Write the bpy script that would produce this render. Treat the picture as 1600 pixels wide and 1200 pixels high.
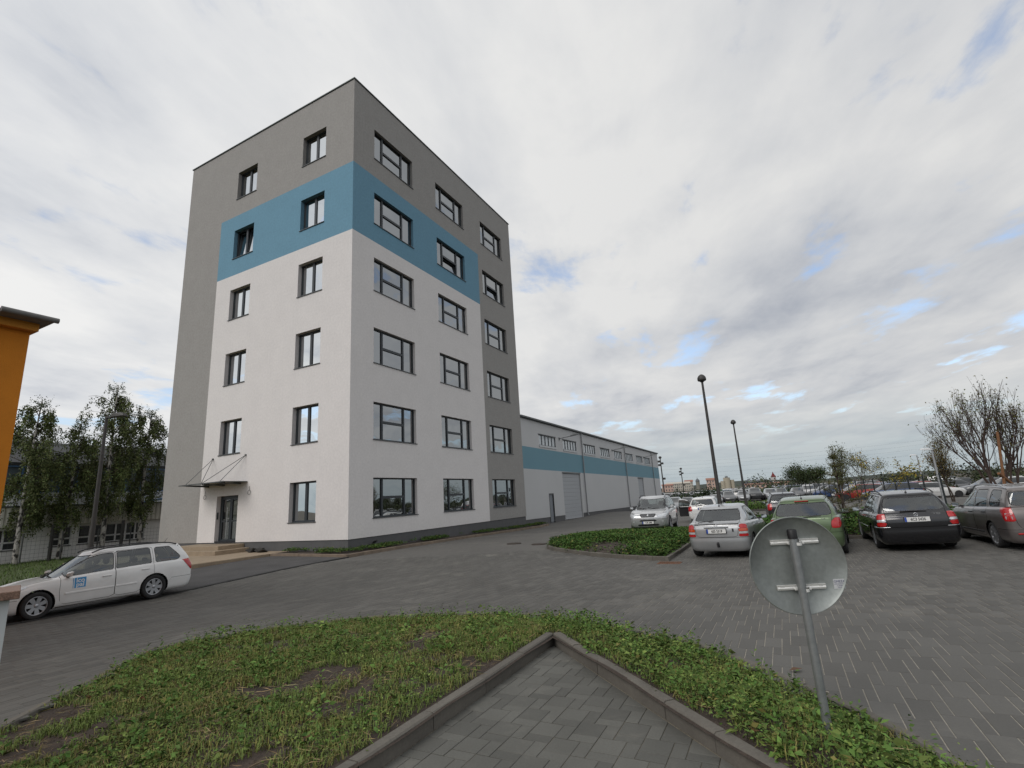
import bpy, bmesh, math, random
import numpy as np
from mathutils import Vector, Matrix, Euler, noise as mnoise

for _o in list(bpy.data.objects): bpy.data.objects.remove(_o)
random.seed(7); RNG = np.random.default_rng(11)
SC = bpy.context.scene
COL = SC.collection
R = math.radians

# ------------------------------------------------------------------ camera
cam_d = bpy.data.cameras.new('camera'); cam = bpy.data.objects.new('camera', cam_d); COL.objects.link(cam)
SC.camera = cam
cam_d.sensor_width = 36.0; cam_d.sensor_fit = 'HORIZONTAL'
cam_d.lens = 781.41/1600*36.0
cam_d.clip_start = 0.05; cam_d.clip_end = 6000
_pi, _ro = R(12.918), R(-3.4332)
_f = Vector((0, math.cos(_pi), math.sin(_pi))); _u = Vector((0, -math.sin(_pi), math.cos(_pi))); _r = Vector((1, 0, 0))
_rt = _r*math.cos(_ro)+_u*math.sin(_ro); _up = _u*math.cos(_ro)-_r*math.sin(_ro)
_m = Matrix((_rt, _up, -_f)).transposed().to_4x4()
cam.matrix_world = _m

# ------------------------------------------------------------------ sky and sun
SUN_AZ, SUN_EL = 227.0, 41.0           # azimuth counted from +x, anticlockwise
world = bpy.data.worlds.new('World'); SC.world = world; world.use_nodes = True
def build_sky():
    nt = world.node_tree; N = nt.nodes; Lk = nt.links; N.clear()
    def nd(t, **k):
        n = N.new(t)
        for a, b in k.items(): setattr(n, a, b)
        return n
    def math_(op, a, b=None, c=None, clamp=False):
        n = nd('ShaderNodeMath', operation=op); n.use_clamp = clamp
        for i, v in enumerate((a, b, c)):
            if v is None: continue
            if isinstance(v, (int, float)): n.inputs[i].default_value = v
            else: Lk.new(v, n.inputs[i])
        return n.outputs[0]
    def smooth(v, lo, hi):
        n = nd('ShaderNodeMapRange', interpolation_type='SMOOTHSTEP')
        Lk.new(v, n.inputs[0]); n.inputs[1].default_value = lo; n.inputs[2].default_value = hi
        return n.outputs[0]
    def mix(f, a, b):
        n = nd('ShaderNodeMix', data_type='RGBA')
        if isinstance(f, (int, float)): n.inputs[0].default_value = f
        else: Lk.new(f, n.inputs[0])
        for i, v in ((6, a), (7, b)):
            if isinstance(v, tuple): n.inputs[i].default_value = (*v, 1)
            else: Lk.new(v, n.inputs[i])
        return n.outputs[2]
    out = nd('ShaderNodeOutputWorld'); bg = nd('ShaderNodeBackground'); Lk.new(bg.outputs[0], out.inputs[0])
    sky = nd('ShaderNodeTexSky', sky_type='NISHITA'); sky.sun_disc = False
    sky.sun_elevation = R(SUN_EL); sky.sun_rotation = R(90-SUN_AZ); sky.air_density = 1.0; sky.dust_density = 0.6; sky.ozone_density = 2.0
    tc = nd('ShaderNodeTexCoord'); sx = nd('ShaderNodeSeparateXYZ'); Lk.new(tc.outputs['Generated'], sx.inputs[0])
    x, y, z = sx.outputs
    zz = math_('ADD', math_('MAXIMUM', z, 0.0), 0.10)
    u = math_('DIVIDE', x, zz); v = math_('DIVIDE', y, zz)
    a = R(80)
    up = math_('ADD', math_('MULTIPLY', u, math.cos(a)), math_('MULTIPLY', v, math.sin(a)))
    vp = math_('SUBTRACT', math_('MULTIPLY', v, math.cos(a)), math_('MULTIPLY', u, math.sin(a)))
    def noise(su, sv, detail, rough, ox, oy, dist=0.0):
        c = nd('ShaderNodeCombineXYZ')
        Lk.new(math_('ADD', math_('MULTIPLY', up, su), ox), c.inputs[0]); Lk.new(math_('ADD', math_('MULTIPLY', vp, sv), oy), c.inputs[1])
        n = nd('ShaderNodeTexNoise'); n.noise_dimensions = '2D'
        n.inputs['Scale'].default_value = 1.0; n.inputs['Detail'].default_value = detail; n.inputs['Roughness'].default_value = rough; n.inputs['Distortion'].default_value = dist
        Lk.new(c.outputs[0], n.inputs['Vector']); return n.outputs[0]
    nA = noise(1.05, 1.35, 9, .54, 3.1, 7.7, .15)          # billows
    nB = noise(.22, .55, 4, .5, 11.3, 2.9, .2)          # wide light and dark sheets
    nC = noise(2.3, 4.6, 7, .58, 5.5, 1.2, .2)          # thin streaks
    light = math_('ADD', math_('ADD', math_('MULTIPLY', nA, .50), math_('MULTIPLY', nB, .36)), math_('MULTIPLY', nC, .20))
    cr = nd('ShaderNodeValToRGB'); Lk.new(light, cr.inputs[0])
    e = cr.color_ramp.elements
    e[0].position = .33; e[0].color = (.44, .47, .53, 1); e[1].position = .635; e[1].color = (.80, .80, .795, 1)
    m = e.new(.48); m.color = (.645, .66, .685, 1)
    # broad brightening towards the sunlit side of the deck
    az = math_('ADD', math_('MULTIPLY', x, -.75), math_('MULTIPLY', y, -.45))
    side = nd('ShaderNodeMapRange'); Lk.new(az, side.inputs[0]); side.inputs[1].default_value = -1; side.inputs[2].default_value = 1; side.inputs[3].default_value = .88; side.inputs[4].default_value = 1.22
    cloud = nd('ShaderNodeVectorMath', operation='SCALE'); Lk.new(cr.outputs[0], cloud.inputs[0]); Lk.new(side.outputs[0], cloud.inputs['Scale'])
    skc = nd('ShaderNodeVectorMath', operation='SCALE'); Lk.new(sky.outputs[0], skc.inputs[0]); skc.inputs['Scale'].default_value = .20
    # gaps
    hB = noise(1.5, 1.9, 8, .55, 2.9, 6.3, .2)
    gap = smooth(math_('ADD', math_('MULTIPLY', hB, .75), math_('MULTIPLY', nC, .25)), .44, .33)
    low = smooth(z, .03, .16)
    gap = math_('MULTIPLY', math_('MULTIPLY', gap, low), .62)
    c1 = mix(gap, cloud.outputs[0], skc.outputs[0])
    hor = smooth(z, .17, .0)
    c2 = mix(math_('MULTIPLY', hor, .8), c1, (.40, .475, .505))
    Lk.new(c2, bg.inputs[0]); bg.inputs[1].default_value = 1.0
build_sky()
sun_d = bpy.data.lights.new('sun', 'SUN'); sun_d.energy = 1.25; sun_d.angle = R(30); sun_d.color = (1.0, .95, .89)
sun = bpy.data.objects.new('sun', sun_d); COL.objects.link(sun)
_sd = Vector((math.cos(R(SUN_EL))*math.cos(R(SUN_AZ)), math.cos(R(SUN_EL))*math.sin(R(SUN_AZ)), math.sin(R(SUN_EL))))
sun.rotation_euler = _sd.to_track_quat('Z', 'Y').to_euler()
SC.view_settings.view_transform = 'Standard'; SC.view_settings.look = 'None'; SC.view_settings.gamma = 1.0
SC.view_settings.use_curve_mapping = False; SC.view_settings.exposure = 0.0
SC.render.engine = 'CYCLES'
SC.cycles.max_bounces = 6; SC.cycles.transparent_max_bounces = 12; SC.cycles.caustics_reflective = False; SC.cycles.caustics_refractive = False

# ------------------------------------------------------------------ ground heights
GP = np.array([(0, 0, -1.66), (0.4, 6.5, -1.68), (-4.6, 7.2, -1.73), (2.5, 4.5, -1.68), (4.5, 5, -1.68), (0, 8.5, -1.74), (-11.8, 12.5, -2.12), (-10.7, 14.9, -2.1), (-7.2, 22, -1.9), (-16, 28, -1.88), (-11, 20, -1.9), (5.2, 15.2, -1.97), (9.5, 13.9, -1.9), (12, 13.3, -1.85), (13.2, 15.8, -1.86), (6, 23, -1.95), (10, 33, -2.05), (0.5, 38, -2.1), (12, 57, -2.05), (24, 80, -2.1), (25, 58, -2.4), (16, 62, -2.4), (40, 60, -2.2), (40, 34, -1.95), (60, 40, -2.0), (30, 22, -1.87), (80, 90, -2.2), (30, 120, -2.6), (60, 180, -2.6), (-40, 40, -2.2), (-24, 26, -2.15), (-60, 80, -2.3), (200, 0, -1.8), (-100, -50, -1.8), (40, -20, -1.7), (0, -20, -1.66), (-30, 0, -1.9), (150, 400, -2.5), (-150, 400, -2.5), (400, 300, -2)], float)
def _gfit():
    n = len(GP); d = np.linalg.norm(GP[:, None, :2]-GP[None, :, :2], axis=2)
    M = np.block([[np.sqrt(d*d+9.0), np.ones((n, 1))], [np.ones((1, n)), np.zeros((1, 1))]])
    return np.linalg.solve(M, np.r_[GP[:, 2], 0])
_GW = _gfit()
def G(x, y):
    x = np.asarray(x, float); y = np.asarray(y, float)
    d = np.sqrt((x[..., None]-GP[:, 0])**2+(y[..., None]-GP[:, 1])**2+9.0)
    return d@_GW[:-1]+_GW[-1]
def g1(x, y): return float(G(np.array([x]), np.array([y]))[0])
def gnorm(x, y):
    e = .3; return Vector((-(g1(x+e, y)-g1(x-e, y))/(2*e), -(g1(x, y+e)-g1(x, y-e))/(2*e), 1)).normalized()
TH = 62.97                                   # the direction everything on the site is set out along
dR = np.array([math.cos(R(TH)), math.sin(R(TH))]); dL = np.array([-dR[1], dR[0]])

# ------------------------------------------------------------------ materials
MATS = {}
def mat(name, col, rough=.7, metal=0.0, spec=.5, noise=0.0, nscale=8.0, bump=0.0, bscale=40.0, noise2=None, attr=None, objrand=0.0, coat=0.0, detail=5, stretch=None, ior=None, alpha=None, emis=None, world=False, dust=None):
    """principled surface; noise = relative variation of the base colour; bump = relief in metres"""
    if name in MATS: return MATS[name]
    m = bpy.data.materials.new(name); m.use_nodes = True; MATS[name] = m
    nt = m.node_tree; N = nt.nodes; Lk = nt.links; b = N['Principled BSDF']
    b.inputs['Base Color'].default_value = (*col, 1); b.inputs['Roughness'].default_value = rough; b.inputs['Metallic'].default_value = metal
    b.inputs['Specular IOR Level'].default_value = spec
    if ior: b.inputs['IOR'].default_value = ior
    if coat: b.inputs['Coat Weight'].default_value = coat; b.inputs['Coat Roughness'].default_value = .04
    if emis: b.inputs['Emission Color'].default_value = (*emis, 1); b.inputs['Emission Strength'].default_value = 1
    tc = N.new('ShaderNodeTexCoord'); vec = tc.outputs['Object']
    if world: vec = N.new('ShaderNodeNewGeometry').outputs['Position']
    if stretch:
        mp = N.new('ShaderNodeMapping'); mp.inputs['Scale'].default_value = stretch; Lk.new(vec, mp.inputs[0]); vec = mp.outputs[0]
    cur = None
    def scale_by(cur, fac_socket, lo, hi):
        mr = N.new('ShaderNodeMapRange'); Lk.new(fac_socket, mr.inputs[0]); mr.inputs[1].default_value = .25; mr.inputs[2].default_value = .75
        mr.inputs[3].default_value = lo; mr.inputs[4].default_value = hi
        v = N.new('ShaderNodeVectorMath'); v.operation = 'SCALE'
        if cur is None: v.inputs[0].default_value = col
        else: Lk.new(cur, v.inputs[0])
        Lk.new(mr.outputs[0], v.inputs['Scale']); return v.outputs[0]
    if noise:
        n = N.new('ShaderNodeTexNoise'); n.inputs['Scale'].default_value = nscale; n.inputs['Detail'].default_value = detail; n.inputs['Roughness'].default_value = .6
        Lk.new(vec, n.inputs['Vector']); cur = scale_by(cur, n.outputs[0], 1-noise, 1+noise)
    if noise2:
        n = N.new('ShaderNodeTexNoise'); n.inputs['Scale'].default_value = noise2[1]; n.inputs['Detail'].default_value = 3
        Lk.new(vec, n.inputs['Vector']); cur = scale_by(cur, n.outputs[0], 1-noise2[0], 1+noise2[0])
    if objrand:
        oi = N.new('ShaderNodeObjectInfo'); mr = N.new('ShaderNodeMapRange'); Lk.new(oi.outputs['Random'], mr.inputs[0]); mr.inputs[3].default_value = 1-objrand; mr.inputs[4].default_value = 1+objrand
        v = N.new('ShaderNodeVectorMath'); v.operation = 'SCALE'
        if cur is None: v.inputs[0].default_value = col
        else: Lk.new(cur, v.inputs[0])
        Lk.new(mr.outputs[0], v.inputs['Scale']); cur = v.outputs[0]
    if dust:                                   # pale dust swept together in streaks: (colour, amount, scale)
        n = N.new('ShaderNodeTexNoise'); n.inputs['Scale'].default_value = dust[2]; n.inputs['Detail'].default_value = 8; n.inputs['Roughness'].default_value = .68; n.inputs['Distortion'].default_value = .6
        Lk.new(vec, n.inputs['Vector']); mr = N.new('ShaderNodeMapRange'); mr.interpolation_type = 'SMOOTHSTEP'; Lk.new(n.outputs[0], mr.inputs[0]); mr.inputs[1].default_value = .53; mr.inputs[2].default_value = .72; mr.inputs[4].default_value = dust[1]
        mx = N.new('ShaderNodeMix'); mx.data_type = 'RGBA'; Lk.new(mr.outputs[0], mx.inputs[0]); mx.inputs[7].default_value = (*dust[0], 1)
        if cur is None: mx.inputs[6].default_value = (*col, 1)
        else: Lk.new(cur, mx.inputs[6])
        cur = mx.outputs[2]
    if attr:                                   # per-face colour of the thing itself (leaf by leaf, paver by paver)
        at = N.new('ShaderNodeAttribute'); at.attribute_name = attr
        if cur is None:
            v = N.new('ShaderNodeVectorMath'); v.operation = 'MULTIPLY'; v.inputs[0].default_value = col; Lk.new(at.outputs['Color'], v.inputs[1]); cur = v.outputs[0]
        else:
            v = N.new('ShaderNodeVectorMath'); v.operation = 'MULTIPLY'; Lk.new(cur, v.inputs[0]); Lk.new(at.outputs['Color'], v.inputs[1]); cur = v.outputs[0]
    if cur is not None: Lk.new(cur, b.inputs['Base Color'])
    if bump:
        n = N.new('ShaderNodeTexNoise'); n.inputs['Scale'].default_value = bscale; n.inputs['Detail'].default_value = 4; Lk.new(vec, n.inputs['Vector'])
        bp = N.new('ShaderNodeBump'); bp.inputs['Strength'].default_value = 1.0; bp.inputs['Distance'].default_value = bump; Lk.new(n.outputs[0], bp.inputs['Height']); Lk.new(bp.outputs[0], b.inputs['Normal'])
    return m
def glass_mat(name, tint, refl, trans, rough=.02, wave=0.0, wscale=1.2):
    """coated pane: a mirror share on top of a see-through share"""
    if name in MATS: return MATS[name]
    m = bpy.data.materials.new(name); m.use_nodes = True; MATS[name] = m
    nt = m.node_tree; N = nt.nodes; Lk = nt.links; N.remove(N['Principled BSDF']); out = N['Material Output']
    gl = N.new('ShaderNodeBsdfGlossy'); gl.inputs['Roughness'].default_value = rough; gl.inputs['Color'].default_value = (.93, .96, .97, 1)
    tr = N.new('ShaderNodeBsdfTransparent'); tr.inputs['Color'].default_value = (*[t*trans for t in tint], 1)
    fr = N.new('ShaderNodeFresnel'); fr.inputs['IOR'].default_value = refl
    mx = N.new('ShaderNodeMixShader'); Lk.new(fr.outputs[0], mx.inputs[0]); Lk.new(tr.outputs[0], mx.inputs[1]); Lk.new(gl.outputs[0], mx.inputs[2]); Lk.new(mx.outputs[0], out.inputs[0])
    if wave:
        tc = N.new('ShaderNodeTexCoord'); n = N.new('ShaderNodeTexNoise'); n.inputs['Scale'].default_value = wscale; n.inputs['Detail'].default_value = 1; Lk.new(tc.outputs['Object'], n.inputs['Vector'])
        bp = N.new('ShaderNodeBump'); bp.inputs['Distance'].default_value = wave; Lk.new(n.outputs[0], bp.inputs['Height']); Lk.new(bp.outputs[0], gl.inputs['Normal'])
    return m

# ------------------------------------------------------------------ object helpers
def link(o, parent=None):
    COL.objects.link(o)
    if parent is not None: o.parent = parent
    return o
def tag(o, label=None, cat=None, group=None, kind=None):
    if label: o['label'] = label
    if cat: o['category'] = cat
    if group: o['group'] = group
    if kind: o['kind'] = kind
    return o
def thing(name, label, cat, loc=(0, 0, 0), rz=0.0, group=None, kind=None):
    o = bpy.data.objects.new(name, None); o.empty_display_size = .2; COL.objects.link(o)
    o.location = loc; o.rotation_euler = (0, 0, rz)
    return tag(o, label, cat, group, kind)
def copy_tree(o, parent=None):
    c = o.copy(); COL.objects.link(c)
    if parent is not None: c.parent = parent
    for ch in o.children: copy_tree(ch, c)
    return c
def mesh_obj(name, V, F, mats, parent=None, mi=None, smooth=False, normals=None, attr=None, attr_name='tint'):
    me = bpy.data.meshes.new(name)
    V = np.asarray(V, float)
    if isinstance(F, np.ndarray):
        nf, k = F.shape
        me.vertices.add(len(V)); me.vertices.foreach_set('co', V.astype(np.float32).ravel())
        me.loops.add(nf*k); me.loops.foreach_set('vertex_index', F.astype(np.int32).ravel())
        me.polygons.add(nf); me.polygons.foreach_set('loop_start', np.arange(0, nf*k, k, dtype=np.int32)); me.polygons.foreach_set('loop_total', np.full(nf, k, np.int32))
        me.update(calc_edges=True)
    else:
        me.from_pydata(V.tolist(), [], F); me.update()
    for m in (mats if isinstance(mats, (list, tuple)) else [mats]): me.materials.append(m)
    if mi is not None: me.polygons.foreach_set('material_index', np.asarray(mi, np.int32))
    if smooth: me.polygons.foreach_set('use_smooth', np.ones(len(me.polygons), bool))
    if normals is not None:
        me.normals_split_custom_set_from_vertices(np.asarray(normals, np.float32))
    if attr is not None:
        a = me.attributes.new(attr_name, 'FLOAT_COLOR', 'FACE')
        c = np.ones((len(attr), 4), np.float32); c[:, :3] = attr; a.data.foreach_set('color', c.ravel())
    me.update()
    o = bpy.data.objects.new(name, me); link(o, parent); return o
def obj_from(name, me, parent=None):
    return link(bpy.data.objects.new(name, me), parent)
class MB:
    """collects shapes, then links them as one mesh"""
    def __init__(s): s.V = []; s.F = []; s.M = []; s.S = []
    def add(s, V, F, m=0, smooth=False):
        n = len(s.V); s.V += [tuple(map(float, v)) for v in V]; s.F += [tuple(i+n for i in f) for f in F]; s.M += [m]*len(F); s.S += [smooth]*len(F); return s
    def box(s, lo, hi, m=0, bev=0.0, xf=None):
        (a, b, c), (d, e, f) = lo, hi
        if bev > 0:
            k = min(bev, (d-a)*.45, (e-b)*.45, (f-c)*.45); V = []; 
            for sx in (0, 1):
                for sy in (0, 1):
                    for sz in (0, 1):
                        X, Y, Z = (d if sx else a), (e if sy else b), (f if sz else c); dx, dy, dz = (-k if sx else k), (-k if sy else k), (-k if sz else k)
                        V += [(X, Y+dy, Z+dz), (X+dx, Y, Z+dz), (X+dx, Y+dy, Z)]
            me = _hull(V); V, F = me
        else:
            V = [(a, b, c), (d, b, c), (d, e, c), (a, e, c), (a, b, f), (d, b, f), (d, e, f), (a, e, f)]
            F = [(0, 3, 2, 1), (4, 5, 6, 7), (0, 1, 5, 4), (1, 2, 6, 5), (2, 3, 7, 6), (3, 0, 4, 7)]
        if xf is not None: V = [tuple(xf@Vector(v)) for v in V]
        return s.add(V, F, m)
    def cyl(s, p0, p1, r0, r1=None, n=10, m=0, cap=True, smooth=True):
        r1 = r0 if r1 is None else r1
        p0, p1 = Vector(p0), Vector(p1); ax = (p1-p0); 
        if ax.length < 1e-9: return s
        ax.normalize(); t = ax.orthogonal().normalized(); b = ax.cross(t)
        V = []
        for p, r in ((p0, r0), (p1, r1)):
            for i in range(n):
                a = 2*math.pi*i/n; V.append(p+t*(r*math.cos(a))+b*(r*math.sin(a)))
        s.add(V, [(i, (i+1) % n, n+(i+1) % n, n+i) for i in range(n)], m, smooth)
        if cap: s.add(V, [tuple(range(n-1, -1, -1)), tuple(range(n, 2*n))], m, False)
        return s
    def tube(s, pts, rad, n=6, m=0, cap=True):
        pts = [Vector(p) for p in pts]; rad = rad if isinstance(rad, (list, tuple)) else [rad]*len(pts)
        V = []; prev = None
        for i, p in enumerate(pts):
            d = (pts[min(i+1, len(pts)-1)]-pts[max(i-1, 0)]).normalized()
            t = d.orthogonal().normalized() if prev is None else (prev-d*prev.dot(d)).normalized()
            prev = t; b = d.cross(t)
            for k in range(n):
                a = 2*math.pi*k/n; V.append(p+t*(rad[i]*math.cos(a))+b*(rad[i]*math.sin(a)))
        F = [(i*n+k, i*n+(k+1) % n, (i+1)*n+(k+1) % n, (i+1)*n+k) for i in range(len(pts)-1) for k in range(n)]
        s.add(V, F, m, True)
        if cap: s.add(V, [tuple(range(n-1, -1, -1)), tuple(range((len(pts)-1)*n, len(pts)*n))], m)
        return s
    def lathe(s, prof, n=24, m=0, axis='z', org=(0, 0, 0), smooth=True):
        """prof: list of (radius, height)"""
        V = []
        for r, h in prof:
            for i in range(n):
                a = 2*math.pi*i/n; c, d = r*math.cos(a), r*math.sin(a)
                p = (c, d, h) if axis == 'z' else ((c, h, d) if axis == 'y' else (h, c, d))
                V.append((p[0]+org[0], p[1]+org[1], p[2]+org[2]))
        F = [(i*n+k, i*n+(k+1) % n, (i+1)*n+(k+1) % n, (i+1)*n+k) for i in range(len(prof)-1) for k in range(n)]
        if axis == 'y': F = [f[::-1] for f in F]
        return s.add(V, F, m, smooth)
    def prism(s, poly, a, b, axis='y', m=0):
        """polygon (p,q) extruded from a to b along axis; p,q are the two other axes in order"""
        k = len(poly); V = []
        for h in (a, b):
            for p, q in poly:
                V.append((p, h, q) if axis == 'y' else ((h, p, q) if axis == 'x' else (p, q, h)))
        F = [tuple(range(k)), tuple(range(2*k-1, k-1, -1))]+[(i, i+k, (i+1) % k+k, (i+1) % k) for i in range(k)]
        ar = sum(poly[i][0]*poly[(i+1) % k][1]-poly[(i+1) % k][0]*poly[i][1] for i in range(k))
        flip = (ar > 0) != (axis == 'y')
        if b < a: flip = not flip
        if flip: F = [f[::-1] for f in F]
        return s.add(V, F, m)
    def build(s, name, mats, parent=None):
        o = mesh_obj(name, s.V, s.F, mats, parent, mi=s.M)
        if any(s.S): o.data.polygons.foreach_set('use_smooth', s.S)
        return o
def _hull(V):
    bm = bmesh.new()
    for v in V: bm.verts.new(v)
    bmesh.ops.convex_hull(bm, input=bm.verts); bmesh.ops.dissolve_limit(bm, angle_limit=.01, verts=bm.verts, edges=bm.edges)
    bm.verts.index_update(); bm.verts.ensure_lookup_table(); bm.normal_update()
    out = ([tuple(v.co) for v in bm.verts], [tuple(v.index for v in f.verts) for f in bm.faces]); bm.free(); return out
def text_mesh(s, size, name, material, parent, loc, rot, depth=.002, align='CENTER', sx=1.0, bold=0.0):
    cu = bpy.data.curves.new(name, 'FONT'); cu.body = s; cu.size = size; cu.extrude = depth; cu.align_x = align; cu.align_y = 'CENTER'; cu.offset = bold; cu.resolution_u = 3
    to = bpy.data.objects.new('tmp_text', cu); COL.objects.link(to)
    dg = bpy.context.evaluated_depsgraph_get(); me = bpy.data.meshes.new_from_object(to.evaluated_get(dg)); bpy.data.objects.remove(to); bpy.data.curves.remove(cu)
    me.name = name; me.materials.clear(); me.materials.append(material)
    o = obj_from(name, me, parent); o.location = loc; o.rotation_euler = rot; o.scale = (sx, 1, 1); return o

# ------------------------------------------------------------------ cutting a mesh along the zero line of a field
def sd_poly(P, x, y):
    """signed distance to a polygon, negative inside"""
    P = np.asarray(P, float); n = len(P); d = np.full(x.shape, 1e9); s = np.zeros(x.shape, bool)
    for i in range(n):
        a = P[i]; b = P[(i+1) % n]; e = b-a; wx = x-a[0]; wy = y-a[1]
        t = np.clip((wx*e[0]+wy*e[1])/max(e@e, 1e-12), 0, 1)
        d = np.minimum(d, (wx-e[0]*t)**2+(wy-e[1]*t)**2)
        c = ((a[1] <= y) & (b[1] > y)) | ((b[1] <= y) & (a[1] > y))
        xi = a[0]+(y-a[1])/(b[1]-a[1]+1e-12)*e[0]
        s ^= c & (x < xi)
    return np.where(s, -1, 1)*np.sqrt(d)
def shrink(P, r):
    P = [np.array(p, float) for p in P]; n = len(P)
    ar = sum(P[i][0]*P[(i+1) % n][1]-P[(i+1) % n][0]*P[i][1] for i in range(n)); sg = 1 if ar > 0 else -1
    out = []
    for i in range(n):
        a = P[i]-P[i-1]; b = P[(i+1) % n]-P[i]; a /= np.linalg.norm(a); b /= np.linalg.norm(b)
        na = np.array([-a[1], a[0]])*sg; nb = np.array([-b[1], b[0]])*sg; h = na+nb
        out.append(P[i]+h*(r/max(.25, (h@na))))
    return out
def sd_round(P, r, x, y): return sd_poly(shrink(P, r), x, y)-r
class Cut:
    def __init__(s, A): s.A = np.asarray(A, float)          # one row per vertex: x y z nx ny nz extra...
    def split(s, polys, f):
        """f: field per vertex -> (inside, outside) polygon lists"""
        ins, outs, new, cache = [], [], [], {}; n0 = len(s.A); neg = f <= 0
        for p in polys:
            q = [neg[i] for i in p]
            if all(q): ins.append(p); continue
            if not any(q): outs.append(p); continue
            a, b = [], []; k = len(p)
            for j in range(k):
                i0, i1 = p[j], p[(j+1) % k]
                (a if neg[i0] else b).append(i0)
                if neg[i0] != neg[i1]:
                    key = (i0, i1) if i0 < i1 else (i1, i0)
                    if key not in cache:
                        t = f[key[0]]/(f[key[0]]-f[key[1]]); t = min(max(t, .001), .999)
                        cache[key] = n0+len(new); new.append(s.A[key[0]]*(1-t)+s.A[key[1]]*t)
                    a.append(cache[key]); b.append(cache[key])
            if len(a) > 2: ins.append(tuple(a))
            if len(b) > 2: outs.append(tuple(b))
        if new: s.A = np.vstack([s.A, np.array(new)])
        return ins, outs
    def mesh(s, name, polys, material, parent, push=0.0, smooth=True, thick=0.0):
        if not polys: return None
        if name != 'body':
            par = {}
            def find(i):
                while par.setdefault(i, i) != i: par[i] = par[par[i]]; i = par[i]
                return i
            for p in polys:
                a = find(p[0])
                for i in p[1:]: par[find(i)] = a
            groups = {}
            for p in polys: groups.setdefault(find(p[0]), []).append(p)
            if len(groups) > 1:
                out = [s._mesh(name, g, material, parent, push, smooth, thick) for g in sorted(groups.values(), key=len, reverse=True) if len(g) > 2]
                return out[0] if out else None
        return s._mesh(name, polys, material, parent, push, smooth, thick)
    def _mesh(s, name, polys, material, parent, push, smooth, thick):
        idx = sorted({i for p in polys for i in p}); mp = {i: k for k, i in enumerate(idx)}
        A = s.A[idx]; Nn = A[:, 3:6]/np.maximum(np.linalg.norm(A[:, 3:6], axis=1, keepdims=True), 1e-9)
        o = mesh_obj(name, A[:, :3]+Nn*push, [tuple(mp[i] for i in p) for p in polys], material, parent, smooth=smooth, normals=Nn if smooth else None)
        if thick:
            md = o.modifiers.new('skin', 'SOLIDIFY'); md.thickness = thick; md.offset = -1
        return o
# ================================================================== ground, road, path, kerbs
def sheet(name, poly, step, mats, dz=0.0, zf=None, parent=None, kind='structure', hole=None):
    """a sheet laid over the ground inside a polygon"""
    P = np.array(poly, float); x0, y0 = P.min(0)-step; x1, y1 = P.max(0)+step
    nx, ny = int((x1-x0)/step)+2, int((y1-y0)/step)+2
    X, Y = np.meshgrid(x0+np.arange(nx)*step, y0+np.arange(ny)*step)
    x, y = X.ravel(), Y.ravel(); sd = sd_poly(P, x, y)
    if hole is not None: sd = np.maximum(sd, -sd_poly(hole, x, y)-.03)
    i = np.arange((nx-1)*(ny-1)); a = (i//(nx-1))*nx+i % (nx-1)
    F = [(int(k), int(k)+1, int(k)+nx+1, int(k)+nx) for k in a if min(sd[k], sd[k+1], sd[k+nx], sd[k+nx+1]) < 0]
    C = Cut(np.c_[x, y, np.zeros(len(x))]); ins, _ = C.split(F, sd)
    idx = sorted({k for p in ins for k in p}); mp = {k: j for j, k in enumerate(idx)}
    q = C.A[idx]; z = (zf(q[:, 0], q[:, 1]) if zf else G(q[:, 0], q[:, 1]))+dz
    o = mesh_obj(name, np.c_[q[:, :2], z], [tuple(mp[k] for k in p) for p in ins], mats, parent, smooth=True)
    if kind: o['kind'] = kind
    return o
def loc(x, y): return (CX+dR[0]*x+dL[0]*y, CY+dR[1]*x+dL[1]*y)      # site frame -> world
def unloc(p): d = np.asarray(p, float)-np.array([CX, CY]); return d@dR, d@dL
CX, CY = -7.476, 22.457
M_EARTH = mat('earth', (.060, .050, .034), .95, noise=.35, nscale=.6, noise2=(.3, .05), bump=.02, bscale=6)
M_SOIL = mat('soil', (.050, .036, .027), .95, noise=.45, nscale=9, noise2=(.3, 1.2), bump=.03, bscale=35)
M_TURF = mat('turf_ground', (.055, .075, .022), .95, noise=.4, nscale=3, bump=.03, bscale=30)
M_ROAD = mat('paving_far', (.108, .103, .094), .85, noise=.14, nscale=.35, noise2=(.16, 7.0), dust=((.22, .205, .175), .5, .45), bump=.004, bscale=30)
M_SAND = mat('joint_sand', (.255, .235, .20), .95, noise=.30, nscale=2.2, noise2=(.25, 30))
M_PAVER = mat('concrete_paver', (.094, .091, .083), .82, noise=.13, nscale=70, noise2=(.13, .5), objrand=.13, world=True, dust=((.20, .19, .165), .42, .7), bump=.0012, bscale=220)
M_PAVERF = mat('concrete_paver_field', (.096, .092, .083), .82, noise=.13, nscale=70, noise2=(.13, .5), attr='tint', world=True, dust=((.20, .19, .165), .42, .7), bump=.0012, bscale=220)
M_PATHP = mat('path_paver', (.098, .097, .086), .85, noise=.14, nscale=80, noise2=(.13, 2.0), objrand=.17, world=True, dust=((.19, .18, .155), .35, 2.2), bump=.0015, bscale=200)
M_KERB = mat('kerb_concrete', (.118, .108, .092), .9, noise=.14, nscale=40, noise2=(.18, 2.2), objrand=.10, bump=.002, bscale=180, world=True, dust=((.17, .155, .125), .4, 1.8))
M_KERBD = mat('kerb_concrete_dark', (.075, .072, .066), .9, noise=.2, nscale=30, noise2=(.2, 1.5), objrand=.1, bump=.0015, bscale=180)
M_ASPH = mat('old_asphalt', (.062, .060, .060), .92, noise=.3, nscale=60, noise2=(.25, 1.1), bump=.004, bscale=120)
M_CONC = mat('new_concrete', (.30, .235, .165), .88, noise=.14, nscale=3.0, noise2=(.12, 18), bump=.002, bscale=60)

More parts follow.
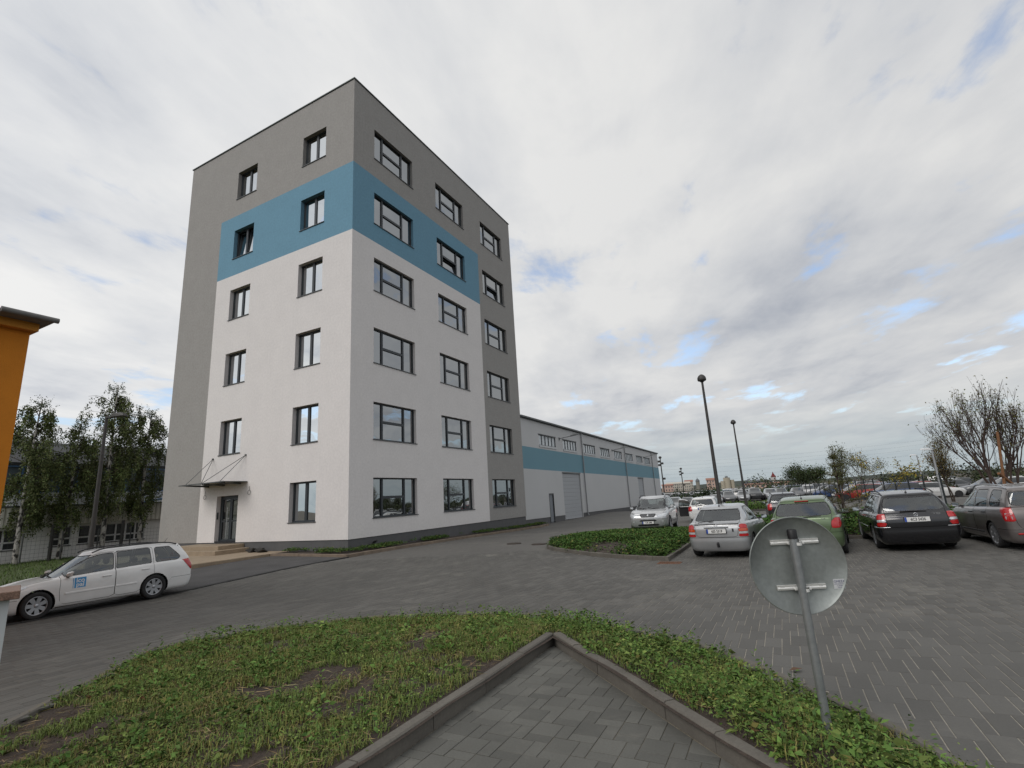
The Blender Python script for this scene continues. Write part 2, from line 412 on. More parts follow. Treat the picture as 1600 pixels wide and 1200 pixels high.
# open country: fine near the site, coarse to the horizon
def axis(n0, far, fine):
    a = list(np.arange(-n0, n0+.1, fine)); s_ = fine; v = n0
    while v < far: s_ *= 1.35; v += s_; a = [-v]+a+[v]
    return np.array(a)
gx = axis(90, 2600, 3.0); gy = axis(110, 2600, 3.0)+25
X, Y = np.meshgrid(gx, gy); Z = G(np.clip(X, -400, 400), np.clip(Y, -200, 450))-.12
Z = np.where(np.hypot(X, Y) > 300, -2.6, Z)
nx, ny = len(gx), len(gy); i = np.arange((nx-1)*(ny-1)); a = (i//(nx-1))*nx+i % (nx-1)
o = mesh_obj('ground', np.c_[X.ravel(), Y.ravel(), Z.ravel()], np.c_[a, a+1, a+nx+1, a+nx], M_EARTH, smooth=True); o['kind'] = 'structure'

ROAD_Y = -1.0                                      # the road's edge, in the site frame
road_poly = [loc(-40, -1.0), loc(-28, -28), loc(-20, -34), loc(10, -60), loc(75, -75), loc(95, -40), loc(95, 4), loc(16, 4), loc(16, -1.0)]
ISLAND = [(1.08, 21.74), (1.0, 20.6), (1.18, 19.6), (1.57, 18.71), (2.1, 17.6), (2.69, 16.61), (3.4, 15.7), (4.11, 14.92), (6.35, 19.3), (11.1, 16.95), (21, 11.9), (24, 17.5), (15.2, 21.6), (8.7, 24.4), (6.4, 26.0), (4.4, 26.4), (2.4, 25.4), (1.5, 23.6)]
asph = sheet('asphalt_strip', [loc(-22, -1.0), loc(-.9, -1.0), loc(-.9, 3.7), loc(-22, 3.7)], .5, M_ASPH, .004)
# ---- foreground bed outline, path wedge
BED = [(-4.0, 1.2), (-4.72, 4.91), (-5.35, 7.69), (-4.01, 8.61), (-2.74, 8.90), (-1.5, 8.82), (-.22, 8.45), (.42, 7.98), (.94, 7.42), (1.71, 6.44), (2.10, 5.66), (2.30, 4.95), (2.47, 4.25), (2.54, 3.6), (2.58, 2.6), (2.60, 1.2)]
APEX = np.array([.30, 6.30]); PL = np.array([math.cos(R(TH)), math.sin(R(TH))]); PRD = np.array([-.31, .951])
PRD = np.array([math.cos(R(108.2)), math.sin(R(108.2))])
pa, pb = APEX-PL*5.6, APEX-PRD*5.2
PATH = [tuple(APEX), tuple(pa), (.9, .5), tuple(pb)]
road = sheet('paved_road', road_poly, .7, M_ROAD, -.022, hole=[(-3.9, -6)]+BED[1:-1]+[(2.6, -6)])
island_front = ISLAND[:8]
PZ, KZ = -1.66, -1.54
def bedz(x, y):
    """bed surface: level with the path kerb beside it, dropping to the road kerb"""
    x = np.asarray(x, float); y = np.asarray(y, float)
    dk = np.minimum(sd_poly(BED, x, y), 0)*-1; dp = np.maximum(sd_poly(PATH, x, y), 0)
    t = np.clip(dk/(dk+dp+1e-6), 0, 1); t = t*t*(3-2*t)
    return (G(x, y)-.035)*(1-t)+(KZ-.015)*t+.015*np.sin(x*3.1+y*1.7)*np.sin(y*2.3)*np.clip(dk/.4, 0, 1)+.09*np.exp(-((x-1.75)**2/.12+(y-3.7)**2/.5))*np.clip(dk/.25, 0, 1)
soil = sheet('planting_bed', BED, .12, M_SOIL, 0, bedz, hole=PATH)
psand = sheet('path', [tuple(APEX), tuple(pa), (.9, .5), tuple(pb)], .25, mat('path_joint', (.19, .165, .12), .95, noise=.3, nscale=12), 0, lambda x, y: np.full(len(x), PZ-.006))

# ---- pavers
def bevel_poly(P, z0, z1, ch):
    """paver: top, chamfer, sides"""
    k = len(P); c = np.mean(P, axis=0)
    ins = shrink(P, ch)
    V = [(p[0], p[1], z0) for p in P]+[(p[0], p[1], z1-ch*.7) for p in P]+[(p[0], p[1], z1) for p in ins]
    F = [tuple(range(2*k, 3*k))]+[(i, (i+1) % k, k+(i+1) % k, k+i) for i in range(k)]+[(k+i, k+(i+1) % k, 2*k+(i+1) % k, 2*k+i) for i in range(k)]
    return V, F
def clip_half(P, p0, n):
    out = []; 
    for i in range(len(P)):
        a, b = P[i], P[(i+1) % len(P)]; da, db = (a-p0)@n, (b-p0)@n
        if da <= 0: out.append(a)
        if (da < 0 < db) or (db < 0 < da): out.append(a+(b-a)*(da/(da-db)))
    return out
def ccw(P): return P if sum(P[i][0]*P[(i+1) % len(P)][1]-P[(i+1) % len(P)][0]*P[i][1] for i in range(len(P))) > 0 else P[::-1]
# path: big square stones with half stones between them, laid square to the left kerb
U = .1; kx, ky = PL, np.array([-PL[1], PL[0]])
nL = np.array([-PL[1], PL[0]]); nR = np.array([PRD[1], -PRD[0]])
cells = [((0, 0), (2, 2)), ((2, 0), (3, 2)), ((0, 2), (2, 3))]
shared = {}; path_list = []
for i in range(-40, 40):
    for j in range(-40, 40):
        o0 = np.array([2*i+3*j, 2*i-j], float)
        for ci, (a, b) in enumerate(cells):
            lo = (o0+np.array(a))*U; hi = (o0+np.array(b))*U
            ctr = APEX+kx*(-(lo+hi)[0]/2)+ky*(-(lo+hi)[1]/2)
            if not (3.35 < ctr[1] < 6.6 and -3 < ctr[0] < 2.6): continue
            g_ = .0022
            q = [APEX-kx*u-ky*v for u, v in ((lo[0]+g_, lo[1]+g_), (hi[0]-g_, lo[1]+g_), (hi[0]-g_, hi[1]-g_), (lo[0]+g_, hi[1]-g_))]
            n0 = len(q); P = clip_half(q, APEX-nL*.011, nL); P = clip_half(P, APEX-nR*.013, nR) if len(P) > 2 else P
            if len(P) < 3: continue
            ar = abs(sum(P[k][0]*P[(k+1) % len(P)][1]-P[(k+1) % len(P)][0]*P[k][1] for k in range(len(P))))/2
            if ar < .0009: continue
            full_ = len(P) == 4 and abs(ar-(hi[0]-lo[0]-2*g_)*(hi[1]-lo[1]-2*g_)) < 1e-6
            path_list.append((float(np.hypot(*ctr)), ci, ctr, ccw([np.array(p) for p in P]), full_, ar))
path_list.sort(key=lambda t: t[0]); print('path pavers', len(path_list))
for n_, (d_, ci, ctr, P, full_, ar) in enumerate(path_list[:300]):
    if d_ > 9: continue
    dz = random.uniform(-.0015, .0015)
    if full_:
        if ci not in shared:
            V, F = bevel_poly([p-ctr for p in P], -.02, 0, .0035); t = mesh_obj('paver', V, F, M_PATHP, psand); shared[ci] = t.data; bpy.data.objects.remove(t)
        t = obj_from('paver', shared[ci], psand)
    else:
        try: V, F = bevel_poly([p-ctr for p in P], -.02, 0, .0025)
        except Exception: continue
        t = mesh_obj('paver', V, F, M_PATHP, psand)
    t.location = (ctr[0], ctr[1], PZ+dz); t.rotation_euler = (random.uniform(-.004, .004), random.uniform(-.004, .004), 0)
# road: long stones and half stones in a stepped bond; pale sand shows in the long joints
W_ = .0838; A_U = .1300
bcells = [((0, 0), (2, 3)), ((0, 3), (1, 5))]
island_front_ = [(1.08, 21.74), (1.0, 20.6), (1.18, 19.6), (1.57, 18.71), (2.1, 17.6), (2.69, 16.61), (3.4, 15.7), (4.11, 14.92)]
ISLAND_ = island_front_+[(6.35, 19.3), (11.1, 16.95), (21, 11.9), (24, 17.5), (15.2, 21.6), (8.7, 24.4), (6.4, 26.0), (4.4, 26.4), (2.4, 25.4), (1.5, 23.6)]
cam_dir = np.array([0, 1.0])
lat, alo = np.arange(-420, 420), np.arange(-60, 60)
I, J = np.meshgrid(np.arange(-420, 421), np.arange(-190, 191)); I = I.ravel(); J = J.ravel()
base_l = I*1.0; base_a = I*3.0+J*8.0
small, big = [], []
def proj_ok(c):
    z = c[:, 1]; return (z > 1.2) & (z < 20) & (c[:, 0] < z*1.12+3.0) & (c[:, 0] > -z*1.12-3.0)
field = []
for ci, (a, b) in enumerate(bcells):
    lo_l = (base_l+a[0])*W_; hi_l = (base_l+b[0])*W_; lo_a = (base_a+a[1])*A_U; hi_a = (base_a+b[1])*A_U
    cl, ca = (lo_l+hi_l)/2, (lo_a+hi_a)/2
    ctr = np.c_[PL[0]*ca+PL[1]*cl, PL[1]*ca-PL[0]*cl]
    ok = proj_ok(ctr); ctr = ctr[ok]
    inb = sd_poly(BED, ctr[:, 0], ctr[:, 1]); ini = sd_poly(ISLAND, ctr[:, 0], ctr[:, 1])
    lx = (ctr-np.array([CX, CY]))@dL
    keep = (inb > -.10) & (ini > -.10) & (lx < ROAD_Y-.02)
    for c in ctr[keep]: field.append((math.hypot(c[0], c[1]), ci, c))
field.sort(key=lambda t: t[0])
gl, ga = .0046, .0016
dims = [((b[0]-a[0])*W_/2-gl, (b[1]-a[1])*A_U/2-ga) for a, b in bcells]
pm = []
def paver_corners(ci, c, hl, ha): return [np.array(c)+PL*(sa*ha)+np.array([PL[1], -PL[0]])*(sl*hl) for sa, sl in ((-1, 1), (1, 1), (1, -1), (-1, -1))]
for ci in (0, 1):
    P = ccw(paver_corners(ci, (0, 0), *dims[ci])); V, F = bevel_poly(P, -.02, 0, .0028); t = mesh_obj('paver', V, F, M_PAVER); pm.append(t.data); bpy.data.objects.remove(t)
def seen(c):
    v = Vector((c[0], c[1], g1(c[0], c[1]))); w = cam.matrix_world.inverted()@v; k = 781.41/-w.z
    return -w.z > .3 and abs(w.x*k) < 815 and abs(w.y*k) < 615
n_sep = 0; rest = []
for d_, ci, c in field:
    if n_sep < 300 and seen(c):
        t = obj_from('paver', pm[ci], road); t.location = (c[0], c[1], g1(*c)+random.uniform(-.0012, .0012))
        n = gnorm(*c); t.rotation_euler = Vector((0, 0, 1)).rotation_difference(n).to_euler(); n_sep += 1
    else: rest.append((ci, c))
V_, T_ = [], []
cc = np.array([c for _, c in rest]); ct = np.array([k for k, _ in rest])
hl = np.where(ct == 0, dims[0][0], dims[1][0]); ha = np.where(ct == 0, dims[0][1], dims[1][1])
ch = .0028; lv = np.array([PL[1], -PL[0]])
ring = []
jit = RNG.uniform(-.0012, .0012, len(cc))
for k_, (dz, sh) in enumerate(((-.018, 0), (-.002, 0), (0, ch))):
    for sa, sl in ((-1, 1), (1, 1), (1, -1), (-1, -1)):
        p = cc+PL*(sa*(ha-sh))[:, None]+lv*(sl*(hl-sh))[:, None]; ring.append(np.c_[p, G(p[:, 0], p[:, 1])+dz+jit])
V = np.stack(ring, 1).reshape(-1, 3)                     # 12 per paver, clockwise seen from above -> reverse
Fq = [[11, 10, 9, 8]]+[[(i+1) % 4, i, 4+i, 4+(i+1) % 4][::1] for i in range(4)]+[[4+(i+1) % 4, 4+i, 8+i, 8+(i+1) % 4] for i in range(4)]
Fq = np.array(Fq); n = len(cc)
a_, b_, c_ = V[8], V[9], V[10]
if np.cross(b_-a_, c_-b_)[2] > 0: Fq = Fq[:, ::-1]
F = (np.arange(n)[:, None, None]*12+Fq[None]).reshape(-1, 4)
tint = np.repeat(1+RNG.uniform(-.16, .16, n), 9)[:, None]*np.ones(3)
o = mesh_obj('paver_field', V, F, M_PAVERF, road, attr=tint); o['kind'] = 'stuff'
xs = [loc(-14, ROAD_Y-.02), (-14, 0), (-2, .6), (3, .6), (20, 16.5), (22, 19.4), (15, 19.5), (0, 19.5), loc(-3.6, ROAD_Y-.02)]
sand = sheet('joint_sand', xs, .3, M_SAND, -.0045, parent=road, hole=[(-3.9, -2)]+BED[1:-1]+[(2.6, -2)])

# ---- kerbs: one stone after the other along a line
def resample(pts, step):
    P = np.array(pts, float); s = np.r_[0, np.cumsum(np.linalg.norm(np.diff(P, axis=0), axis=1))]; n = max(1, int(round(s[-1]/step)))
    t = np.linspace(0, s[-1], n+1); return np.c_[np.interp(t, s, P[:, 0]), np.interp(t, s, P[:, 1])]
def smooth_line(pts, n=8):
    P = [np.array(p, float) for p in pts]; out = []
    for i in range(len(P)-1):
        for j in range(n): out.append(catmull(P, i, j/n))
    return out+[P[-1]]
def catmull(K, i, t):
    n = len(K); p0 = K[max(i-1, 0)]; p1 = K[i]; p2 = K[i+1]; p3 = K[min(i+2, n-1)]
    return .5*((2*p1)+(-p0+p2)*t+(2*p0-5*p1+4*p2-p3)*t*t+(-p0+3*p1-3*p2+p3)*t**3)
def kerb(label, pts, ztop, width, depth, step, m=None, side=1, ch=.012, gap=.008, mats=None):
    """side=+1: the stone lies to the left of the line"""
    root = thing('kerb', label, 'kerb', (pts[0][0], pts[0][1], 0), kind=None)
    Q = resample(pts, step); n = len(Q); nr = []
    for i in range(n):
        d = Q[min(i+1, n-1)]-Q[max(i-1, 0)]; d /= np.linalg.norm(d); nr.append(np.array([-d[1], d[0]])*side)
    for i in range(n-1):
        d = Q[i+1]-Q[i]; d /= np.linalg.norm(d); a, b = Q[i]+d*gap/2, Q[i+1]-d*gap/2
        jz = random.uniform(-.004, .004); V = []; jo = random.uniform(-.004, .004)
        for p, nn in ((a, nr[i]), (b, nr[i+1])):
            zt = ztop(p[0], p[1])+jz
            for off, z in ((0, zt-depth), (0, zt-ch), (ch, zt), (width-ch, zt), (width, zt-ch), (width, zt-depth)):
                V.append((*(p+nn*(off+jo)-np.array(pts[0])), z))
        F = [(k, k+1, 7+k, 6+k) for k in range(5)]+[(5, 4, 3, 2, 1, 0), (6, 7, 8, 9, 10, 11)]
        if side < 0: pass
        if side > 0: F = [f[::-1] for f in F]
        o = mesh_obj('kerb_stone', V, F, m or M_KERB, root)
    return root
gz_ = lambda dz: (lambda x, y: g1(x, y)+dz)
kerb('raised concrete kerb along the left side of the paved path', [tuple(APEX-PL*5.4), tuple(APEX+PL*.02)], lambda x, y: KZ, .10, .20, .80, side=1)
kerb('raised concrete kerb along the right side of the paved path', [tuple(APEX-PRD*5.0), tuple(APEX+PRD*.0)], lambda x, y: KZ, .10, .20, .55, side=-1)
kerb('low kerb round the foreground grass bed, level with the road', smooth_line(BED[2:], 5), gz_(.012), .085, .14, .5, side=-1)
kerb('low kerb on the left flank of the foreground grass bed', BED[:3], gz_(.012), .085, .14, .9, side=-1)
kerb('raised curved kerb round the front of the planted island', smooth_line(island_front, 4), gz_(.115), .10, .30, .5, m=M_KERB, side=1)
kerb('raised kerb between the planted island and the silver hatchback', [(4.11, 14.92), (6.35, 19.3)], gz_(.115), .10, .30, 1.0, side=1)
kerb('raised kerb in front of the parked row of cars', [(6.35, 19.3), (11.1, 16.95), (21, 11.9)], gz_(.10), .10, .30, 1.0, side=1)
kerb('kerb at the back of the planted island by the silver off-roader', [(8.7, 24.4), (6.4, 26.0), (4.4, 26.4), (2.4, 25.4), (1.5, 23.6), (1.08, 21.74)], gz_(.09), .10, .3, .8, m=M_KERBD, side=1)
kerb('kerb at the back of the bed beyond the parked row of cars', [(24, 17.5), (15.2, 21.6), (8.7, 24.4)], gz_(.09), .10, .3, 1.0, m=M_KERBD, side=1)
kerb('pale rust stained kerb along the foot of the office tower', [loc(-1.0, ROAD_Y+.05), loc(17.5, ROAD_Y-.1), loc(19.5, ROAD_Y+.1)], gz_(.11), .12, .3, 1.0, m=mat('kerb_rusty', (.20, .155, .115), .9, noise=.3, nscale=2.5, objrand=.1), side=1)
kerb('flush black edging between the asphalt strip and the road', [loc(-21, ROAD_Y), loc(-.9, ROAD_Y)], gz_(.02), .20, .2, 1.0, m=mat('kerb_black', (.022, .022, .022), .9, noise=.3, nscale=5), side=1)
kerb('short kerb end at the corner of the office tower', [loc(-1.0, 3.68), loc(-1.0, ROAD_Y+.05)], gz_(.11), .12, .3, 1.0, m=MATS['kerb_rusty'], side=1)
# strip beds
tower_strip = sheet('tower_bed', [loc(-1.0, ROAD_Y+.1), loc(20, ROAD_Y+.1), loc(20, .3), loc(.3, .3), loc(.3, 3.72), loc(-.95, 3.72)], .3, M_SOIL, .09)
isl = sheet('island_bed', ISLAND, .4, M_SOIL, 0, lambda x, y: G(x, y)+.07+.10*np.clip(-sd_poly(ISLAND, x, y)/1.2, 0, 1))
STRIP2 = [loc(27, -9.5), loc(35, -9.0), loc(36, -16), loc(30, -17)]
sheet('far_bed', STRIP2, .6, M_SOIL, .08)
kerb('dark kerb of the small bed beyond the silver off-roader', [loc(30, -17), loc(27, -9.5), loc(35, -9.0)], gz_(.10), .1, .3, 1.0, m=M_KERBD, side=-1)
lawn_poly = [loc(-24, 3.8), loc(-4.6, 3.8), loc(-4.6, 13.5), loc(2, 15), loc(2, 29), loc(-40, 29)]
sheet('lawn_ground', lawn_poly, 1.0, M_TURF, -.01)
# drain grating, manhole lids, pale sand smears
def flat_disc(name, label, cat, x, y, r, m, slots=0):
    q = MB(); q.lathe([(.001, .006), (r*.86, .006), (r*.88, .002), (r*.92, .002), (r*.94, .008), (r, .006), (r, -.02)], 28)
    o = q.build(name, [m]); o.location = (x, y, g1(x, y)); return tag(o, label, cat)
M_IRON = mat('cast_iron', (.055, .042, .034), .7, metal=.4, noise=.3, nscale=20)
flat_disc('manhole_cover', 'round iron manhole cover in the paving near the tower', 'manhole cover', -.34, 23.6, .33, M_IRON)
flat_disc('manhole_cover', 'round iron manhole cover beside the tip of the planted island', 'manhole cover', .75, 22.6, .33, M_IRON)
dr = thing('drain_grating', 'rusty iron drain grating at the corner of the island kerb', 'drain', (4.0, 14.45, g1(4.0, 14.45)), R(-27))
q = MB()
for a_, b_ in (((-.30, -.20, -.02), (.30, -.17, .012)), ((-.30, .17, -.02), (.30, .20, .012)), ((-.30, -.17, -.02), (-.27, .17, .012)), ((.27, -.17, -.02), (.30, .17, .012))): q.box(a_, b_)
M_RUST = mat('rusty_iron', (.16, .065, .028), .85, noise=.35, nscale=14)
q.build('frame', [M_RUST], dr)
q = MB(); q.box((-.27, -.17, -.02), (.27, .17, -.012)); q.build('pit', [M_GAP_], dr) if 'M_GAP_' in globals() else q.build('pit', [mat('pit_black', (.004, .004, .004), 1)], dr)
for k in range(9):
    q = MB(); x_ = -.235+k*.0587; q.box((x_-.012, -.17, -.01), (x_+.012, .17, .010)); q.build('bar', [M_RUST], dr)
# ================================================================== buildings
STUC = dict(rough=.92, bump=.004, bscale=55)
M_WHITE = mat('render_white', (.72, .69, .675), noise=.035, nscale=1.1, noise2=(.055, 9), **STUC)
M_GREYR = mat('render_grey', (.315, .303, .288), noise=.05, nscale=1.4, noise2=(.10, 9), **STUC)
M_BLUER = mat('render_blue', (.148, .300, .405), noise=.035, nscale=1.2, noise2=(.08, 9), **STUC)
M_PLINTH = mat('plinth_plaster', (.105, .105, .107), .95, noise=.10, nscale=2.0, bump=.003, bscale=90)
M_FRAME = mat('window_frame_anthracite', (.030, .036, .042), .45)
M_SILL = mat('sill_metal', (.095, .100, .105), .45, metal=.5)
M_ROOM = mat('dark_room', (.02, .022, .025), 1)
M_STEEL = mat('grey_steel', (.12, .125, .125), .5, metal=.6, noise=.1)
M_CAP = mat('coping_metal', (.05, .062, .058), .45, metal=.5)
M_CABLE = mat('cable_black', (.02, .02, .02), .7)
G_WIN = glass_mat('window_glass', (.10, .115, .12), 14.0, .8, .012, wave=.012, wscale=.9)
G_WINR = glass_mat('window_glass_side', (.16, .18, .19), 4.2, .9, .012, wave=.010, wscale=.9)
M_BLIND = mat('room_wall', (.22, .215, .205), .9)

def fmap(mb, face, xo=0.0, yo=0.0):
    """(u, d, v): along the wall, into the wall, up  ->  building coordinates"""
    if face == 'R': mb.V = [(u+xo, d+yo, v) for u, d, v in mb.V]
    else:
        mb.V = [(d+xo, u+yo, v) for u, d, v in mb.V]; mb.F = [f[::-1] for f in mb.F]
    return mb
def facade(ub, vb, holes, mfn, reveal):
    """wall of cells with openings; returns MB in (u, d, v)"""
    q = MB(); ub = sorted(set(ub)); vb = sorted(set(vb))
    inh = lambda u, v: any(h[0] < u < h[1] and h[2] < v < h[3] for h in holes)
    for i in range(len(ub)-1):
        for j in range(len(vb)-1):
            uc, vc = (ub[i]+ub[i+1])/2, (vb[j]+vb[j+1])/2
            if not inh(uc, vc): q.add([(ub[i], 0, vb[j]), (ub[i+1], 0, vb[j]), (ub[i+1], 0, vb[j+1]), (ub[i], 0, vb[j+1])], [(0, 1, 2, 3)], mfn(uc, vc))
    for u0, u1, v0, v1 in holes:
        m = mfn((u0+u1)/2, v1+.01); r = reveal
        q.add([(u0, 0, v0), (u0, 0, v1), (u0, r, v1), (u0, r, v0)], [(0, 1, 2, 3)], mfn(u0-.01, (v0+v1)/2)); q.add([(u1, 0, v0), (u1, r, v0), (u1, r, v1), (u1, 0, v1)], [(0, 1, 2, 3)], mfn(u1+.01, (v0+v1)/2))
        q.add([(u0, 0, v1), (u1, 0, v1), (u1, r, v1), (u0, r, v1)], [(0, 1, 2, 3)], m); q.add([(u0, 0, v0), (u0, r, v0), (u1, r, v0), (u1, 0, v0)], [(0, 1, 2, 3)], m)
    return q
def pane_obj(name, parent, face, u0, u1, d, v0, v1, m, tilt=0.0, xo=0, yo=0):
    q = MB(); dt = (v1-v0)*math.sin(R(tilt)); q.add([(u0, d, v0), (u1, d, v0), (u1, d+dt, v1), (u0, d+dt, v1)], [(0, 1, 2, 3)])
    return fmap(q, face, xo, yo).build(name, [m], parent)
def bars(q, rects, d0, d1, m=0):
    for u0, u1, v0, v1 in rects: q.box((u0, d0, v0), (u1, d1, v1), m)
def sash(parent, face, u0, u1, v0, v1, d, w, tilt, glass, depth=.06):
    """opening light: its own frame and pane, hinged at the bottom, leaning into the room"""
    q = MB(); bars(q, [(u0, u0+w, v0, v1), (u1-w, u1, v0, v1), (u0+w, u1-w, v0, v0+w), (u0+w, u1-w, v1-w, v1)], 0, depth)
    q.add([(u0+w, .03, v0+w), (u1-w, .03, v0+w), (u1-w, .03, v1-w), (u0+w, .03, v1-w)], [(0, 1, 2, 3)], 1)
    s_, c_ = math.sin(R(tilt)), math.cos(R(tilt))
    q.V = [(u, d+dd*c_+(v-v0)*s_, v0+(v-v0)*c_-dd*s_) for u, dd, v in q.V]
    return fmap(q, face).build('sash', [M_FRAME, glass], parent)
def window_h(parent, face, u0, u1, v0, v1, glass, open_=False, d=.15):
    """H shaped window: narrow side lights, middle light divided across"""
    w = .065; W = u1-u0; m1, m2 = u0+W*.235, u1-W*.265; vm = v0+(v1-v0)*.50
    q = MB(); bars(q, [(u0, u0+w, v0, v1), (u1-w, u1, v0, v1), (u0+w, u1-w, v0, v0+w), (u0+w, u1-w, v1-w, v1)], d, d+.08)
    bars(q, [(m1-.055, m1+.055, v0+w, v1-w), (m2-.055, m2+.055, v0+w, v1-w)], d-.01, d+.08); bars(q, [(m1+.055, m2-.055, vm-.06, vm+.06)], d-.012, d+.08)
    f = fmap(q, face).build('window', [M_FRAME], parent)
    g = d+.045
    for a, b, c, e in ((u0+w, m1-.055, v0+w, v1-w), (m2+.055, u1-w, v0+w, v1-w), (m1+.055, m2-.055, vm+.06, v1-w)): pane_obj('pane', f, face, a, b, g, c, e, glass)
    if open_: sash(f, face, m1+.06, m2-.06, v0+w+.005, vm-.065, d+.01, .06, 9, glass)
    else: pane_obj('pane', f, face, m1+.055, m2-.055, g, v0+w, vm-.06, glass)
    q = MB(); q.box((u0-.03, -.045, v0-.03), (u1+.05, d, v0+.004)); fmap(q, face).build('sill', [M_SILL], f)
    room(parent, f, face, u0, u1, v0, v1, d)
    return f
def window_2(parent, face, u0, u1, v0, v1, glass, open_=False, d=.22):
    """two sashes side by side"""
    w = .075; um = (u0+u1)/2; q = MB()
    bars(q, [(u0, u0+w, v0, v1), (u1-w, u1, v0, v1), (u0+w, u1-w, v0, v0+w), (u0+w, u1-w, v1-w, v1), (um-.075, um+.075, v0+w, v1-w)], d, d+.08)
    f = fmap(q, face).build('window', [M_FRAME], parent)
    for a, b in ((u0+w, um-.075), (um+.075, u1-w)):
        if open_: sash(f, face, a-.02, b+.02, v0+w-.02, v1-w, d+.02, .07, 4.5, glass)
        else: pane_obj('pane', f, face, a, b, d+.045, v0+w, v1-w, glass)
    q = MB(); q.box((u0-.03, -.045, v0-.03), (u1+.03, d, v0+.004)); fmap(q, face).build('sill', [M_SILL], f)
    room(parent, f, face, u0, u1, v0, v1, d)
    return f
def room(parent, f, face, u0, u1, v0, v1, d):
    q = MB(); a, b, c, e, n, k = u0-.3, u1+.3, v0-.25, v1+.25, d+.10, d+1.6
    q.add([(a, n, c), (b, n, c), (b, n, e), (a, n, e), (a, k, c), (b, k, c), (b, k, e), (a, k, e)], [(4, 5, 6, 7), (0, 4, 7, 3), (1, 2, 6, 5), (3, 7, 6, 2), (0, 1, 5, 4)])
    fmap(q, face).build('room', [M_ROOM], f)

# ------------------------------------------------------------------ office tower
tower = thing('office_tower', 'six storey office block in white, grey and blue render', 'building', (CX, CY, 0), R(TH))
VT = [20.42, 16.48, 12.67, 8.83, 5.01, 1.36]; WH = 1.84
ROOF, B1, B0, PLZ, GZ = 22.5, 17.45, 13.57, -1.30, -2.3
RE, RB, LE, LB = 17.5, 12.2, 14.4, 10.85
RC = [(1.53, 4.80), (7.15, 10.38), (12.72, 15.98)]; LC = [(2.03, 3.82), (7.72, 9.50)]
def zone(lim):
    def f(u, v):
        if u > lim or v > B1: return 1
        return 2 if v > B0 else 0
    return f
hR = [(a, b, t-WH, t) for a, b in RC for t in VT]
hL = [(LC[0][0], LC[0][1], t-WH, t) for t in VT]+[(LC[1][0], LC[1][1], t-WH, t) for t in VT[:5]]
DOOR = (7.62, 9.36, PLZ-.02, 1.02)
hL.append(DOOR)
vb = [PLZ, B0, B1, ROOF]+[t for t in VT]+[t-WH for t in VT]
qR = facade([0, RB, RE]+[x for c in RC for x in c], vb, hR, zone(RB), .16)
qL = facade([0, LB, LE]+[x for c in LC for x in c]+[DOOR[0], DOOR[1]], vb+[DOOR[2]+.02, DOOR[3]], hL, zone(LB), .225)
fmap(qR, 'R'); fmap(qL, 'L'); qR.add(qL.V, [f for f in qL.F], 0); qR.M[-len(qL.F):] = qL.M
qR.add([(RE, 0, PLZ), (RE, LE, PLZ), (RE, LE, ROOF), (RE, 0, ROOF)], [(0, 1, 2, 3)], 1); qR.add([(0, LE, PLZ), (RE, LE, PLZ), (RE, LE, ROOF), (0, LE, ROOF)], [(3, 2, 1, 0)], 1)
qR.build('wall', [M_WHITE, M_GREYR, M_BLUER], tower)
q = MB(); i_ = .035
for lo, hi in (((i_, i_, GZ), (RE-i_, i_+.1, PLZ)), ((i_, i_+.1, GZ), (i_+.1, DOOR[0], PLZ)), ((i_, DOOR[1], GZ), (i_+.1, LE-i_, PLZ)), ((i_, DOOR[0], GZ), (i_+.1, DOOR[1], PLZ-.04)), ((RE-i_-.1, i_+.1, GZ), (RE-i_, LE-i_, PLZ)), ((i_+.1, LE-i_-.1, GZ), (RE-i_-.1, LE-i_, PLZ))): q.box(lo, hi)
q.build('plinth', [M_PLINTH], tower)
q = MB(); q.box((.02, .02, -1.3), (RE-.02, LE-.02, -1.25)); q.build('floor_slab', [M_ROOM], tower)
q = MB(); q.box((.05, .05, ROOF-.45), (RE-.05, LE-.05, ROOF-.40)); q.build('roof', [mat('roof_felt', (.08, .08, .08), .95)], tower)
q = MB()
for lo, hi in (((-.05, -.05, ROOF), (RE+.05, .35, ROOF+.06)), ((-.05, .35, ROOF), (.35, LE-.35, ROOF+.06)), ((RE-.35, .35, ROOF), (RE+.05, LE-.35, ROOF+.06)), ((-.05, LE-.35, ROOF), (RE+.05, LE+.05, ROOF+.06))): q.box(lo, hi)
q.build('coping', [M_CAP], tower)
for ci, (a, b) in enumerate(RC):
    for ri, t in enumerate(VT): window_h(tower, 'R', a, b, t-WH, t, G_WINR, open_=((ci, ri) in ((1, 1), (2, 1))))
for ci, (a, b) in enumerate(LC):
    for ri, t in enumerate(VT):
        if ci == 1 and ri == 5: continue
        window_2(tower, 'L', a, b, t-WH, t, G_WIN, open_=((ci, ri) == (1, 1)))
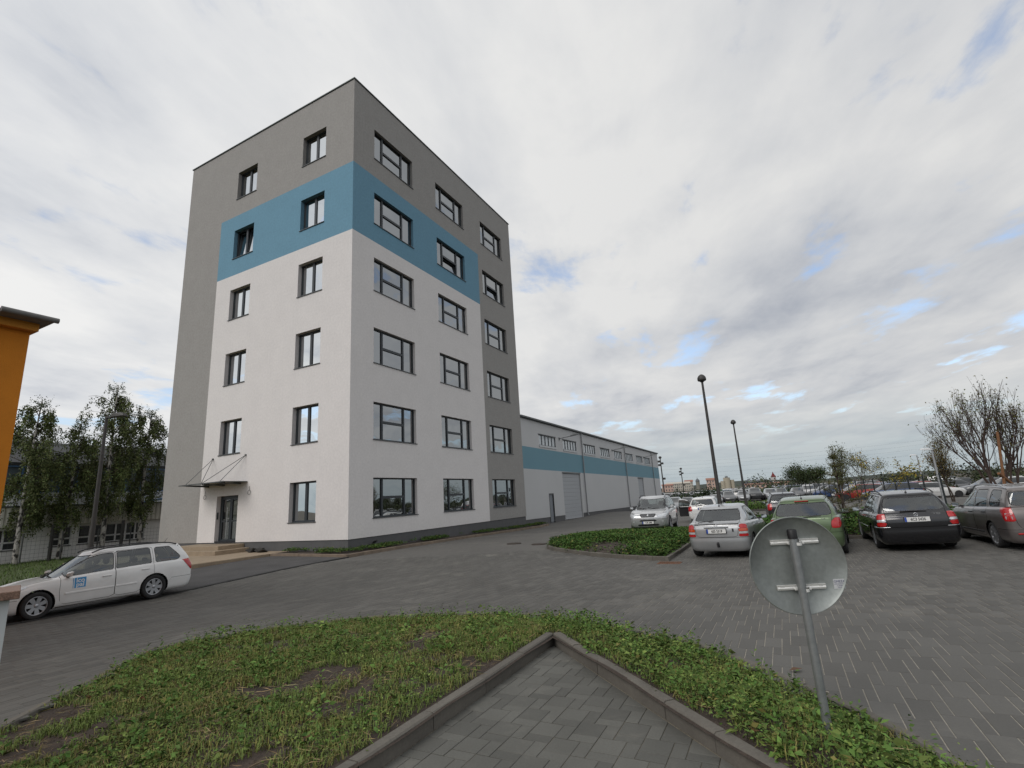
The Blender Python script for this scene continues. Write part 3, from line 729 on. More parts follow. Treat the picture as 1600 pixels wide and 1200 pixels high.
# entrance
u0, u1, v0, v1 = DOOR; d = .225; um = (u0+u1)/2; w = .09
q = MB(); bars(q, [(u0, u0+w, v0, v1), (u1-w, u1, v0, v1), (u0+w, u1-w, v1-w, v1)], d, d+.10); q.box((u0+w, d-.01, v0), (u1-w, d+.1, v0+.03))
df = fmap(q, 'L').build('entrance_door', [M_FRAME], tower)
for a, b in ((u0+w+.005, um-.003), (um+.003, u1-w-.005)):
    q = MB(); f_ = .095; bars(q, [(a, a+f_, v0+.035, v1-w-.005), (b-f_, b, v0+.035, v1-w-.005), (a+f_, b-f_, v0+.035, v0+.16), (a+f_, b-f_, v1-w-.005-f_, v1-w-.005), (a+f_, b-f_, v0+1.02, v0+1.10)], d+.01, d+.08)
    fmap(q, 'L').build('door_leaf', [M_FRAME], df)
    pane_obj('pane', df, 'L', a+f_, b-f_, d+.05, v0+.16, v0+1.02, G_WINR); pane_obj('pane', df, 'L', a+f_, b-f_, d+.05, v0+1.10, v1-w-f_, G_WINR)
q = MB(); q.cyl((um+.16, d-.07, v0+.25), (um+.16, d-.07, v0+1.75), .018, None, 10)
for z_ in (.4, 1.6): q.cyl((um+.16, d-.07, v0+z_), (um+.16, d+.02, v0+z_), .012, None, 8)
q.box((um+.02, d-.05, v0+1.18), (um+.14, d-.03, v0+1.21)); fmap(q, 'L').build('door_handle', [M_CHROMEB], df) if 'M_CHROMEB' in globals() else fmap(q, 'L').build('door_handle', [mat('handle_steel', (.55, .56, .57), .3, metal=.9)], df)
room(tower, df, 'L', u0, u1, v0+.05, v1, d)
q = MB(); q.box((DOOR[1]-.006, .05, -.05), (DOOR[1]-.03, .14, .32)) if False else q.box((DOOR[1]-.028, .05, -.15), (DOOR[1]-.001, .13, .20)); fmap(q, 'L').build('doorbell_panel', [M_STEEL], tower)
# canopy of glass on steel arms, hung from two pairs of rods
cz = 1.62; q = MB(); q.box((6.95, -1.30, cz), (10.60, -1.24, cz+.05)); q.box((6.95, -1.24, cz+.005), (6.99, -.02, cz+.045)); q.box((10.56, -1.24, cz+.005), (10.60, -.02, cz+.045)); q.box((6.99, -.06, cz+.0), (10.56, -.01, cz+.05))
can = fmap(q, 'L').build('canopy', [M_STEEL], tower)
q = MB(); q.add([(6.99, -1.24, cz+.03), (10.56, -1.24, cz+.03), (10.56, -.06, cz+.03), (6.99, -.06, cz+.03)], [(0, 1, 2, 3)]); fmap(q, 'L').build('canopy_glass', [glass_mat('canopy_glass', (.55, .65, .62), 1.9, .6, .06)], can)
for u_ in (7.45, 8.77, 10.1):
    q = MB(); q.prism([(-1.2, cz-.01), (-.02, cz-.01), (-.02, cz-.09), (-1.2, cz-.035)], u_-.02, u_+.02, 'x'); fmap(q, 'L').build('canopy_arm', [M_STEEL], can)
for ua, za in ((9.91, 3.02), (7.19, 3.0)):
    for ub_ in ((10.35, 9.0) if ua > 9 else (8.95, 7.5)):
        q = MB(); q.cyl((ua, -.02, za), (ub_, -1.1, cz+.06), .016, None, 8); fmap(q, 'L').build('canopy_rod', [M_STEEL], can)
    q = MB(); q.cyl((ua, .0, za), (ua, -.07, za), .05, .035, 10); fmap(q, 'L').build('rod_anchor', [M_STEEL], can)
for ua, za in ((10.36, 1.34), (6.73, 1.40)):
    q = MB(); pts = [(ua+.01, -.005, za), (ua+.01, -.03, za-.04), (ua, -.03, za-.20)]
    for k in range(14): a_ = 2*math.pi*k/13; pts.append((ua+.11*math.sin(a_), -.035-.004*(k % 2), za-.31+.11*math.cos(a_)))
    q.tube(pts, .009, 5); fmap(q, 'L').build('loose_cable', [M_CABLE], tower)
q = MB(); q.cyl((1.55, -.03, -1.9), (1.55, -.03, -1.55), .05, None, 10); q.cyl((1.55, -.04, -1.55), (1.55, -.22, -1.50), .05, None, 10); fmap(q, 'R').build('outlet_pipe', [M_CABLE], tower)

# entrance steps and slab
st = thing('entrance_steps', 'two new concrete steps in front of the tower entrance', 'steps', (CX, CY, 0), R(TH))
q = MB(); q.box((-1.30, 6.95, -2.2), (.03, 10.7, -1.36), 0, .012); q.build('upper_step', [M_CONC], st)
q = MB(); q.box((-1.70, 6.55, -2.2), (-1.30, 11.2, -1.55), 0, .012); q.box((-1.30, 6.55, -2.2), (.03, 6.95, -1.55), 0, .012); q.box((-1.30, 10.7, -2.2), (.03, 11.2, -1.55), 0, .012); q.build('lower_step', [M_CONC], st)
q = MB(); q.box((-4.4, 3.7, -2.4), (.03, 14.0, -1.74), 0, .02); o = q.build('entrance_slab', [M_CONC]); o.location = (CX, CY, 0); o.rotation_euler = (0, 0, R(TH)); o['kind'] = 'structure'
for k, (x_, y_, s_) in enumerate(((-.45, 5.75, .26), (-.35, 5.35, .22), (-.5, 4.9, .20))):
    V, F = _hull([(x_+s_*random.uniform(-1, 1), y_+s_*random.uniform(-1, 1)*1.3, -1.76+s_*random.uniform(0, 1.0)) for _ in range(16)])
    o = mesh_obj('rubble_heap', V, F, mat('rubble', (.035, .033, .03), .95, noise=.4)); o.location = (CX, CY, 0); o.rotation_euler = (0, 0, R(TH))
    tag(o, ['dark heap of rubble nearest the entrance steps', 'dark heap of rubble between its two neighbours by the plinth', 'dark heap of rubble farthest from the entrance steps'][k], 'rubble', 'rubble heaps by the plinth')

# ------------------------------------------------------------------ long warehouse behind the tower
HY = .15; WX0, WX1 = RE, 67.0
ware = thing('warehouse', 'long pale warehouse with a blue band behind the tower', 'warehouse', (CX, CY, 0), R(TH))
M_PANEL = mat('hall_panel', (.50, .50, .50), .6, noise=.03, nscale=.4); M_PBLUE = mat('hall_panel_blue', (.125, .265, .33), .6, noise=.03, nscale=.4)
sl = lambda x: -.0085*(x-WX0)                       # the yard and the hall fall gently away
wins = [(21.0, 24.55), (26.25, 29.7), (31.85, 35.4), (37.1, 40.6), (42.35, 45.8), (47.6, 51.1), (53.0, 56.45), (57.75, 61.3)]
gates = [(25.5, 30.1), (52.6, 55.7)]; WD = (22.3, 23.15)
ev, bt, bb, pz = 6.12, 3.92, 2.20, -1.58
holes = [(a, b, 4.22, 5.10) for a, b in wins]+[(a, b, -1.95, 2.06) for a, b in gates]+[(WD[0], WD[1], -1.95, .22)]
q = facade([WX0, WX1]+[x for c in wins+gates+[WD] for x in c], [pz, -1.95, bb, bt, ev, 4.22, 5.10, 2.06, .22], holes, lambda u, v: 1 if bb < v < bt else 0, .14)
q.F, q.M = zip(*[(f, m) for f, m in zip(q.F, q.M) if sum(q.V[i][2] for i in f)/len(f) > pz-.001 or any(abs(q.V[i][1]) > .01 for i in f)]); q.F = list(q.F); q.M = list(q.M); q.S = [False]*len(q.F)
q.V = [(u, d, v+sl(u)) for u, d, v in q.V]
e0, e1 = sl(WX0), sl(WX1)
q.add([(WX1, 0, pz-.6+e1), (WX1, 30, pz-.6+e1), (WX1, 30, ev+e1), (WX1, 0, ev+e1)], [(0, 1, 2, 3)], 0); q.add([(WX0, 0, pz-.6), (WX0, 30, pz-.6), (WX0, 30, ev), (WX0, 0, ev)], [(3, 2, 1, 0)], 0)
fmap(q, 'R', 0, HY).build('wall', [M_PANEL, M_PBLUE], ware)
q = MB(); ends = [WX0]+sorted([x for c in gates+[WD] for x in c])+[WX1]
for k in range(0, len(ends), 2):
    q = MB(); n_ = max(1, int((ends[k+1]-ends[k])/4))
    for j in range(n_):
        a = ends[k]+(ends[k+1]-ends[k])*j/n_; b = ends[k]+(ends[k+1]-ends[k])*(j+1)/n_; q.add([(a, .03, -2.4), (b, .03, -2.4), (b, .03, pz+sl(b)), (a, .03, pz+sl(a)), (a, .0, pz+sl(a)+.01), (b, .0, pz+sl(b)+.01)], [(0, 1, 2, 3), (3, 2, 5, 4)])
    fmap(q, 'R', 0, HY).build('plinth', [M_PLINTH], ware)
q = MB(); q.add([(WX0, -.10, ev+e0), (WX1+.1, -.10, ev+e1), (WX1+.1, -.10, ev+.2+e1), (WX0, -.10, ev+.2+e0), (WX0, 15, ev+.75+e0), (WX1+.1, 15, ev+.75+e1), (WX0, .0, ev-.02+e0), (WX1+.1, 0, ev-.02+e1), (WX0, 30, ev+.2+e0), (WX1+.1, 30, ev+.2+e1)], [(0, 1, 2, 3), (3, 2, 5, 4), (6, 7, 1, 0), (4, 5, 9, 8)])
fmap(q, 'R', 0, HY).build('roof', [mat('hall_roof', (.075, .082, .088), .6)], ware)
q = MB(); q.add([(WX1, 0, ev+e1), (WX1, 30, ev+e1), (WX1, 30, ev+.2+e1), (WX1, 15, ev+.74+e1), (WX1, 0, ev+.2+e1)], [(0, 1, 2, 3, 4)]); fmap(q, 'R', 0, HY).build('gable', [M_PANEL], ware)
q = MB(); q.box((WX0, -.22, ev+.02), (WX0+.01, -.10, ev+.14)); q.V = []; q.F = []; q.M = []; q.S = []
q.add([(WX0, -.22, ev+.05), (WX1, -.22, ev+.05+e1), (WX1, -.22, ev+.17+e1), (WX0, -.22, ev+.17), (WX0, -.10, ev+.05), (WX1, -.10, ev+.05+e1)], [(0, 1, 2, 3), (4, 5, 1, 0)]); fmap(q, 'R', 0, HY).build('gutter', [M_STEEL], ware)
for a, b in wins:
    z0, z1 = 4.22+sl(a), 5.10+sl(a); q = MB(); w = .05; n = 5; rects = [(a, a+w, z0, z1), (b-w, b, z0, z1), (a+w, b-w, z0, z0+w), (a+w, b-w, z1-w, z1)]
    for k in range(1, n): u = a+(b-a)*k/n; rects.append((u-.05, u+.05, z0+w, z1-w))
    bars(q, rects, .05, .12); f = fmap(q, 'R', 0, HY).build('window', [M_FRAME], ware)
    for k in range(n):
        ua, ub_ = a+(b-a)*k/n+.05, a+(b-a)*(k+1)/n-.05; pane_obj('pane', f, 'R', ua, ub_, .09, z0+w, z1-w, G_HALL, 0, 0, HY) if 'G_HALL' in globals() else pane_obj('pane', f, 'R', ua, ub_, .09, z0+w, z1-w, mat('milky_pane', (.45, .48, .50), .25, coat=.6), 0, 0, HY)
    q = MB(); q.box((a-.03, -.05, z0-.16), (b+.03, .05, z0-.0)); fmap(q, 'R', 0, HY).build('sill', [mat('sill_pale', (.50, .51, .52), .5)], f)
    q = MB(); q.box((a-.12, -.05, z1), (b+.02, .06, z1+.05)); fmap(q, 'R', 0, HY).build('head_flashing', [M_STEEL], f)
for a, b in gates:
    z1 = 2.06+sl(a); q = MB(); n = 12; g0 = -2.15
    root_ = None
    q.box((a, .10, g0), (a+.03, .16, z1)); q.box((b-.03, .10, g0), (b, .16, z1)); q.box((a+.03, .10, z1-.03), (b-.03, .16, z1)); root_ = fmap(q, 'R', 0, HY).build('roller_gate', [M_STEEL], ware)
    for k in range(n):
        za, zb_ = g0+(z1-.03-g0)*k/n, g0+(z1-.03-g0)*(k+1)/n; q = MB(); q.box((a+.03, .115, za+.004), (b-.03, .15, zb_-.004), 0, .006); fmap(q, 'R', 0, HY).build('gate_panel', [mat('gate_panel', (.36, .37, .385), .5)], root_)
    q = MB(); q.box((a-.05, -.02, z1), (b+.05, .10, z1+.09)); fmap(q, 'R', 0, HY).build('gate_head', [M_STEEL], root_)
z0, z1 = -2.1, .22+sl(22); q = MB(); q.box((WD[0], .08, z0), (WD[1], .13, z1)); dd = fmap(q, 'R', 0, HY).build('side_door', [mat('door_grey', (.20, .215, .235), .5)], ware)
q = MB(); q.box((WD[0]-.06, -.02, z1-.0), (WD[1]+.06, .08, z1+.08)); q.box((WD[0]-.06, -.02, z0), (WD[0], .10, z1)); q.box((WD[1], -.02, z0), (WD[1]+.06, .10, z1)); fmap(q, 'R', 0, HY).build('frame', [M_STEEL], dd)
q = MB(); q.box((WD[0]+.08, .02, -1.0), (WD[0]+.2, .06, -.96)); fmap(q, 'R', 0, HY).build('handle', [M_STEEL], dd)
for u in (31.1, 47.0, 62.4):
    q = MB(); e = sl(u); q.cyl((u, -.10, ev+e), (u, -.10, -1.6+e), .055, None, 10); q.tube([(u, -.10, -1.6+e), (u, -.12, -1.75+e), (u, -.22, -1.86+e)], .055, 10); fmap(q, 'R', 0, HY).build('downpipe', [mat('pipe_zinc', (.26, .265, .27), .5, metal=.5)], ware)
for u in (25.4, 41.7, 57.2):
    e = sl(u); q = MB(); q.box((u-.08, -.06, 4.98+e), (u+.08, 0, 5.2+e)); q.tube([(u, -.05, 5.1+e), (u+.25, -.55, 5.2+e), (u+.5, -1.1, 5.3+e)], .03, 8); l_ = fmap(q, 'R', 0, HY).build('wall_lamp', [M_STEEL], ware)
    q = MB(); V, F = _hull([(u+.42, -.95, 5.25+e), (u+.6, -.95, 5.25+e), (u+.44, -.95, 5.36+e), (u+.58, -.95, 5.36+e), (u+.62, -1.75, 5.38+e), (u+.78, -1.75, 5.38+e), (u+.64, -1.7, 5.47+e), (u+.76, -1.7, 5.47+e), (u+.70, -1.3, 5.50+e)]); q.add(V, F); fmap(q, 'R', 0, HY).build('lamp_head', [M_STEEL], l_)

# ------------------------------------------------------------------ low works building behind the birches
OFF = 28.33
work = thing('works_building', 'low works building with a corrugated fascia behind the birches', 'building', loc(0, OFF)+(0,), R(TH))
M_OLDW = mat('old_white_wall', (.83, .82, .80), .9, noise=.10, nscale=1.5, bump=.004, bscale=40); M_CORR = mat('corrugated_sheet', (.62, .60, .53), .7, noise=.12, nscale=.8); M_BFR = mat('blue_steel', (.10, .20, .38), .5); M_DKROOF = mat('dark_roof', (.045, .047, .05), .8)
X0, X1 = -14.0, 9.6
M_WFR = mat('white_frame', (.66, .66, .65), .6)
wnd = []
for a, b in ((-7.5, -6.2), (-5.5, -3.9), (-2.75, -1.35), (.35, 1.55), (1.98, 3.40), (3.66, 6.30)): wnd.append((a, b, -1.34, -.05))
q = facade([X0, X1]+[x for w_ in wnd for x in w_[:2]], [-3.0, .12, -1.34, -.05], wnd, lambda u, v: 0, .14); q.build('wall', [M_OLDW], work)
for a, b, c, e in wnd:
    n = 4 if b-a > 2 else 2; q = MB(); w = .05; vm = c+(e-c)*.36; rects = [(a, a+w, c, e), (b-w, b, c, e), (a+w, b-w, c, c+w), (a+w, b-w, e-w, e)]
    for k in range(1, n): u = a+(b-a)*k/n; rects.append((u-.055, u+.055, c+w, e-w))
    bars(q, rects, .06, .12); us = [a+w]+[x for k in range(1, n) for x in (a+(b-a)*k/n-.055, a+(b-a)*k/n+.055)]+[b-w]
    for k in range(n): bars(q, [(us[2*k], us[2*k+1], vm-.05, vm+.05)], .06, .12)
    f = q.build('window', [M_WFR], work)
    for k in range(n):
        for z0, z1 in ((c+w, vm-.05), (vm+.05, e-w)):
            p_ = MB(); p_.add([(us[2*k], .09, z0), (us[2*k+1], .09, z0), (us[2*k+1], .09, z1), (us[2*k], .09, z1)], [(0, 1, 2, 3)]); p_.build('pane', [mat('old_pane', (.025, .03, .032), .08, coat=.5)], f)
    p_ = MB(); p_.box((a-.05, -.06, c-.06), (b+.05, .04, c-.0)); p_.build('sill', [M_STEEL], f)
# corrugated fascia: one sheet with square ribs
q = MB(); pts = []; u = X0
while u < X1: pts += [(u, -.30), (u+.07, -.36), (u+.19, -.36), (u+.26, -.30)]; u += .32
for k in range(len(pts)-1): q.add([(pts[k][0], pts[k][1], .10), (pts[k+1][0], pts[k+1][1], .10), (pts[k+1][0], pts[k+1][1], 1.36), (pts[k][0], pts[k][1], 1.36)], [(0, 1, 2, 3)])
q.add([(X0, -.30, .10), (X1, -.30, .10), (X1, 0, .12), (X0, 0, .12)], [(3, 2, 1, 0)]); q.build('corrugated_fascia', [M_CORR], work)
q = MB(); q.box((X0, -.42, 1.36), (X1, -.05, 1.46)); q.build('gutter', [M_STEEL], work)
q = MB(); q.box((X0, -.05, 1.36), (X1, 4.2, 1.42)); q.build('lower_roof', [mat('pale_roof', (.5, .51, .51), .8, noise=.08)], work)
q = MB(); q.box((X0, .55, 1.42), (X1, .75, 2.35)); q.build('parapet', [mat('parapet_white', (.84, .85, .85), .8, noise=.05)], work)
q = MB(); q.box((X0, .62, 2.35), (X1, .80, 2.41)); q.box((X0, .62, 4.1), (X1, .80, 4.2)); u = X0
while u < X1: q.box((u, .64, 2.41), (u+.07, .78, 4.1)); u += 1.05
gl_ = q.build('glazing_frame', [M_BFR], work); u = X0
while u < X1-1:
    p_ = MB(); p_.add([(u+.08, .72, 2.42), (u+1.04, .72, 2.42), (u+1.04, .72, 4.09), (u+.08, .72, 4.09)], [(0, 1, 2, 3)]); p_.build('pane', [mat('works_pane', (.12, .15, .18), .2, coat=.6)], gl_); u += 1.05
q = MB(); q.box((X0, .60, 4.2), (X1, 10, 4.42)); q.prism([(.60, 4.42), (10, 4.42), (10, 6.6), (6.5, 6.6)], X0, X1, 'x'); q.build('upper_roof', [M_DKROOF], work)
q = MB(); q.box((X0, .8, -3), (X1, 10, 4.2)); q.build('core', [M_OLDW], work)
# blue rail and lean-to roof near the tower
q = MB(); q.cyl((4.6, -.5, 1.5), (6.6, .4, 2.35), .05, None, 8); q.build('blue_rail', [M_BFR], work)
q = MB(); q.prism([(6.1, 1.45), (9.6, 2.0), (9.6, 2.12), (6.1, 1.57)], -.9, .1, 'y'); q.build('lean_to_roof', [M_BFR], work)
q = MB(); q.box((-1.35, -.42, .62), (-.55, -.35, 1.0)); q.build('air_vent', [M_WFR], work)

# ------------------------------------------------------------------ orange house at the left edge, gate post in front
orange = thing('orange_house', 'orange rendered house with a grey eave at the left edge', 'house', (-8.60, 8.45, 0), R(TH))
M_ORANGE = mat('render_orange', (.56, .19, .012), .9, noise=.10, nscale=1.6, bump=.003, bscale=60); M_WOODO = mat('eave_orange', (.55, .22, .025), .8)
q = MB(); q.box((-10, 0, -3), (0, 8, 3.42)); q.build('wall', [M_ORANGE], orange)
q = MB(); q.box((-10, -.16, 3.42), (.06, 8.2, 3.56)); q.build('eave', [M_WOODO], orange)
q = MB(); q.add([(-10, -.40, 3.56), (.17, -.40, 3.56), (.17, -.40, 3.62), (-10, -.40, 3.62), (.17, 8.2, 5.6), (-10, 8.2, 5.6), (.17, 8.2, 3.56), (-10, 8.2, 3.56)], [(0, 1, 2, 3), (3, 2, 4, 5), (1, 6, 4, 2), (1, 0, 7, 6)]); q.build('roof', [mat('eave_grey', (.16, .155, .15), .7, noise=.15)], orange)
for k in range(6):
    q = MB(); q.cyl((-.55-k*.9, -.44, 3.60), (.22-k*.9, -.44, 3.60), .05, None, 8); q.build('roof_edge_tile', [MATS['eave_grey']], orange)
post = thing('gate_pillar', 'white rendered wall end with a red granite cap in the left corner', 'pillar', (-3.52, 3.69, -1.72), R(44))
q = MB(); q.box((-1.6, .04, -.3), (-.05, .40, 1.245)); q.build('pillar', [mat('pillar_white', (.50, .52, .53), .9, noise=.08, nscale=3)], post)
q = MB(); q.box((-1.65, -.03, 1.245), (0, .47, 1.30), 0, .004); q.build('cap', [mat('red_granite', (.17, .10, .070), .5, noise=.55, nscale=120, noise2=(.3, 60))], post)
# ================================================================== cars
def paint(name, col, metal=0.0, rough=.35, dirt=.10):
    return mat(name, col, rough=rough, metal=metal, coat=.7, noise=dirt, nscale=2.2)
M_TYRE = mat('tyre_rubber', (.022, .022, .023), .85, noise=.25, nscale=9)
M_TRIM = mat('black_plastic', (.022, .022, .024), .6, noise=.2, nscale=20)
M_GAP = mat('shut_gap', (.008, .008, .008), .9)
M_DARK = mat('underside', (.012, .012, .012), .95)
M_SEAT = mat('seat_cloth', (.045, .046, .05), .9, noise=.2, nscale=30)
M_LINING = mat('cabin_lining', (.16, .16, .165), .9)
M_RIM = mat('wheel_alloy', (.42, .43, .45), .35, metal=.75, noise=.12, nscale=12)
M_RED = mat('red_lens', (.42, .012, .014), .12, coat=.8, noise=.2, nscale=25)
M_AMBER = mat('amber_lens', (.55, .16, .02), .15, coat=.6)
M_CLEARL = mat('clear_lens', (.60, .62, .64), .12, metal=.35, coat=.8, noise=.25, nscale=22)
M_CHROME = mat('chrome', (.70, .71, .73), .16, metal=1.0)
M_PLATE = mat('plate_white', (.72, .72, .70), .45)
M_PLATEB = mat('plate_blue', (.02, .07, .36), .45)
M_INK = mat('plate_ink', (.01, .01, .012), .5)
M_MIRROR = mat('mirror_glass', (.55, .58, .6), .05, metal=1.0)
G_CAR = glass_mat('car_glass', (.86, .93, .90), 2.1, .9, .015)
G_CARD = glass_mat('car_glass_dark', (.74, .82, .80), 2.0, .62, .015)

def interp(pts, x):
    return float(np.interp(x, [p[0] for p in pts], [p[1] for p in pts]))
def smooth_interp(pts, xs):
    """monotone cubic through (x, z) points"""
    X = np.array([p[0] for p in pts], float); Z = np.array([p[1] for p in pts], float)
    h = np.diff(X); d = np.diff(Z)/h; m = np.zeros(len(X)); m[0], m[-1] = d[0], d[-1]
    for i in range(1, len(X)-1): m[i] = 0 if d[i-1]*d[i] <= 0 else 2*d[i-1]*d[i]/(d[i-1]+d[i])
    xs = np.clip(np.asarray(xs, float), X[0], X[-1]); i = np.clip(np.searchsorted(X, xs)-1, 0, len(h)-1); t = (xs-X[i])/h[i]
    return (2*t**3-3*t**2+1)*Z[i]+(t**3-2*t**2+t)*h[i]*m[i]+(-2*t**3+3*t**2)*Z[i+1]+(t**3-t**2)*h[i]*m[i+1]
def outline(xr, xf, hw, rr, rf, br, bf, tf=.05, trr=.02, n=(7, 6, 34, 7, 8)):
    """half outline, rear centre -> front centre. rr, rf corner radii; br, bf bow of the ends; tf, trr taper of the sides"""
    P = []
    yr = hw-trr; yf = hw-tf
    for i in range(n[0]):
        y = (yr-rr)*i/n[0]; P.append((xr+br*(y/yr)**2, y))
    x0 = xr+br*((yr-rr)/yr)**2
    for i in range(n[1]):
        a = math.pi/2*i/n[1]; P.append((x0+rr*(1-math.cos(a)), yr-rr+rr*math.sin(a)))
    xe = xf-bf*((yf-rf)/yf)**2; xa, xb = x0+rr, xe-rf*1.25
    for i in range(n[2]):
        t = i/n[2]; x = xa+(xb-xa)*t
        y = hw-trr*max(0, 1-t/.3)**2-tf*max(0, (t-.62)/.38)**2
        P.append((x, y))
    for i in range(n[3]):
        a = math.pi/2*i/n[3]; P.append((xb+rf*1.25*math.sin(a), yf-rf+rf*math.cos(a)))
    for i in range(n[4]+1):
        y = (yf-rf)*(1-i/n[4]); P.append((xf-bf*(y/yf)**2, y))
    return np.array(P)
def catmull(K, i, t):
    n = len(K); p0 = K[max(i-1, 0)]; p1 = K[i]; p2 = K[i+1]; p3 = K[min(i+2, n-1)]
    return .5*((2*p1)+(-p0+p2)*t+(2*p0-5*p1+4*p2-p3)*t*t+(-p0+3*p1-3*p2+p3)*t**3)

def car_shell(s, lod=1):
    """grid of the outer skin -> attribute rows (x y z nx ny nz pr pf v) and quads, both sides"""
    L, W, H = s['L'], s['W'], s['H']; hw = W/2; g = s.get('g', .2)
    n = (7, 6, 36, 7, 8) if lod else (2, 2, 8, 2, 2)
    cow, wt, rt, rb = s['cowl'], s['wst'], s['rrt'], s['rrb']     # windscreen base, windscreen top, roof rear end, rear glass base
    belt = s['belt']; roof = s['roof']
    rr, rf = s.get('rr', .17), s.get('rf', .30); br, bf = s.get('br', .05), s.get('bf', .16)
    nose = s.get('nose', .0)
    def ring(xr, xf, hw_, z, rr=rr, rf=rf, br=br, bf=bf, tf=.06, trr=.03):
        P = outline(xr, xf, hw_, rr, rf, br, bf, tf, trr, n)
        if callable(z): Z = z(P[:, 0])
        else: Z = np.full(len(P), z)
        return np.c_[P, Z]
    zb = lambda x: smooth_interp(belt, x)
    mid = s.get('mid', .58)
    low = [ring(.10, L-.16, hw-.10, g), ring(.05, L-.07, hw-.035, g+.07), ring(.0+s.get('rlow', 0), L-.015, hw-.008, g+.24), ring(s.get('rlow', 0), L-.0, hw, mid),
           ring(.0+s.get('rmid', .0), L-.03-nose*.5, hw-.004, lambda x: zb(x)*.55+mid*.45),
           ring(s.get('rsh', .03), L-.07-nose, hw-.022, lambda x: zb(x)-.075),
           ring(s.get('rsh', .03)+.012, L-.10-nose, hw-.04, lambda x: zb(x)-.028),
           ring(s.get('rsh', .03)+.035, L-.135-nose, hw-.075, lambda x: zb(x)+.0)]
    tum = s.get('tumble', .17)
    def gring(t):
        # greenhouse: t 0 belt .. 1 roof edge
        bow = math.sin(math.pi*t)*s.get('ghbow', .022)
        xr = rb+(rt-rb)*t-bow*.6; xf = cow+(wt-cow)*t+bow*1.6
        w = hw-.085-tum*(t**1.25)+bow*.6
        def z(x): return (zb(x)+.012)*(1-t)+(smooth_interp(roof, x)-.055)*t
        return ring(xr, xf, w, z, rr=s.get('grr', .10)+.04*t, rf=.16+.04*t, br=s.get('gbr', .05), bf=.20, tf=.04, trr=s.get('gtr', .03))
    gh = [gring(t) for t in (0, .25, .5, .75, 1.0)]
    w8 = hw-.085-tum
    rf2 = lambda dz: (lambda x: smooth_interp(roof, x)-dz)
    top = [gh[-1], ring(rt+.03, wt-.035, w8-.045, rf2(.022), rr=.13, rf=.18, br=.05, bf=.18, tf=.04), ring(rt+.09, wt-.12, w8-.13, rf2(.006), rr=.13, rf=.18, br=.05, bf=.16, tf=.04),
           ring(rt+.25, wt-.30, w8*.5, rf2(.0), rr=.1, rf=.12, br=.04, bf=.1, tf=.02), ring(rt+.35, wt-.45, .0012, rf2(-.004), rr=.0005, rf=.0005, br=.0, bf=.0, tf=.0, trr=0)]
    rows, vs = [], []
    sub = 3 if lod else 1
    if not lod: low = [low[0], low[3], low[5], low[7]]; gh = [gh[0], gh[4]]; top = [top[0], top[2], top[4]]
    for K, v0, v1 in ((low, 0, 1), ):
        for i in range(len(K)-1):
            for j in range(sub): rows.append(catmull(K, i, j/sub)); vs.append(v0+(v1-v0)*(i+j/sub)/(len(K)-1))
    nh = 8 if lod else 1
    for j in range(nh):
        t = j/nh; r_ = low[-1]*(1-t)+gh[0]*t
        r_ = r_.copy(); r_[:, 2] += s.get('hoodbow', .03)*math.sin(math.pi*t*.5)*np.clip((r_[:, 0]-cow+.2)/.5, 0, 1)*(1-.6*t)
        rows.append(r_); vs.append(1+t)
    for i in range(len(gh)-1):
        for j in range(sub): rows.append(catmull(gh, i, j/sub)); vs.append(2+(i+j/sub)/(len(gh)-1))
    for i in range(len(top)-1):
        for j in range(sub): rows.append(catmull(top, i, j/sub)); vs.append(3+(i+j/sub)/(len(top)-1))
    rows.append(top[-1]); vs.append(4)
    P = np.array(rows); nr, N, _ = P.shape
    seg = np.linalg.norm(np.diff(P[:, :, :2], axis=1), axis=2); pr = np.c_[np.zeros(nr), np.cumsum(seg, axis=1)]; pf = pr[:, -1:]-pr
    full = np.concatenate([P[:, ::-1]*np.array([1, -1, 1]), P[:, 1:]], axis=1)       # right side ... front centre first? keep seam at front
    # order along a ring: front centre (right) -> rear centre -> front centre (left)
    PR = np.concatenate([pr[:, ::-1], pr[:, 1:]], axis=1); PF = np.concatenate([pf[:, ::-1], pf[:, 1:]], axis=1)
    M = full.shape[1]
    # normals by differences
    du = np.zeros_like(full); du[:, 1:-1] = full[:, 2:]-full[:, :-2]; du[:, 0] = full[:, 1]-full[:, -2]; du[:, -1] = du[:, 0]
    dv = np.zeros_like(full); dv[1:-1] = full[2:]-full[:-2]; dv[0] = full[1]-full[0]; dv[-1] = full[-1]-full[-2]
    Nn = np.cross(dv, du); ln = np.linalg.norm(Nn, axis=2, keepdims=True); Nn = np.where(ln > 1e-9, Nn/np.maximum(ln, 1e-9), np.array([0, 0, 1.]))
    # make outward
    cen = np.array([L/2, 0, .6]); sgn = np.sign(((full-cen)*Nn).sum(axis=2, keepdims=True)); 
    if np.mean(sgn) < 0: Nn = -Nn
    A = np.concatenate([full, Nn, PR[..., None], PF[..., None], np.repeat(np.array(vs)[:, None], M, 1)[..., None]], axis=2).reshape(-1, 9)
    F = []
    for i in range(nr-1):
        for j in range(M-1):
            a = i*M+j; F.append((a, a+1, a+M+1, a+M))
    # winding
    a, b, c, d = F[len(F)//3]; nn = np.cross(A[b, :3]-A[a, :3], A[d, :3]-A[a, :3])
    if nn@A[a, 3:6] < 0: F = [f[::-1] for f in F]
    return A, F

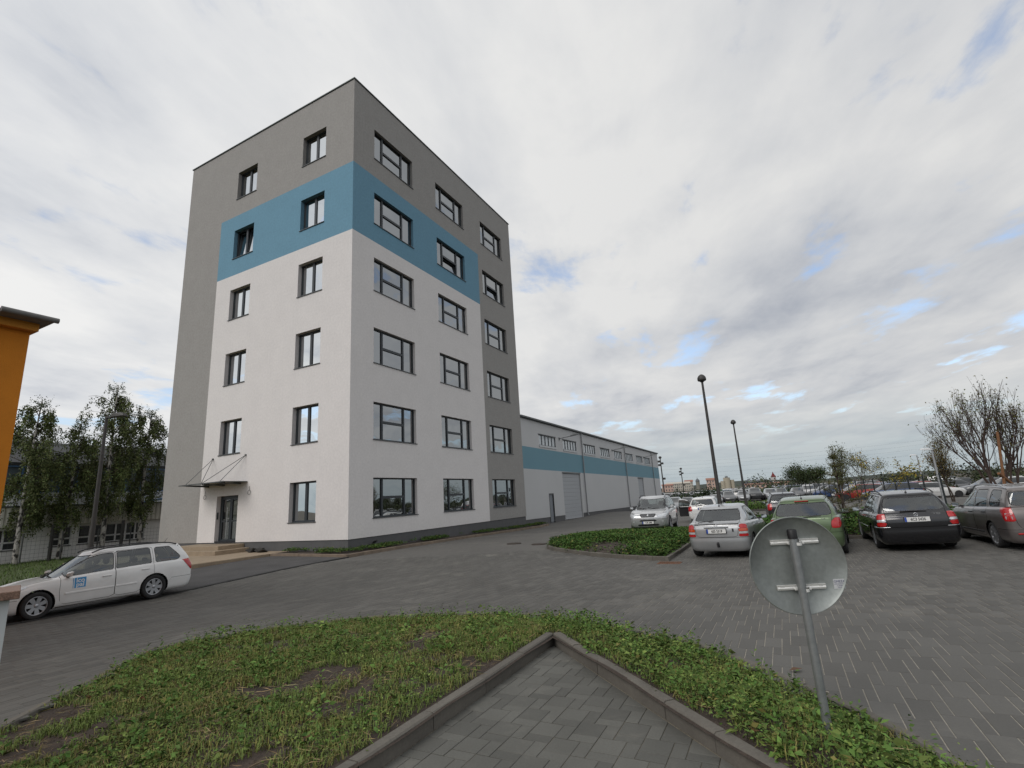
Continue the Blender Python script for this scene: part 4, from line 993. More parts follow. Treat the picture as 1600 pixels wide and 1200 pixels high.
def make_wheel(R_, w, spokes, style='alloy', rimr=.66, M_r=None):
    """wheel about the y axis, outside at +y"""
    M_r = M_r or M_RIM
    t = MB(); rr = R_*rimr
    t.lathe([(rr, -w/2), (R_*.93, -w/2), (R_*.985, -w*.40), (R_, -w*.25), (R_, w*.25), (R_*.985, w*.40), (R_*.94, w/2), (R_*.84, w*.53), (rr*1.03, w*.49), (rr, w*.42)], 32, 0, 'y')
    r = MB()
    r.lathe([(rr*1.03, w*.46), (rr*1.0, w*.50), (rr*.93, w*.47), (rr*.90, w*.30)], 32, 0, 'y')
    r.lathe([(rr*.92, w*.10), (.02, w*.14)], 24, 1, 'y')
    r.lathe([(rr*.24, w*.30), (rr*.22, w*.44), (rr*.12, w*.46), (.001, w*.47)], 16, 0, 'y')
    for k in range(spokes):
        a = 2*math.pi*k/spokes+.2; ca, sa = math.cos(a), math.sin(a)
        hw0, hw1 = rr*(.20 if style == 'alloy' else .26), rr*(.23 if style == 'alloy' else .20)
        V = []
        for rad, hh, yy, y2 in ((rr*.14, hw0*.8, w*.30, w*.43), (rr*.94, hw1, w*.30, w*.46)):
            for sgn in (-1, 1):
                for y in (yy, y2):
                    V.append((rad*ca-sgn*hh*sa, y, rad*sa+sgn*hh*ca))
        r.add(V, [(0, 1, 5, 4), (2, 6, 7, 3), (1, 3, 7, 5), (0, 4, 6, 2), (4, 5, 7, 6), (0, 2, 3, 1)], 0)
    return t, r

CARS = {}
def build_car(s, label, cat='car', group=None):
    """one car as a thing with its parts; local x runs from the rear bumper to the nose"""
    L, W, H = s['L'], s['W'], s['H']; hw = W/2; Rw = s.get('Rw', .315); g = s.get('g', .2)
    xfa = L-s['fo']; xra = xfa-s['wb']
    root = thing(s.get('name', 'parked_car'), label, cat, group=group)
    A, F = car_shell(s); C = Cut(A); P = s['paint']; polys = F
    col = lambda k: C.A[:, k]
    def left(f): return np.where(col(1) >= 0, f, 1.0)
    def region(f):
        nonlocal polys
        i, polys = C.split(polys, f); return i
    def halves(ps):
        y = C.A[:, 1]; l = [p for p in ps if sum(y[i] for i in p) > 0]; return l, [p for p in ps if sum(y[i] for i in p) <= 0]
    low = lambda f: np.where(col(8) < 1.05, f, np.maximum(f, .5))
    # wheel arches are open
    for xa in (xra, xfa):
        f = np.hypot(col(0)-xa, col(2)-Rw-.005)-(Rw+s.get('arch', .045))
        f = np.where((np.abs(col(1)) > hw*.62), f, 1.0); region(f)
    # black sills / bumpers
    zt = s.get('trim_z', 0)
    if zt:
        tr = region(low(col(2)-zt)); C.mesh('lower_trim', tr, s.get('trim_mat', M_TRIM), root)
    # glass with its seal
    def pane(name, f, glass, seal=.014, cond=None, trim=M_TRIM, push=-.004):
        if cond is not None: f = np.where(cond, f, np.abs(f)+.5)
        a = region(f-seal); 
        if not a: return
        hold = polys_hold(a)
        # recompute the field for new vertices
        return hold
    def polys_hold(a): return a
    def cut_panel(name, field, inner, outer, m_in, m_out, push_in=-.004, push_out=-.002, sub='window_seal', split=True, thick=0):
        """field(): signed distance for all vertices. inside <-inner = pane, band = frame"""
        nonlocal polys
        band, polys = C.split(polys, field()+outer*-1)
        if not band: return
        ins, band = C.split(band, field()+inner)
        for k, part in enumerate(halves(ins) if split else (ins,)):
            o = C.mesh(name, part, m_in, root, push_in)
        for k, part in enumerate(halves(band) if split else (band,)):
            if sub: C.mesh(sub, part, m_out, root, push_out)
    rear_dark = s.get('dark_rear', True)
    for poly in s['side_windows']:
        P2 = poly['p']; r_ = poly.get('r', .04)
        fld = lambda P2=P2, r_=r_: np.where((col(8) > 1.9) & (col(8) < 3.2) & (np.abs(col(1)) > hw*.5), sd_round(P2, r_, col(0), col(2)), 1.0)
        cut_panel('side_window', fld, .0, s.get('seal', .016), poly.get('m', G_CARD), s.get('seal_mat', M_TRIM))
    ws = s.get('windscreen', [(0, 2.06), (.66*hw/.88, 2.06), (.545*hw/.88, 2.90), (0, 2.92)])
    full = lambda Q: [(-p, q) for p, q in Q[::-1] if p > 0]+[(p, q) for p, q in Q if p > 0]
    sg = lambda k: np.where(col(1) >= 0, col(k), -col(k))
    # field in (signed perimeter, ring level); level scaled to metres
    LV = .55
    def fld_ws():
        Q = [(p, q*LV) for p, q in full(ws)]
        return np.where((col(8) > 1.5) & (col(0) > L*.4), sd_round(Q, .05, sg(7), col(8)*LV), 1.0)
    cut_panel('windscreen', fld_ws, 0, .018, G_CAR, M_TRIM, split=False)
    rw = s['rear_window']
    def fld_rw():
        Q = [(p, q*LV) for p, q in full(rw)]
        return np.where((col(8) > 1.3) & (col(0) < L*.45), sd_round(Q, s.get('rw_r', .06), sg(6), col(8)*LV), 1.0)
    cut_panel('rear_window', fld_rw, 0, .02, s.get('rear_glass', G_CAR), M_TRIM, split=False)
    # lamps
    for lamp in s.get('tail', []):
        fl = lambda lamp=lamp: np.where((col(0) < L*.4) & (col(8) < (1.0 if not lamp.get('up') else 3)), sd_round(lamp['p'], lamp.get('r', .02), col(6), col(2)), 1.0)
        cut_panel(lamp.get('n', 'tail_lamp'), fl, lamp.get('in', .0), lamp.get('out', .006), lamp.get('m', M_RED), M_GAP, push_in=.006, push_out=-.004, sub='lamp_gap')
    for lamp in s.get('head', []):
        fl = lambda lamp=lamp: np.where((col(0) > L*.5) & (col(8) < 1.7), sd_round(lamp['p'], lamp.get('r', .02), col(7), col(2)), 1.0)
        cut_panel(lamp.get('n', 'headlight'), fl, 0, lamp.get('out', .006), lamp.get('m', M_CLEARL), M_GAP, push_in=.004, push_out=-.004, sub='lamp_gap', split=lamp.get('split', True))
    # shut lines: doors, tailgate, bonnet
    gap = .0045
    doors = []
    if s.get('doors_open') is None or True:
        for poly in s['doors']:
            fd = lambda poly=poly: np.where((np.abs(col(1)) > hw*.5) & (col(8) < 3.15) & (col(8) > .02), sd_round(poly, .05, col(0), col(2)), 1.0)
            band, polys = C.split(polys, fd()-gap)
            ins, band = C.split(band, fd()+gap)
            for part in halves(band): C.mesh('door_gap', part, M_GAP, root, -.012)
            for part in halves(ins):
                if part: doors.append(C.mesh('door', part, P, root))
    tg = s.get('tailgate')
    if tg:
        ft = lambda: np.where((col(0) < L*.35) & (col(6) < hw*1.25), sd_round([(p, q) for p, q in full(tg)], .05, sg(6), col(2)), 1.0)
        band, polys = C.split(polys, ft()-gap); ins, band = C.split(band, ft()+gap)
        C.mesh('tailgate_gap', band, M_GAP, root, -.012); C.mesh('tailgate', ins, s.get('tailgate_paint', P), root)
    bp = s.get('bumper_z')
    if bp:                                   # painted bumper with a shut line above it
        fb = lambda: np.where((col(8) < 1) & ((col(0) < xra-Rw-.02) | (col(0) > xfa+Rw+.02)), col(2)-bp, 1.0)
        ins, polys = C.split(polys, fb())
        up = fb()+.008
        body, band = C.split(ins, up)
        C.mesh('bumper_gap', band, M_GAP, root, -.008)
        r_, f_ = [p for p in body if C.A[p[0], 0] < L/2], [p for p in body if C.A[p[0], 0] >= L/2]
        for q in (r_, f_): C.mesh('bumper', q, P, root, .004)
    if s.get('hood', True):
        cw = s['cowl']; hwd = hw-.16
        # bonnet: everything on the deck in front of the windscreen
        fh = lambda: np.where((col(8) > .80) & (col(8) < 2.0) & (col(0) > cw-.5), np.maximum(np.abs(col(1))-(hwd-.05*(col(0)-cw)), cw-.10-col(0)), 1.0)
        band, polys = C.split(polys, fh()-gap); ins, band = C.split(band, fh()+gap)
        C.mesh('bonnet_gap', band, M_GAP, root, -.01); C.mesh('bonnet', ins, P, root)
    C.mesh('body', polys, P, root)
    # ---- underside and wheel wells
    u = MB(); u.box((.25, -hw+.24, g-.02), (L-.28, hw-.24, .50), 0); u.box((.16, -hw+.30, g+.04), (xra-Rw-.06, hw-.30, .45)); u.box((xfa+Rw+.06, -hw+.34, g+.04), (L-.34, hw-.34, .45)); u.box((xra+Rw+.06, -hw+.07, g+.015), (xfa-Rw-.06, hw-.07, .40))
    u.box((xfa+.1, -hw+.24, .5), (L-.45, hw-.24, .62))
    u.build('underbody', [M_DARK], root)
    # ---- cabin
    zbm = interp(s['belt'], L*.5)
    c = MB(); xd = s['cowl']-.12
    c.box((s['rrb']+.18, -hw+.17, .42), (s['cowl']-.45, hw-.17, .46), 0)
    c.box((xd-.30, -hw+.19, .5), (xd+.05, hw-.19, zbm-.03), 0, .06)
    c.build('dashboard', [M_SEAT], root)
    for (x, y) in ((xd-1.05, .36), (xd-1.05, -.36)):
        q = MB(); q.box((x-.05, y-.24, .42), (x+.45, y+.24, .60), 0, .05); q.box((x-.17, y-.23, .5), (x+.0, y+.23, zbm+.13), 0, .06); q.box((x-.17, y-.13, zbm+.15), (x-.06, y+.13, zbm+.34), 0, .05)
        q.build('seat', [M_SEAT], root)
    q = MB(); x = xd-2.0; q.box((x-.05, -hw+.2, .42), (x+.45, hw-.2, .60), 0, .05); q.box((x-.17, -hw+.2, .5), (x+.0, hw-.2, zbm+.03), 0, .06)
    for y in (-.38, .38): q.box((x-.17, y-.12, zbm+.04), (x-.06, y+.12, zbm+.2), 0, .04)
    q.build('rear_seat', [M_SEAT], root)
    # steering wheel
    q = MB(); st = []
    for i in range(17):
        a = 2*math.pi*i/16; st.append((xd-.42-.07*math.sin(a), .36+.18*math.cos(a), zbm-.06+.17*math.sin(a)))
    q.tube(st, .014, 5); q.build('steering_wheel', [M_TRIM], root)
    # ---- wheels
    key = ('wheel', Rw, s.get('spokes', 7), s.get('rim', 'alloy'), s.get('rimr', .66), (s.get('rim_mat') or M_RIM).name)
    if key not in CARS:
        t, r = make_wheel(Rw, .205, s.get('spokes', 7), s.get('rim', 'alloy'), s.get('rimr', .66))
        to = t.build('tyre', [M_TYRE]); ro = r.build('rim', [s.get('rim_mat') or M_RIM, M_DARK]); CARS[key] = (to.data, ro.data); bpy.data.objects.remove(to); bpy.data.objects.remove(ro)
    td, rd = CARS[key]
    for xa in (xra, xfa):
        for sg_ in (1, -1):
            w = obj_from('wheel', td, root); w.location = (xa, sg_*(hw-.125), Rw); w.rotation_euler = (0, random.uniform(0, 6), 0) if sg_ > 0 else (0, random.uniform(0, 6), math.pi)
            if xa == xfa and s.get('steer'): w.rotation_euler[2] += s['steer']
            obj_from('rim', rd, w)
    def surf(pr=None, z=None, x=None, rear=True, sgn=1):
        """nearest skin vertex"""
        if x is not None: d = (A[:, 0]-x)**2+(A[:, 2]-z)**2; d = np.where(A[:, 1]*sgn > 0, d, 9)
        else:
            k = 6 if rear else 7; d = (A[:, k]-pr)**2+(A[:, 2]-z)**2
        i = int(np.argmin(d)); return A[i]
    # ---- mirrors
    mx = s.get('mirror_x', s['cowl']-.48); mz = interp(s['belt'], mx)+.075
    for sg_ in (1, -1):
        q = MB(); ym = hw-.10
        Vh = _hull([(mx+a, sg_*(ym+.06+b), mz+c_) for a, b, c_ in ((.02, .0, -.05), (.02, .16, -.06), (.0, .19, .05), (.0, .02, .06), (.10, .02, -.04), (.11, .10, -.045), (.09, .15, .03), (.08, .03, .045), (.13, .08, .0))])
        q.add(Vh[0], Vh[1], 0); q.box((mx+.02, min(sg_*(ym-.03), sg_*(ym+.09)), mz-.075), (mx+.08, max(sg_*(ym-.03), sg_*(ym+.09)), mz-.03), 1)
        o = q.build('door_mirror', [s.get('mirror_mat', P), M_TRIM], root)
        q = MB(); q.box((mx-.004, min(sg_*(ym+.085), sg_*(ym+.235)), mz-.045), (mx+.003, max(sg_*(ym+.085), sg_*(ym+.235)), mz+.045), 0); q.build('mirror_glass', [M_MIRROR], o)
    # ---- door handles
    for hx in s.get('handles', []):
        hz = interp(s['belt'], hx)-.115
        for sg_ in (1, -1):
            a = surf(x=hx, z=hz, sgn=sg_); q = MB(); y = a[1]
            q.box((hx-.105, min(y, y+sg_*.028), hz-.012), (hx+.105, max(y, y+sg_*.028), hz+.016), 0, .008); q.build('door_handle', [s.get('handle_mat', P)], root)
    if s.get('strip_z'):
        for sg_ in (1, -1):
            for x0, x1 in s['strips']:
                q = MB(); a = surf(x=(x0+x1)/2, z=s['strip_z'], sgn=sg_); y = a[1]
                q.box((x0, min(y-sg_*.02, y+sg_*.010), s['strip_z']-.022), (x1, max(y-sg_*.02, y+sg_*.010), s['strip_z']+.022), 0, .006); q.build('side_moulding', [s.get('strip_mat', P)], root)
    if s.get('rails'):
        x0, x1, rh = s['rails']; 
        for sg_ in (1, -1):
            pts = []; yy = hw-.085-s.get('tumble', .17)-.03
            for i in range(13):
                t = i/12; x = x0+(x1-x0)*t; lift = rh*min(1, math.sin(math.pi*t)*2.6)
                pts.append((x, sg_*yy, float(smooth_interp(s['roof'], [x])[0])-.028+lift))
            q = MB(); q.tube(pts, .017, 6); q.build('roof_rail', [s.get('rail_mat', M_TRIM)], root)
    if s.get('antenna'):
        x, h = s['antenna']; z = float(smooth_interp(s['roof'], [x])[0]); q = MB(); q.lathe([(.03, z-.01), (.022, z+.02), (.008, z+.035)], 10, 0, 'z', (x, 0, 0)); q.cyl((x, 0, z+.02), (x-h*.55, 0, z+h), .006, .004, 6); q.build('antenna', [M_TRIM], root)
    if s.get('wiper'):
        y0, z0, y1, z1 = s['wiper']; a = surf(pr=abs(y0), z=z0); b = surf(pr=abs(y1), z=z1)
        q = MB(); q.tube([(a[0]-.02, y0, z0), (.5*(a[0]+b[0])-.03, .5*(y0+y1), .5*(z0+z1)+.012), (b[0]-.02, y1, z1)], [.016, .012, .008], 6); q.build('rear_wiper', [M_TRIM], root)
    if s.get('wipers_front'):
        for y0 in (.42, -.18):
            pts = []
            for i in range(6):
                t = i/5; pr_ = y0-.55*t; zz = interp(s['belt'], s['cowl'])+.03+.05*t
                d = (A[:, 1]-pr_)**2+(A[:, 2]-zz)**2+np.where(A[:, 0] > L*.5, 0, 9)+np.where(A[:, 8] > 1.95, 0, 9); a = A[int(np.argmin(d))]; pts.append((a[0]+.02, pr_, zz+.01))
            q = MB(); q.tube(pts, .011, 5); q.build('windscreen_wiper', [M_TRIM], root)
    for pl in s.get('plates', []):
        z = pl['z']; front = pl.get('front', False); a = surf(pr=0, z=z, rear=not front); sgx = 1 if front else -1; x = a[0]+sgx*pl.get('off', .012)
        q = MB(); q.box((min(x, x+sgx*.012), -.26, z-.056), (max(x, x+sgx*.012), .26, z+.056), 0); q.box((min(x-sgx*.01, x+sgx*.008), -.275, z-.068), (max(x-sgx*.01, x+sgx*.008), .275, z+.068), 1)
        o = q.build('number_plate', [M_PLATE, M_TRIM], root)
        ry = -sgx*.2375 if front else .2375
        ys = -.2375*sgx*-1
        xs = x+sgx*.0135
        bl = MB(); yc = (-.2375 if front else .2375); bl.box((min(xs-.001, xs), yc-.0215, z-.054), (max(xs-.001, xs)+.0005, yc+.0215, z+.054), 0); bl.build('plate_band', [M_PLATEB], o)
        # read from outside: text runs to the viewer's right
        rot = (math.pi/2, 0, math.pi/2) if front else (math.pi/2, 0, -math.pi/2)
        text_mesh(pl['t'], .098, 'plate_lettering', M_INK, o, (xs+sgx*.001, .02*(1 if front else -1), z-.002), rot, .0006, sx=.80, bold=.002)
    return root, A, surf, C
P_WHITE = paint('white_paint', (.76, .76, .75), rough=.3)
P_SILVER = paint('silver_paint', (.42, .43, .44), metal=.55, rough=.32)
P_SILVERW = paint('light_silver_paint', (.50, .51, .52), metal=.45, rough=.32)
P_GREEN = paint('sage_green_paint', (.115, .165, .085), metal=.45, rough=.34)
P_BLACK = paint('black_paint', (.008, .008, .010), rough=.22)
P_GREY = paint('taupe_grey_paint', (.165, .148, .142), metal=.45, rough=.34)
P_DKGREY = paint('dark_grey_paint', (.035, .036, .042), metal=.3, rough=.3)
P_DARKTRIM = M_TRIM

def spec_estate(paint_, **k):              # long low estate
    s = dict(L=4.57, W=1.77, H=1.47, g=.18, wb=2.578, fo=.92, Rw=.316, cowl=3.42, wst=2.62, rrt=.30, rrb=.06, paint=paint_, tumble=.19,
             belt=[(0, .955), (1.0, .945), (3.1, .875), (3.45, .86), (4.1, .76), (4.57, .60)],
             roof=[(0, 1.385), (.35, 1.42), (1.4, 1.465), (2.2, 1.46), (2.7, 1.40), (3.5, 1.1)], nose=.02, mid=.55, rsh=.045, bumper_z=.50,
             side_windows=[dict(p=[(2.10, .930), (2.08, 1.345), (2.35, 1.335), (2.62, 1.27), (3.12, .985), (3.16, .905)], r=.03),
                           dict(p=[(1.17, .955), (1.20, 1.36), (1.99, 1.35), (2.01, .935)], r=.03),
                           dict(p=[(.36, 1.015), (.66, 1.345), (1.07, 1.358), (1.04, .960), (.52, .975)], r=.05)],
             rear_window=[(0, 2.12), (.64, 2.12), (.56, 2.86), (0, 2.90)], rw_r=.07,
             doors=[[(2.045, .26), (2.045, 1.378), (2.38, 1.366), (2.66, 1.295), (3.22, .94), (3.235, .55), (3.20, .26)],
                    [(1.48, .26), (1.10, .66), (1.10, .80), (1.13, 1.385), (2.035, 1.378), (2.035, .26)]],
             tailgate=[(0, .50), (.62, .50), (.66, .62), (.66, 1.36), (0, 1.40)],
             tail=[dict(p=[(.60, .66), (.86, .66), (.97, .80), (.97, .985), (.72, .985), (.62, .90)])],
             head=[dict(p=[(.44, .585), (.86, .60), (1.20, .755), (1.20, .80), (.86, .72), (.50, .665)], r=.03)],
             handles=[2.24, 1.32], strip_z=.50, strips=[(1.52, 2.02), (2.06, 3.12)], rails=(.45, 2.55, .055), antenna=(.55, .14), wiper=(.02, 1.0, .40, .97), mirror_x=3.02)
    s.update(k); return s
def spec_hatch(paint_, **k):
    s = dict(L=4.11, W=1.71, H=1.43, g=.19, wb=2.61, fo=.80, Rw=.305, cowl=3.12, wst=2.30, rrt=.72, rrb=.24, paint=paint_, tumble=.21,
             belt=[(0, .925), (.3, .955), (1.0, .94), (2.8, .87), (3.15, .86), (3.8, .75), (4.11, .60)],
             roof=[(.2, 1.29), (.75, 1.375), (1.4, 1.425), (2.0, 1.42), (2.4, 1.36), (3.2, 1.05)], nose=.03, mid=.55, rsh=.02, bumper_z=.56, rr=.22,
             side_windows=[dict(p=[(1.80, .915), (1.78, 1.32), (2.05, 1.31), (2.32, 1.23), (2.80, .96), (2.84, .90)], r=.03),
                           dict(p=[(.74, .975), (1.02, 1.27), (1.20, 1.322), (1.70, 1.325), (1.70, .925)], r=.04)],
             rear_window=[(0, 2.14), (.62, 2.14), (.55, 2.90), (0, 2.93)], rw_r=.06,
             doors=[[(1.745, .27), (1.745, 1.352), (2.08, 1.34), (2.36, 1.255), (2.90, .93), (2.90, .55), (2.87, .27)],
                    [(1.25, .27), (.93, .62), (.86, .9), (1.05, 1.31), (1.20, 1.35), (1.735, 1.352), (1.735, .27)]],
             tailgate=[(0, .555), (.56, .555), (.62, .66), (.64, .92), (.60, 1.30), (0, 1.34)],
             tail=[dict(p=[(.56, .62), (.84, .62), (.86, .80), (.80, .90), (.62, .915)])], head=[dict(p=[(.44, .58), (.86, .60), (1.1, .74), (.86, .72), (.5, .66)], r=.03)],
             handles=[1.94, 1.02], mirror_x=2.72, antenna=(.85, .20), wiper=(.10, 1.0, .52, .965), spokes=9)
    s.update(k); return s

def taillamp_split(s_root, A): pass
def spec_wagon(paint_, **k):               # late nineties wagon
    s = spec_estate(paint_)
    s.update(L=4.68, W=1.746, H=1.50, wb=2.703, fo=.91, cowl=3.50, wst=2.68, rrt=.34, rrb=.11, tumble=.20, bumper_z=.60, trim_z=.0, rr=.16,
             belt=[(0, .945), (1.0, .94), (3.2, .885), (3.55, .87), (4.2, .77), (4.68, .62)], roof=[(0, 1.39), (.4, 1.425), (1.4, 1.475), (2.3, 1.47), (2.8, 1.41), (3.6, 1.1)],
             side_windows=[dict(p=[(2.16, .935), (2.14, 1.36), (2.42, 1.35), (2.70, 1.28), (3.20, .99), (3.24, .915)], r=.03),
                           dict(p=[(1.25, .96), (1.26, 1.372), (2.05, 1.365), (2.07, .94)], r=.03), dict(p=[(.42, .985), (.64, 1.355), (1.16, 1.37), (1.15, .965)], r=.04)],
             doors=[[(2.105, .26), (2.105, 1.392), (2.45, 1.38), (2.74, 1.305), (3.30, .95), (3.32, .55), (3.28, .26)], [(1.56, .26), (1.20, .66), (1.18, .80), (1.20, 1.40), (2.095, 1.392), (2.095, .26)]],
             tailgate=[(0, .60), (.60, .60), (.63, .70), (.635, 1.36), (0, 1.40)], tail=[dict(p=[(.63, .625), (.90, .625), (.86, .90), (.78, .955), (.63, .955)])],
             rear_window=[(0, 2.13), (.645, 2.13), (.565, 2.87), (0, 2.91)], strip_z=.53, strips=[(1.60, 2.08), (2.12, 3.2)], handles=[2.32, 1.40], rails=(.5, 2.6, .05), mirror_x=3.08, spokes=6, wiper=(.30, .985, -.25, .975))
    s.update(k); return s
def spec_green(paint_, **k):               # tall hatchback
    s = spec_hatch(paint_)
    s.update(L=4.20, W=1.746, H=1.51, wb=2.608, fo=.86, Rw=.31, cowl=3.30, wst=2.45, rrt=.48, rrb=.17, tumble=.205, rr=.24, bumper_z=.60,
             belt=[(0, .98), (.4, .99), (1.0, .98), (2.9, .90), (3.3, .89), (3.85, .80), (4.2, .64)], roof=[(.2, 1.40), (.6, 1.455), (1.4, 1.508), (2.1, 1.50), (2.5, 1.45), (3.3, 1.1)],
             side_windows=[dict(p=[(1.92, .945), (1.90, 1.40), (2.15, 1.39), (2.45, 1.31), (2.98, 1.0), (3.0, .93)], r=.03), dict(p=[(1.05, .985), (1.12, 1.40), (1.82, 1.405), (1.82, .955)], r=.04), dict(p=[(.55, 1.04), (.82, 1.36), (.98, 1.38), (.94, 1.0)], r=.04)],
             rear_window=[(0, 2.06), (.665, 2.10), (.60, 2.86), (0, 2.92)], rw_r=.09,
             doors=[[(1.86, .27), (1.86, 1.43), (2.18, 1.42), (2.49, 1.335), (3.06, .97), (3.06, .55), (3.03, .27)], [(1.32, .27), (1.0, .62), (.97, .9), (1.05, 1.415), (1.85, 1.43), (1.85, .27)]],
             tailgate=[(0, .60), (.54, .60), (.60, .72), (.66, .98), (.64, 1.40), (0, 1.44)],
             tail=[dict(p=[(.60, .70), (.82, .70), (1.02, .86), (1.04, .95), (.72, .95), (.63, .87)], r=.04)],
             handles=[2.06, 1.12], mirror_x=2.88, antenna=(.66, .16), wiper=(.0, .985, -.42, 1.01), rails=None, strip_z=0)
    s.update(k); return s
def spec_mpv(paint_, **k):
    s = spec_estate(paint_)
    s.update(L=4.49, W=1.733, H=1.55, wb=2.634, fo=.83, Rw=.315, cowl=3.50, wst=2.66, rrt=.20, rrb=.07, tumble=.165, bumper_z=.50, rr=.16, nose=.0,
             belt=[(0, 1.02), (1.0, 1.0), (3.1, .94), (3.5, .93), (4.1, .84), (4.49, .68)], roof=[(0, 1.455), (.35, 1.485), (1.4, 1.535), (2.2, 1.53), (2.7, 1.46), (3.5, 1.15)],
             side_windows=[dict(p=[(2.10, .99), (2.08, 1.42), (2.34, 1.41), (2.64, 1.33), (3.16, 1.04), (3.20, .975)], r=.03), dict(p=[(1.22, 1.02), (1.22, 1.43), (1.97, 1.425), (1.99, .99)], r=.03), dict(p=[(.42, 1.05), (.48, 1.41), (.98, 1.43), (1.02, 1.03)], r=.07, m=None)],
             doors=[[(2.04, .27), (2.04, 1.45), (2.38, 1.44), (2.68, 1.355), (3.27, 1.0), (3.28, .55), (3.25, .27)], [(1.52, .27), (1.16, .66), (1.14, .8), (1.15, 1.455), (2.03, 1.45), (2.03, .27)]],
             tailgate=[(0, .52), (.60, .52), (.66, .66), (.68, .99), (.64, 1.40), (0, 1.45)], tail=[dict(p=[(.66, .68), (.90, .70), (1.0, .92), (.96, 1.03), (.68, 1.03)], r=.03)],
             rear_window=[(0, 2.10), (.66, 2.10), (.60, 2.86), (0, 2.90)], strip_z=.36, strips=[(1.58, 2.02), (2.07, 3.2)], strip_mat=M_TRIM, handles=[2.22, 1.30], rails=(.35, 2.45, .06), mirror_x=3.05, spokes=8, rim='cap', rimr=.70, handle_mat=M_TRIM,
             wiper=(.0, 1.05, .4, 1.06), antenna=(2.3, .16))
    for w in s['side_windows']: w['m'] = G_CARD
    s.update(k); return s
def spec_suv(paint_, **k):
    s = spec_estate(paint_)
    s.update(L=4.59, W=1.86, H=1.75, g=.27, wb=2.71, fo=.90, Rw=.365, arch=.06, cowl=3.42, wst=2.64, rrt=.22, rrb=.08, tumble=.185, bumper_z=.66, rr=.18, rf=.26, bf=.10, nose=.03, mid=.70, hoodbow=.05, rsh=.04,
             belt=[(0, 1.13), (1.0, 1.11), (3.1, 1.06), (3.45, 1.06), (4.1, 1.00), (4.59, .90)], roof=[(0, 1.63), (.35, 1.67), (1.4, 1.71), (2.2, 1.70), (2.7, 1.62), (3.5, 1.3)],
             side_windows=[dict(p=[(2.08, 1.10), (2.06, 1.59), (2.32, 1.58), (2.60, 1.50), (3.08, 1.17), (3.12, 1.09)], r=.03), dict(p=[(1.17, 1.13), (1.18, 1.60), (1.97, 1.595), (1.99, 1.11)], r=.03), dict(p=[(.38, 1.17), (.48, 1.57), (1.07, 1.60), (1.06, 1.14)], r=.05)],
             doors=[[(2.03, .36), (2.03, 1.625), (2.36, 1.61), (2.66, 1.52), (3.20, 1.12), (3.2, .62), (3.17, .36)], [(1.55, .36), (1.13, .85), (1.11, .95), (1.13, 1.63), (2.02, 1.625), (2.02, .36)]],
             tailgate=[(0, .68), (.66, .68), (.70, 1.58), (0, 1.62)], tail=[dict(p=[(.70, .80), (.95, .80), (.92, 1.12), (.72, 1.14)])],
             rear_window=[(0, 2.1), (.66, 2.1), (.58, 2.86), (0, 2.9)],
             windscreen=[(0, 2.05), (.72, 2.05), (.60, 2.91), (0, 2.93)],
             head=[dict(p=[(.42, .74), (.80, .735), (1.02, .79), (1.06, .90), (.86, .925), (.50, .86)], r=.03), dict(p=[(.62, .745), (.96, .745), (1.0, .785), (.64, .785)], r=.015, m=M_AMBER, n='indicator'),
                   dict(p=[(-.30, .74), (.30, .74), (.38, .89), (-.38, .89)], r=.02, m=M_TRIM, n='grille', split=False), dict(p=[(-.40, .555), (.40, .555), (.36, .63), (-.36, .63)], r=.02, m=M_TRIM, n='air_intake', split=False),
                   dict(p=[(.58, .50), (.74, .50), (.76, .60), (.58, .60)], r=.05, n='fog_lamp'), dict(p=[(-.5, .36), (.5, .36), (.5, .43), (-.5, .43)], r=.02, m=M_TRIM, n='air_intake', split=False)],
             handles=[2.22, 1.30], strip_z=.62, strips=[(1.62, 2.0), (2.05, 3.12)], rails=(.4, 2.5, .06), mirror_x=3.02, spokes=6, antenna=None, wipers_front=True, wiper=None)
    s.update(k); return s
def add_badge_ring(root, x, y, z, r, sgn=-1):
    q = MB(); q.lathe([(r, 0), (r, .008*sgn), (r*.82, .010*sgn), (r*.80, .002*sgn)], 20, 0, 'x', (x, y, z)); 
    for a, b in (((-.55, .6), (0, -.02)), ((.55, .6), (0, -.02)), ((-.72, .1), (-.3, -.72)), ((-.3, -.72), (0, -.1)), ((0, -.1), (.3, -.72)), ((.3, -.72), (.72, .1))):
        q.cyl((x+.006*sgn, y+a[0]*r, z+a[1]*r), (x+.006*sgn, y+b[0]*r, z+b[1]*r), r*.09, None, 5, 0)
    q.build('badge', [M_CHROME], root)
CAR_TESTS = []
def place_car(root, x, y, heading, sc=1.0, zs=None):
    """x, y: centre of the rear axle-side end of the car on the ground; heading in degrees"""
    root.location = (x, y, g1(x, y)); root.scale = (sc, sc, zs or sc)
    h = R(heading); d = Vector((math.cos(h), math.sin(h), 0)); n = gnorm(x+2*d.x, y+2*d.y)
    xa = (d-n*d.dot(n)).normalized(); ya = n.cross(xa)
    root.rotation_euler = Matrix((xa, ya, n)).transposed().to_euler()
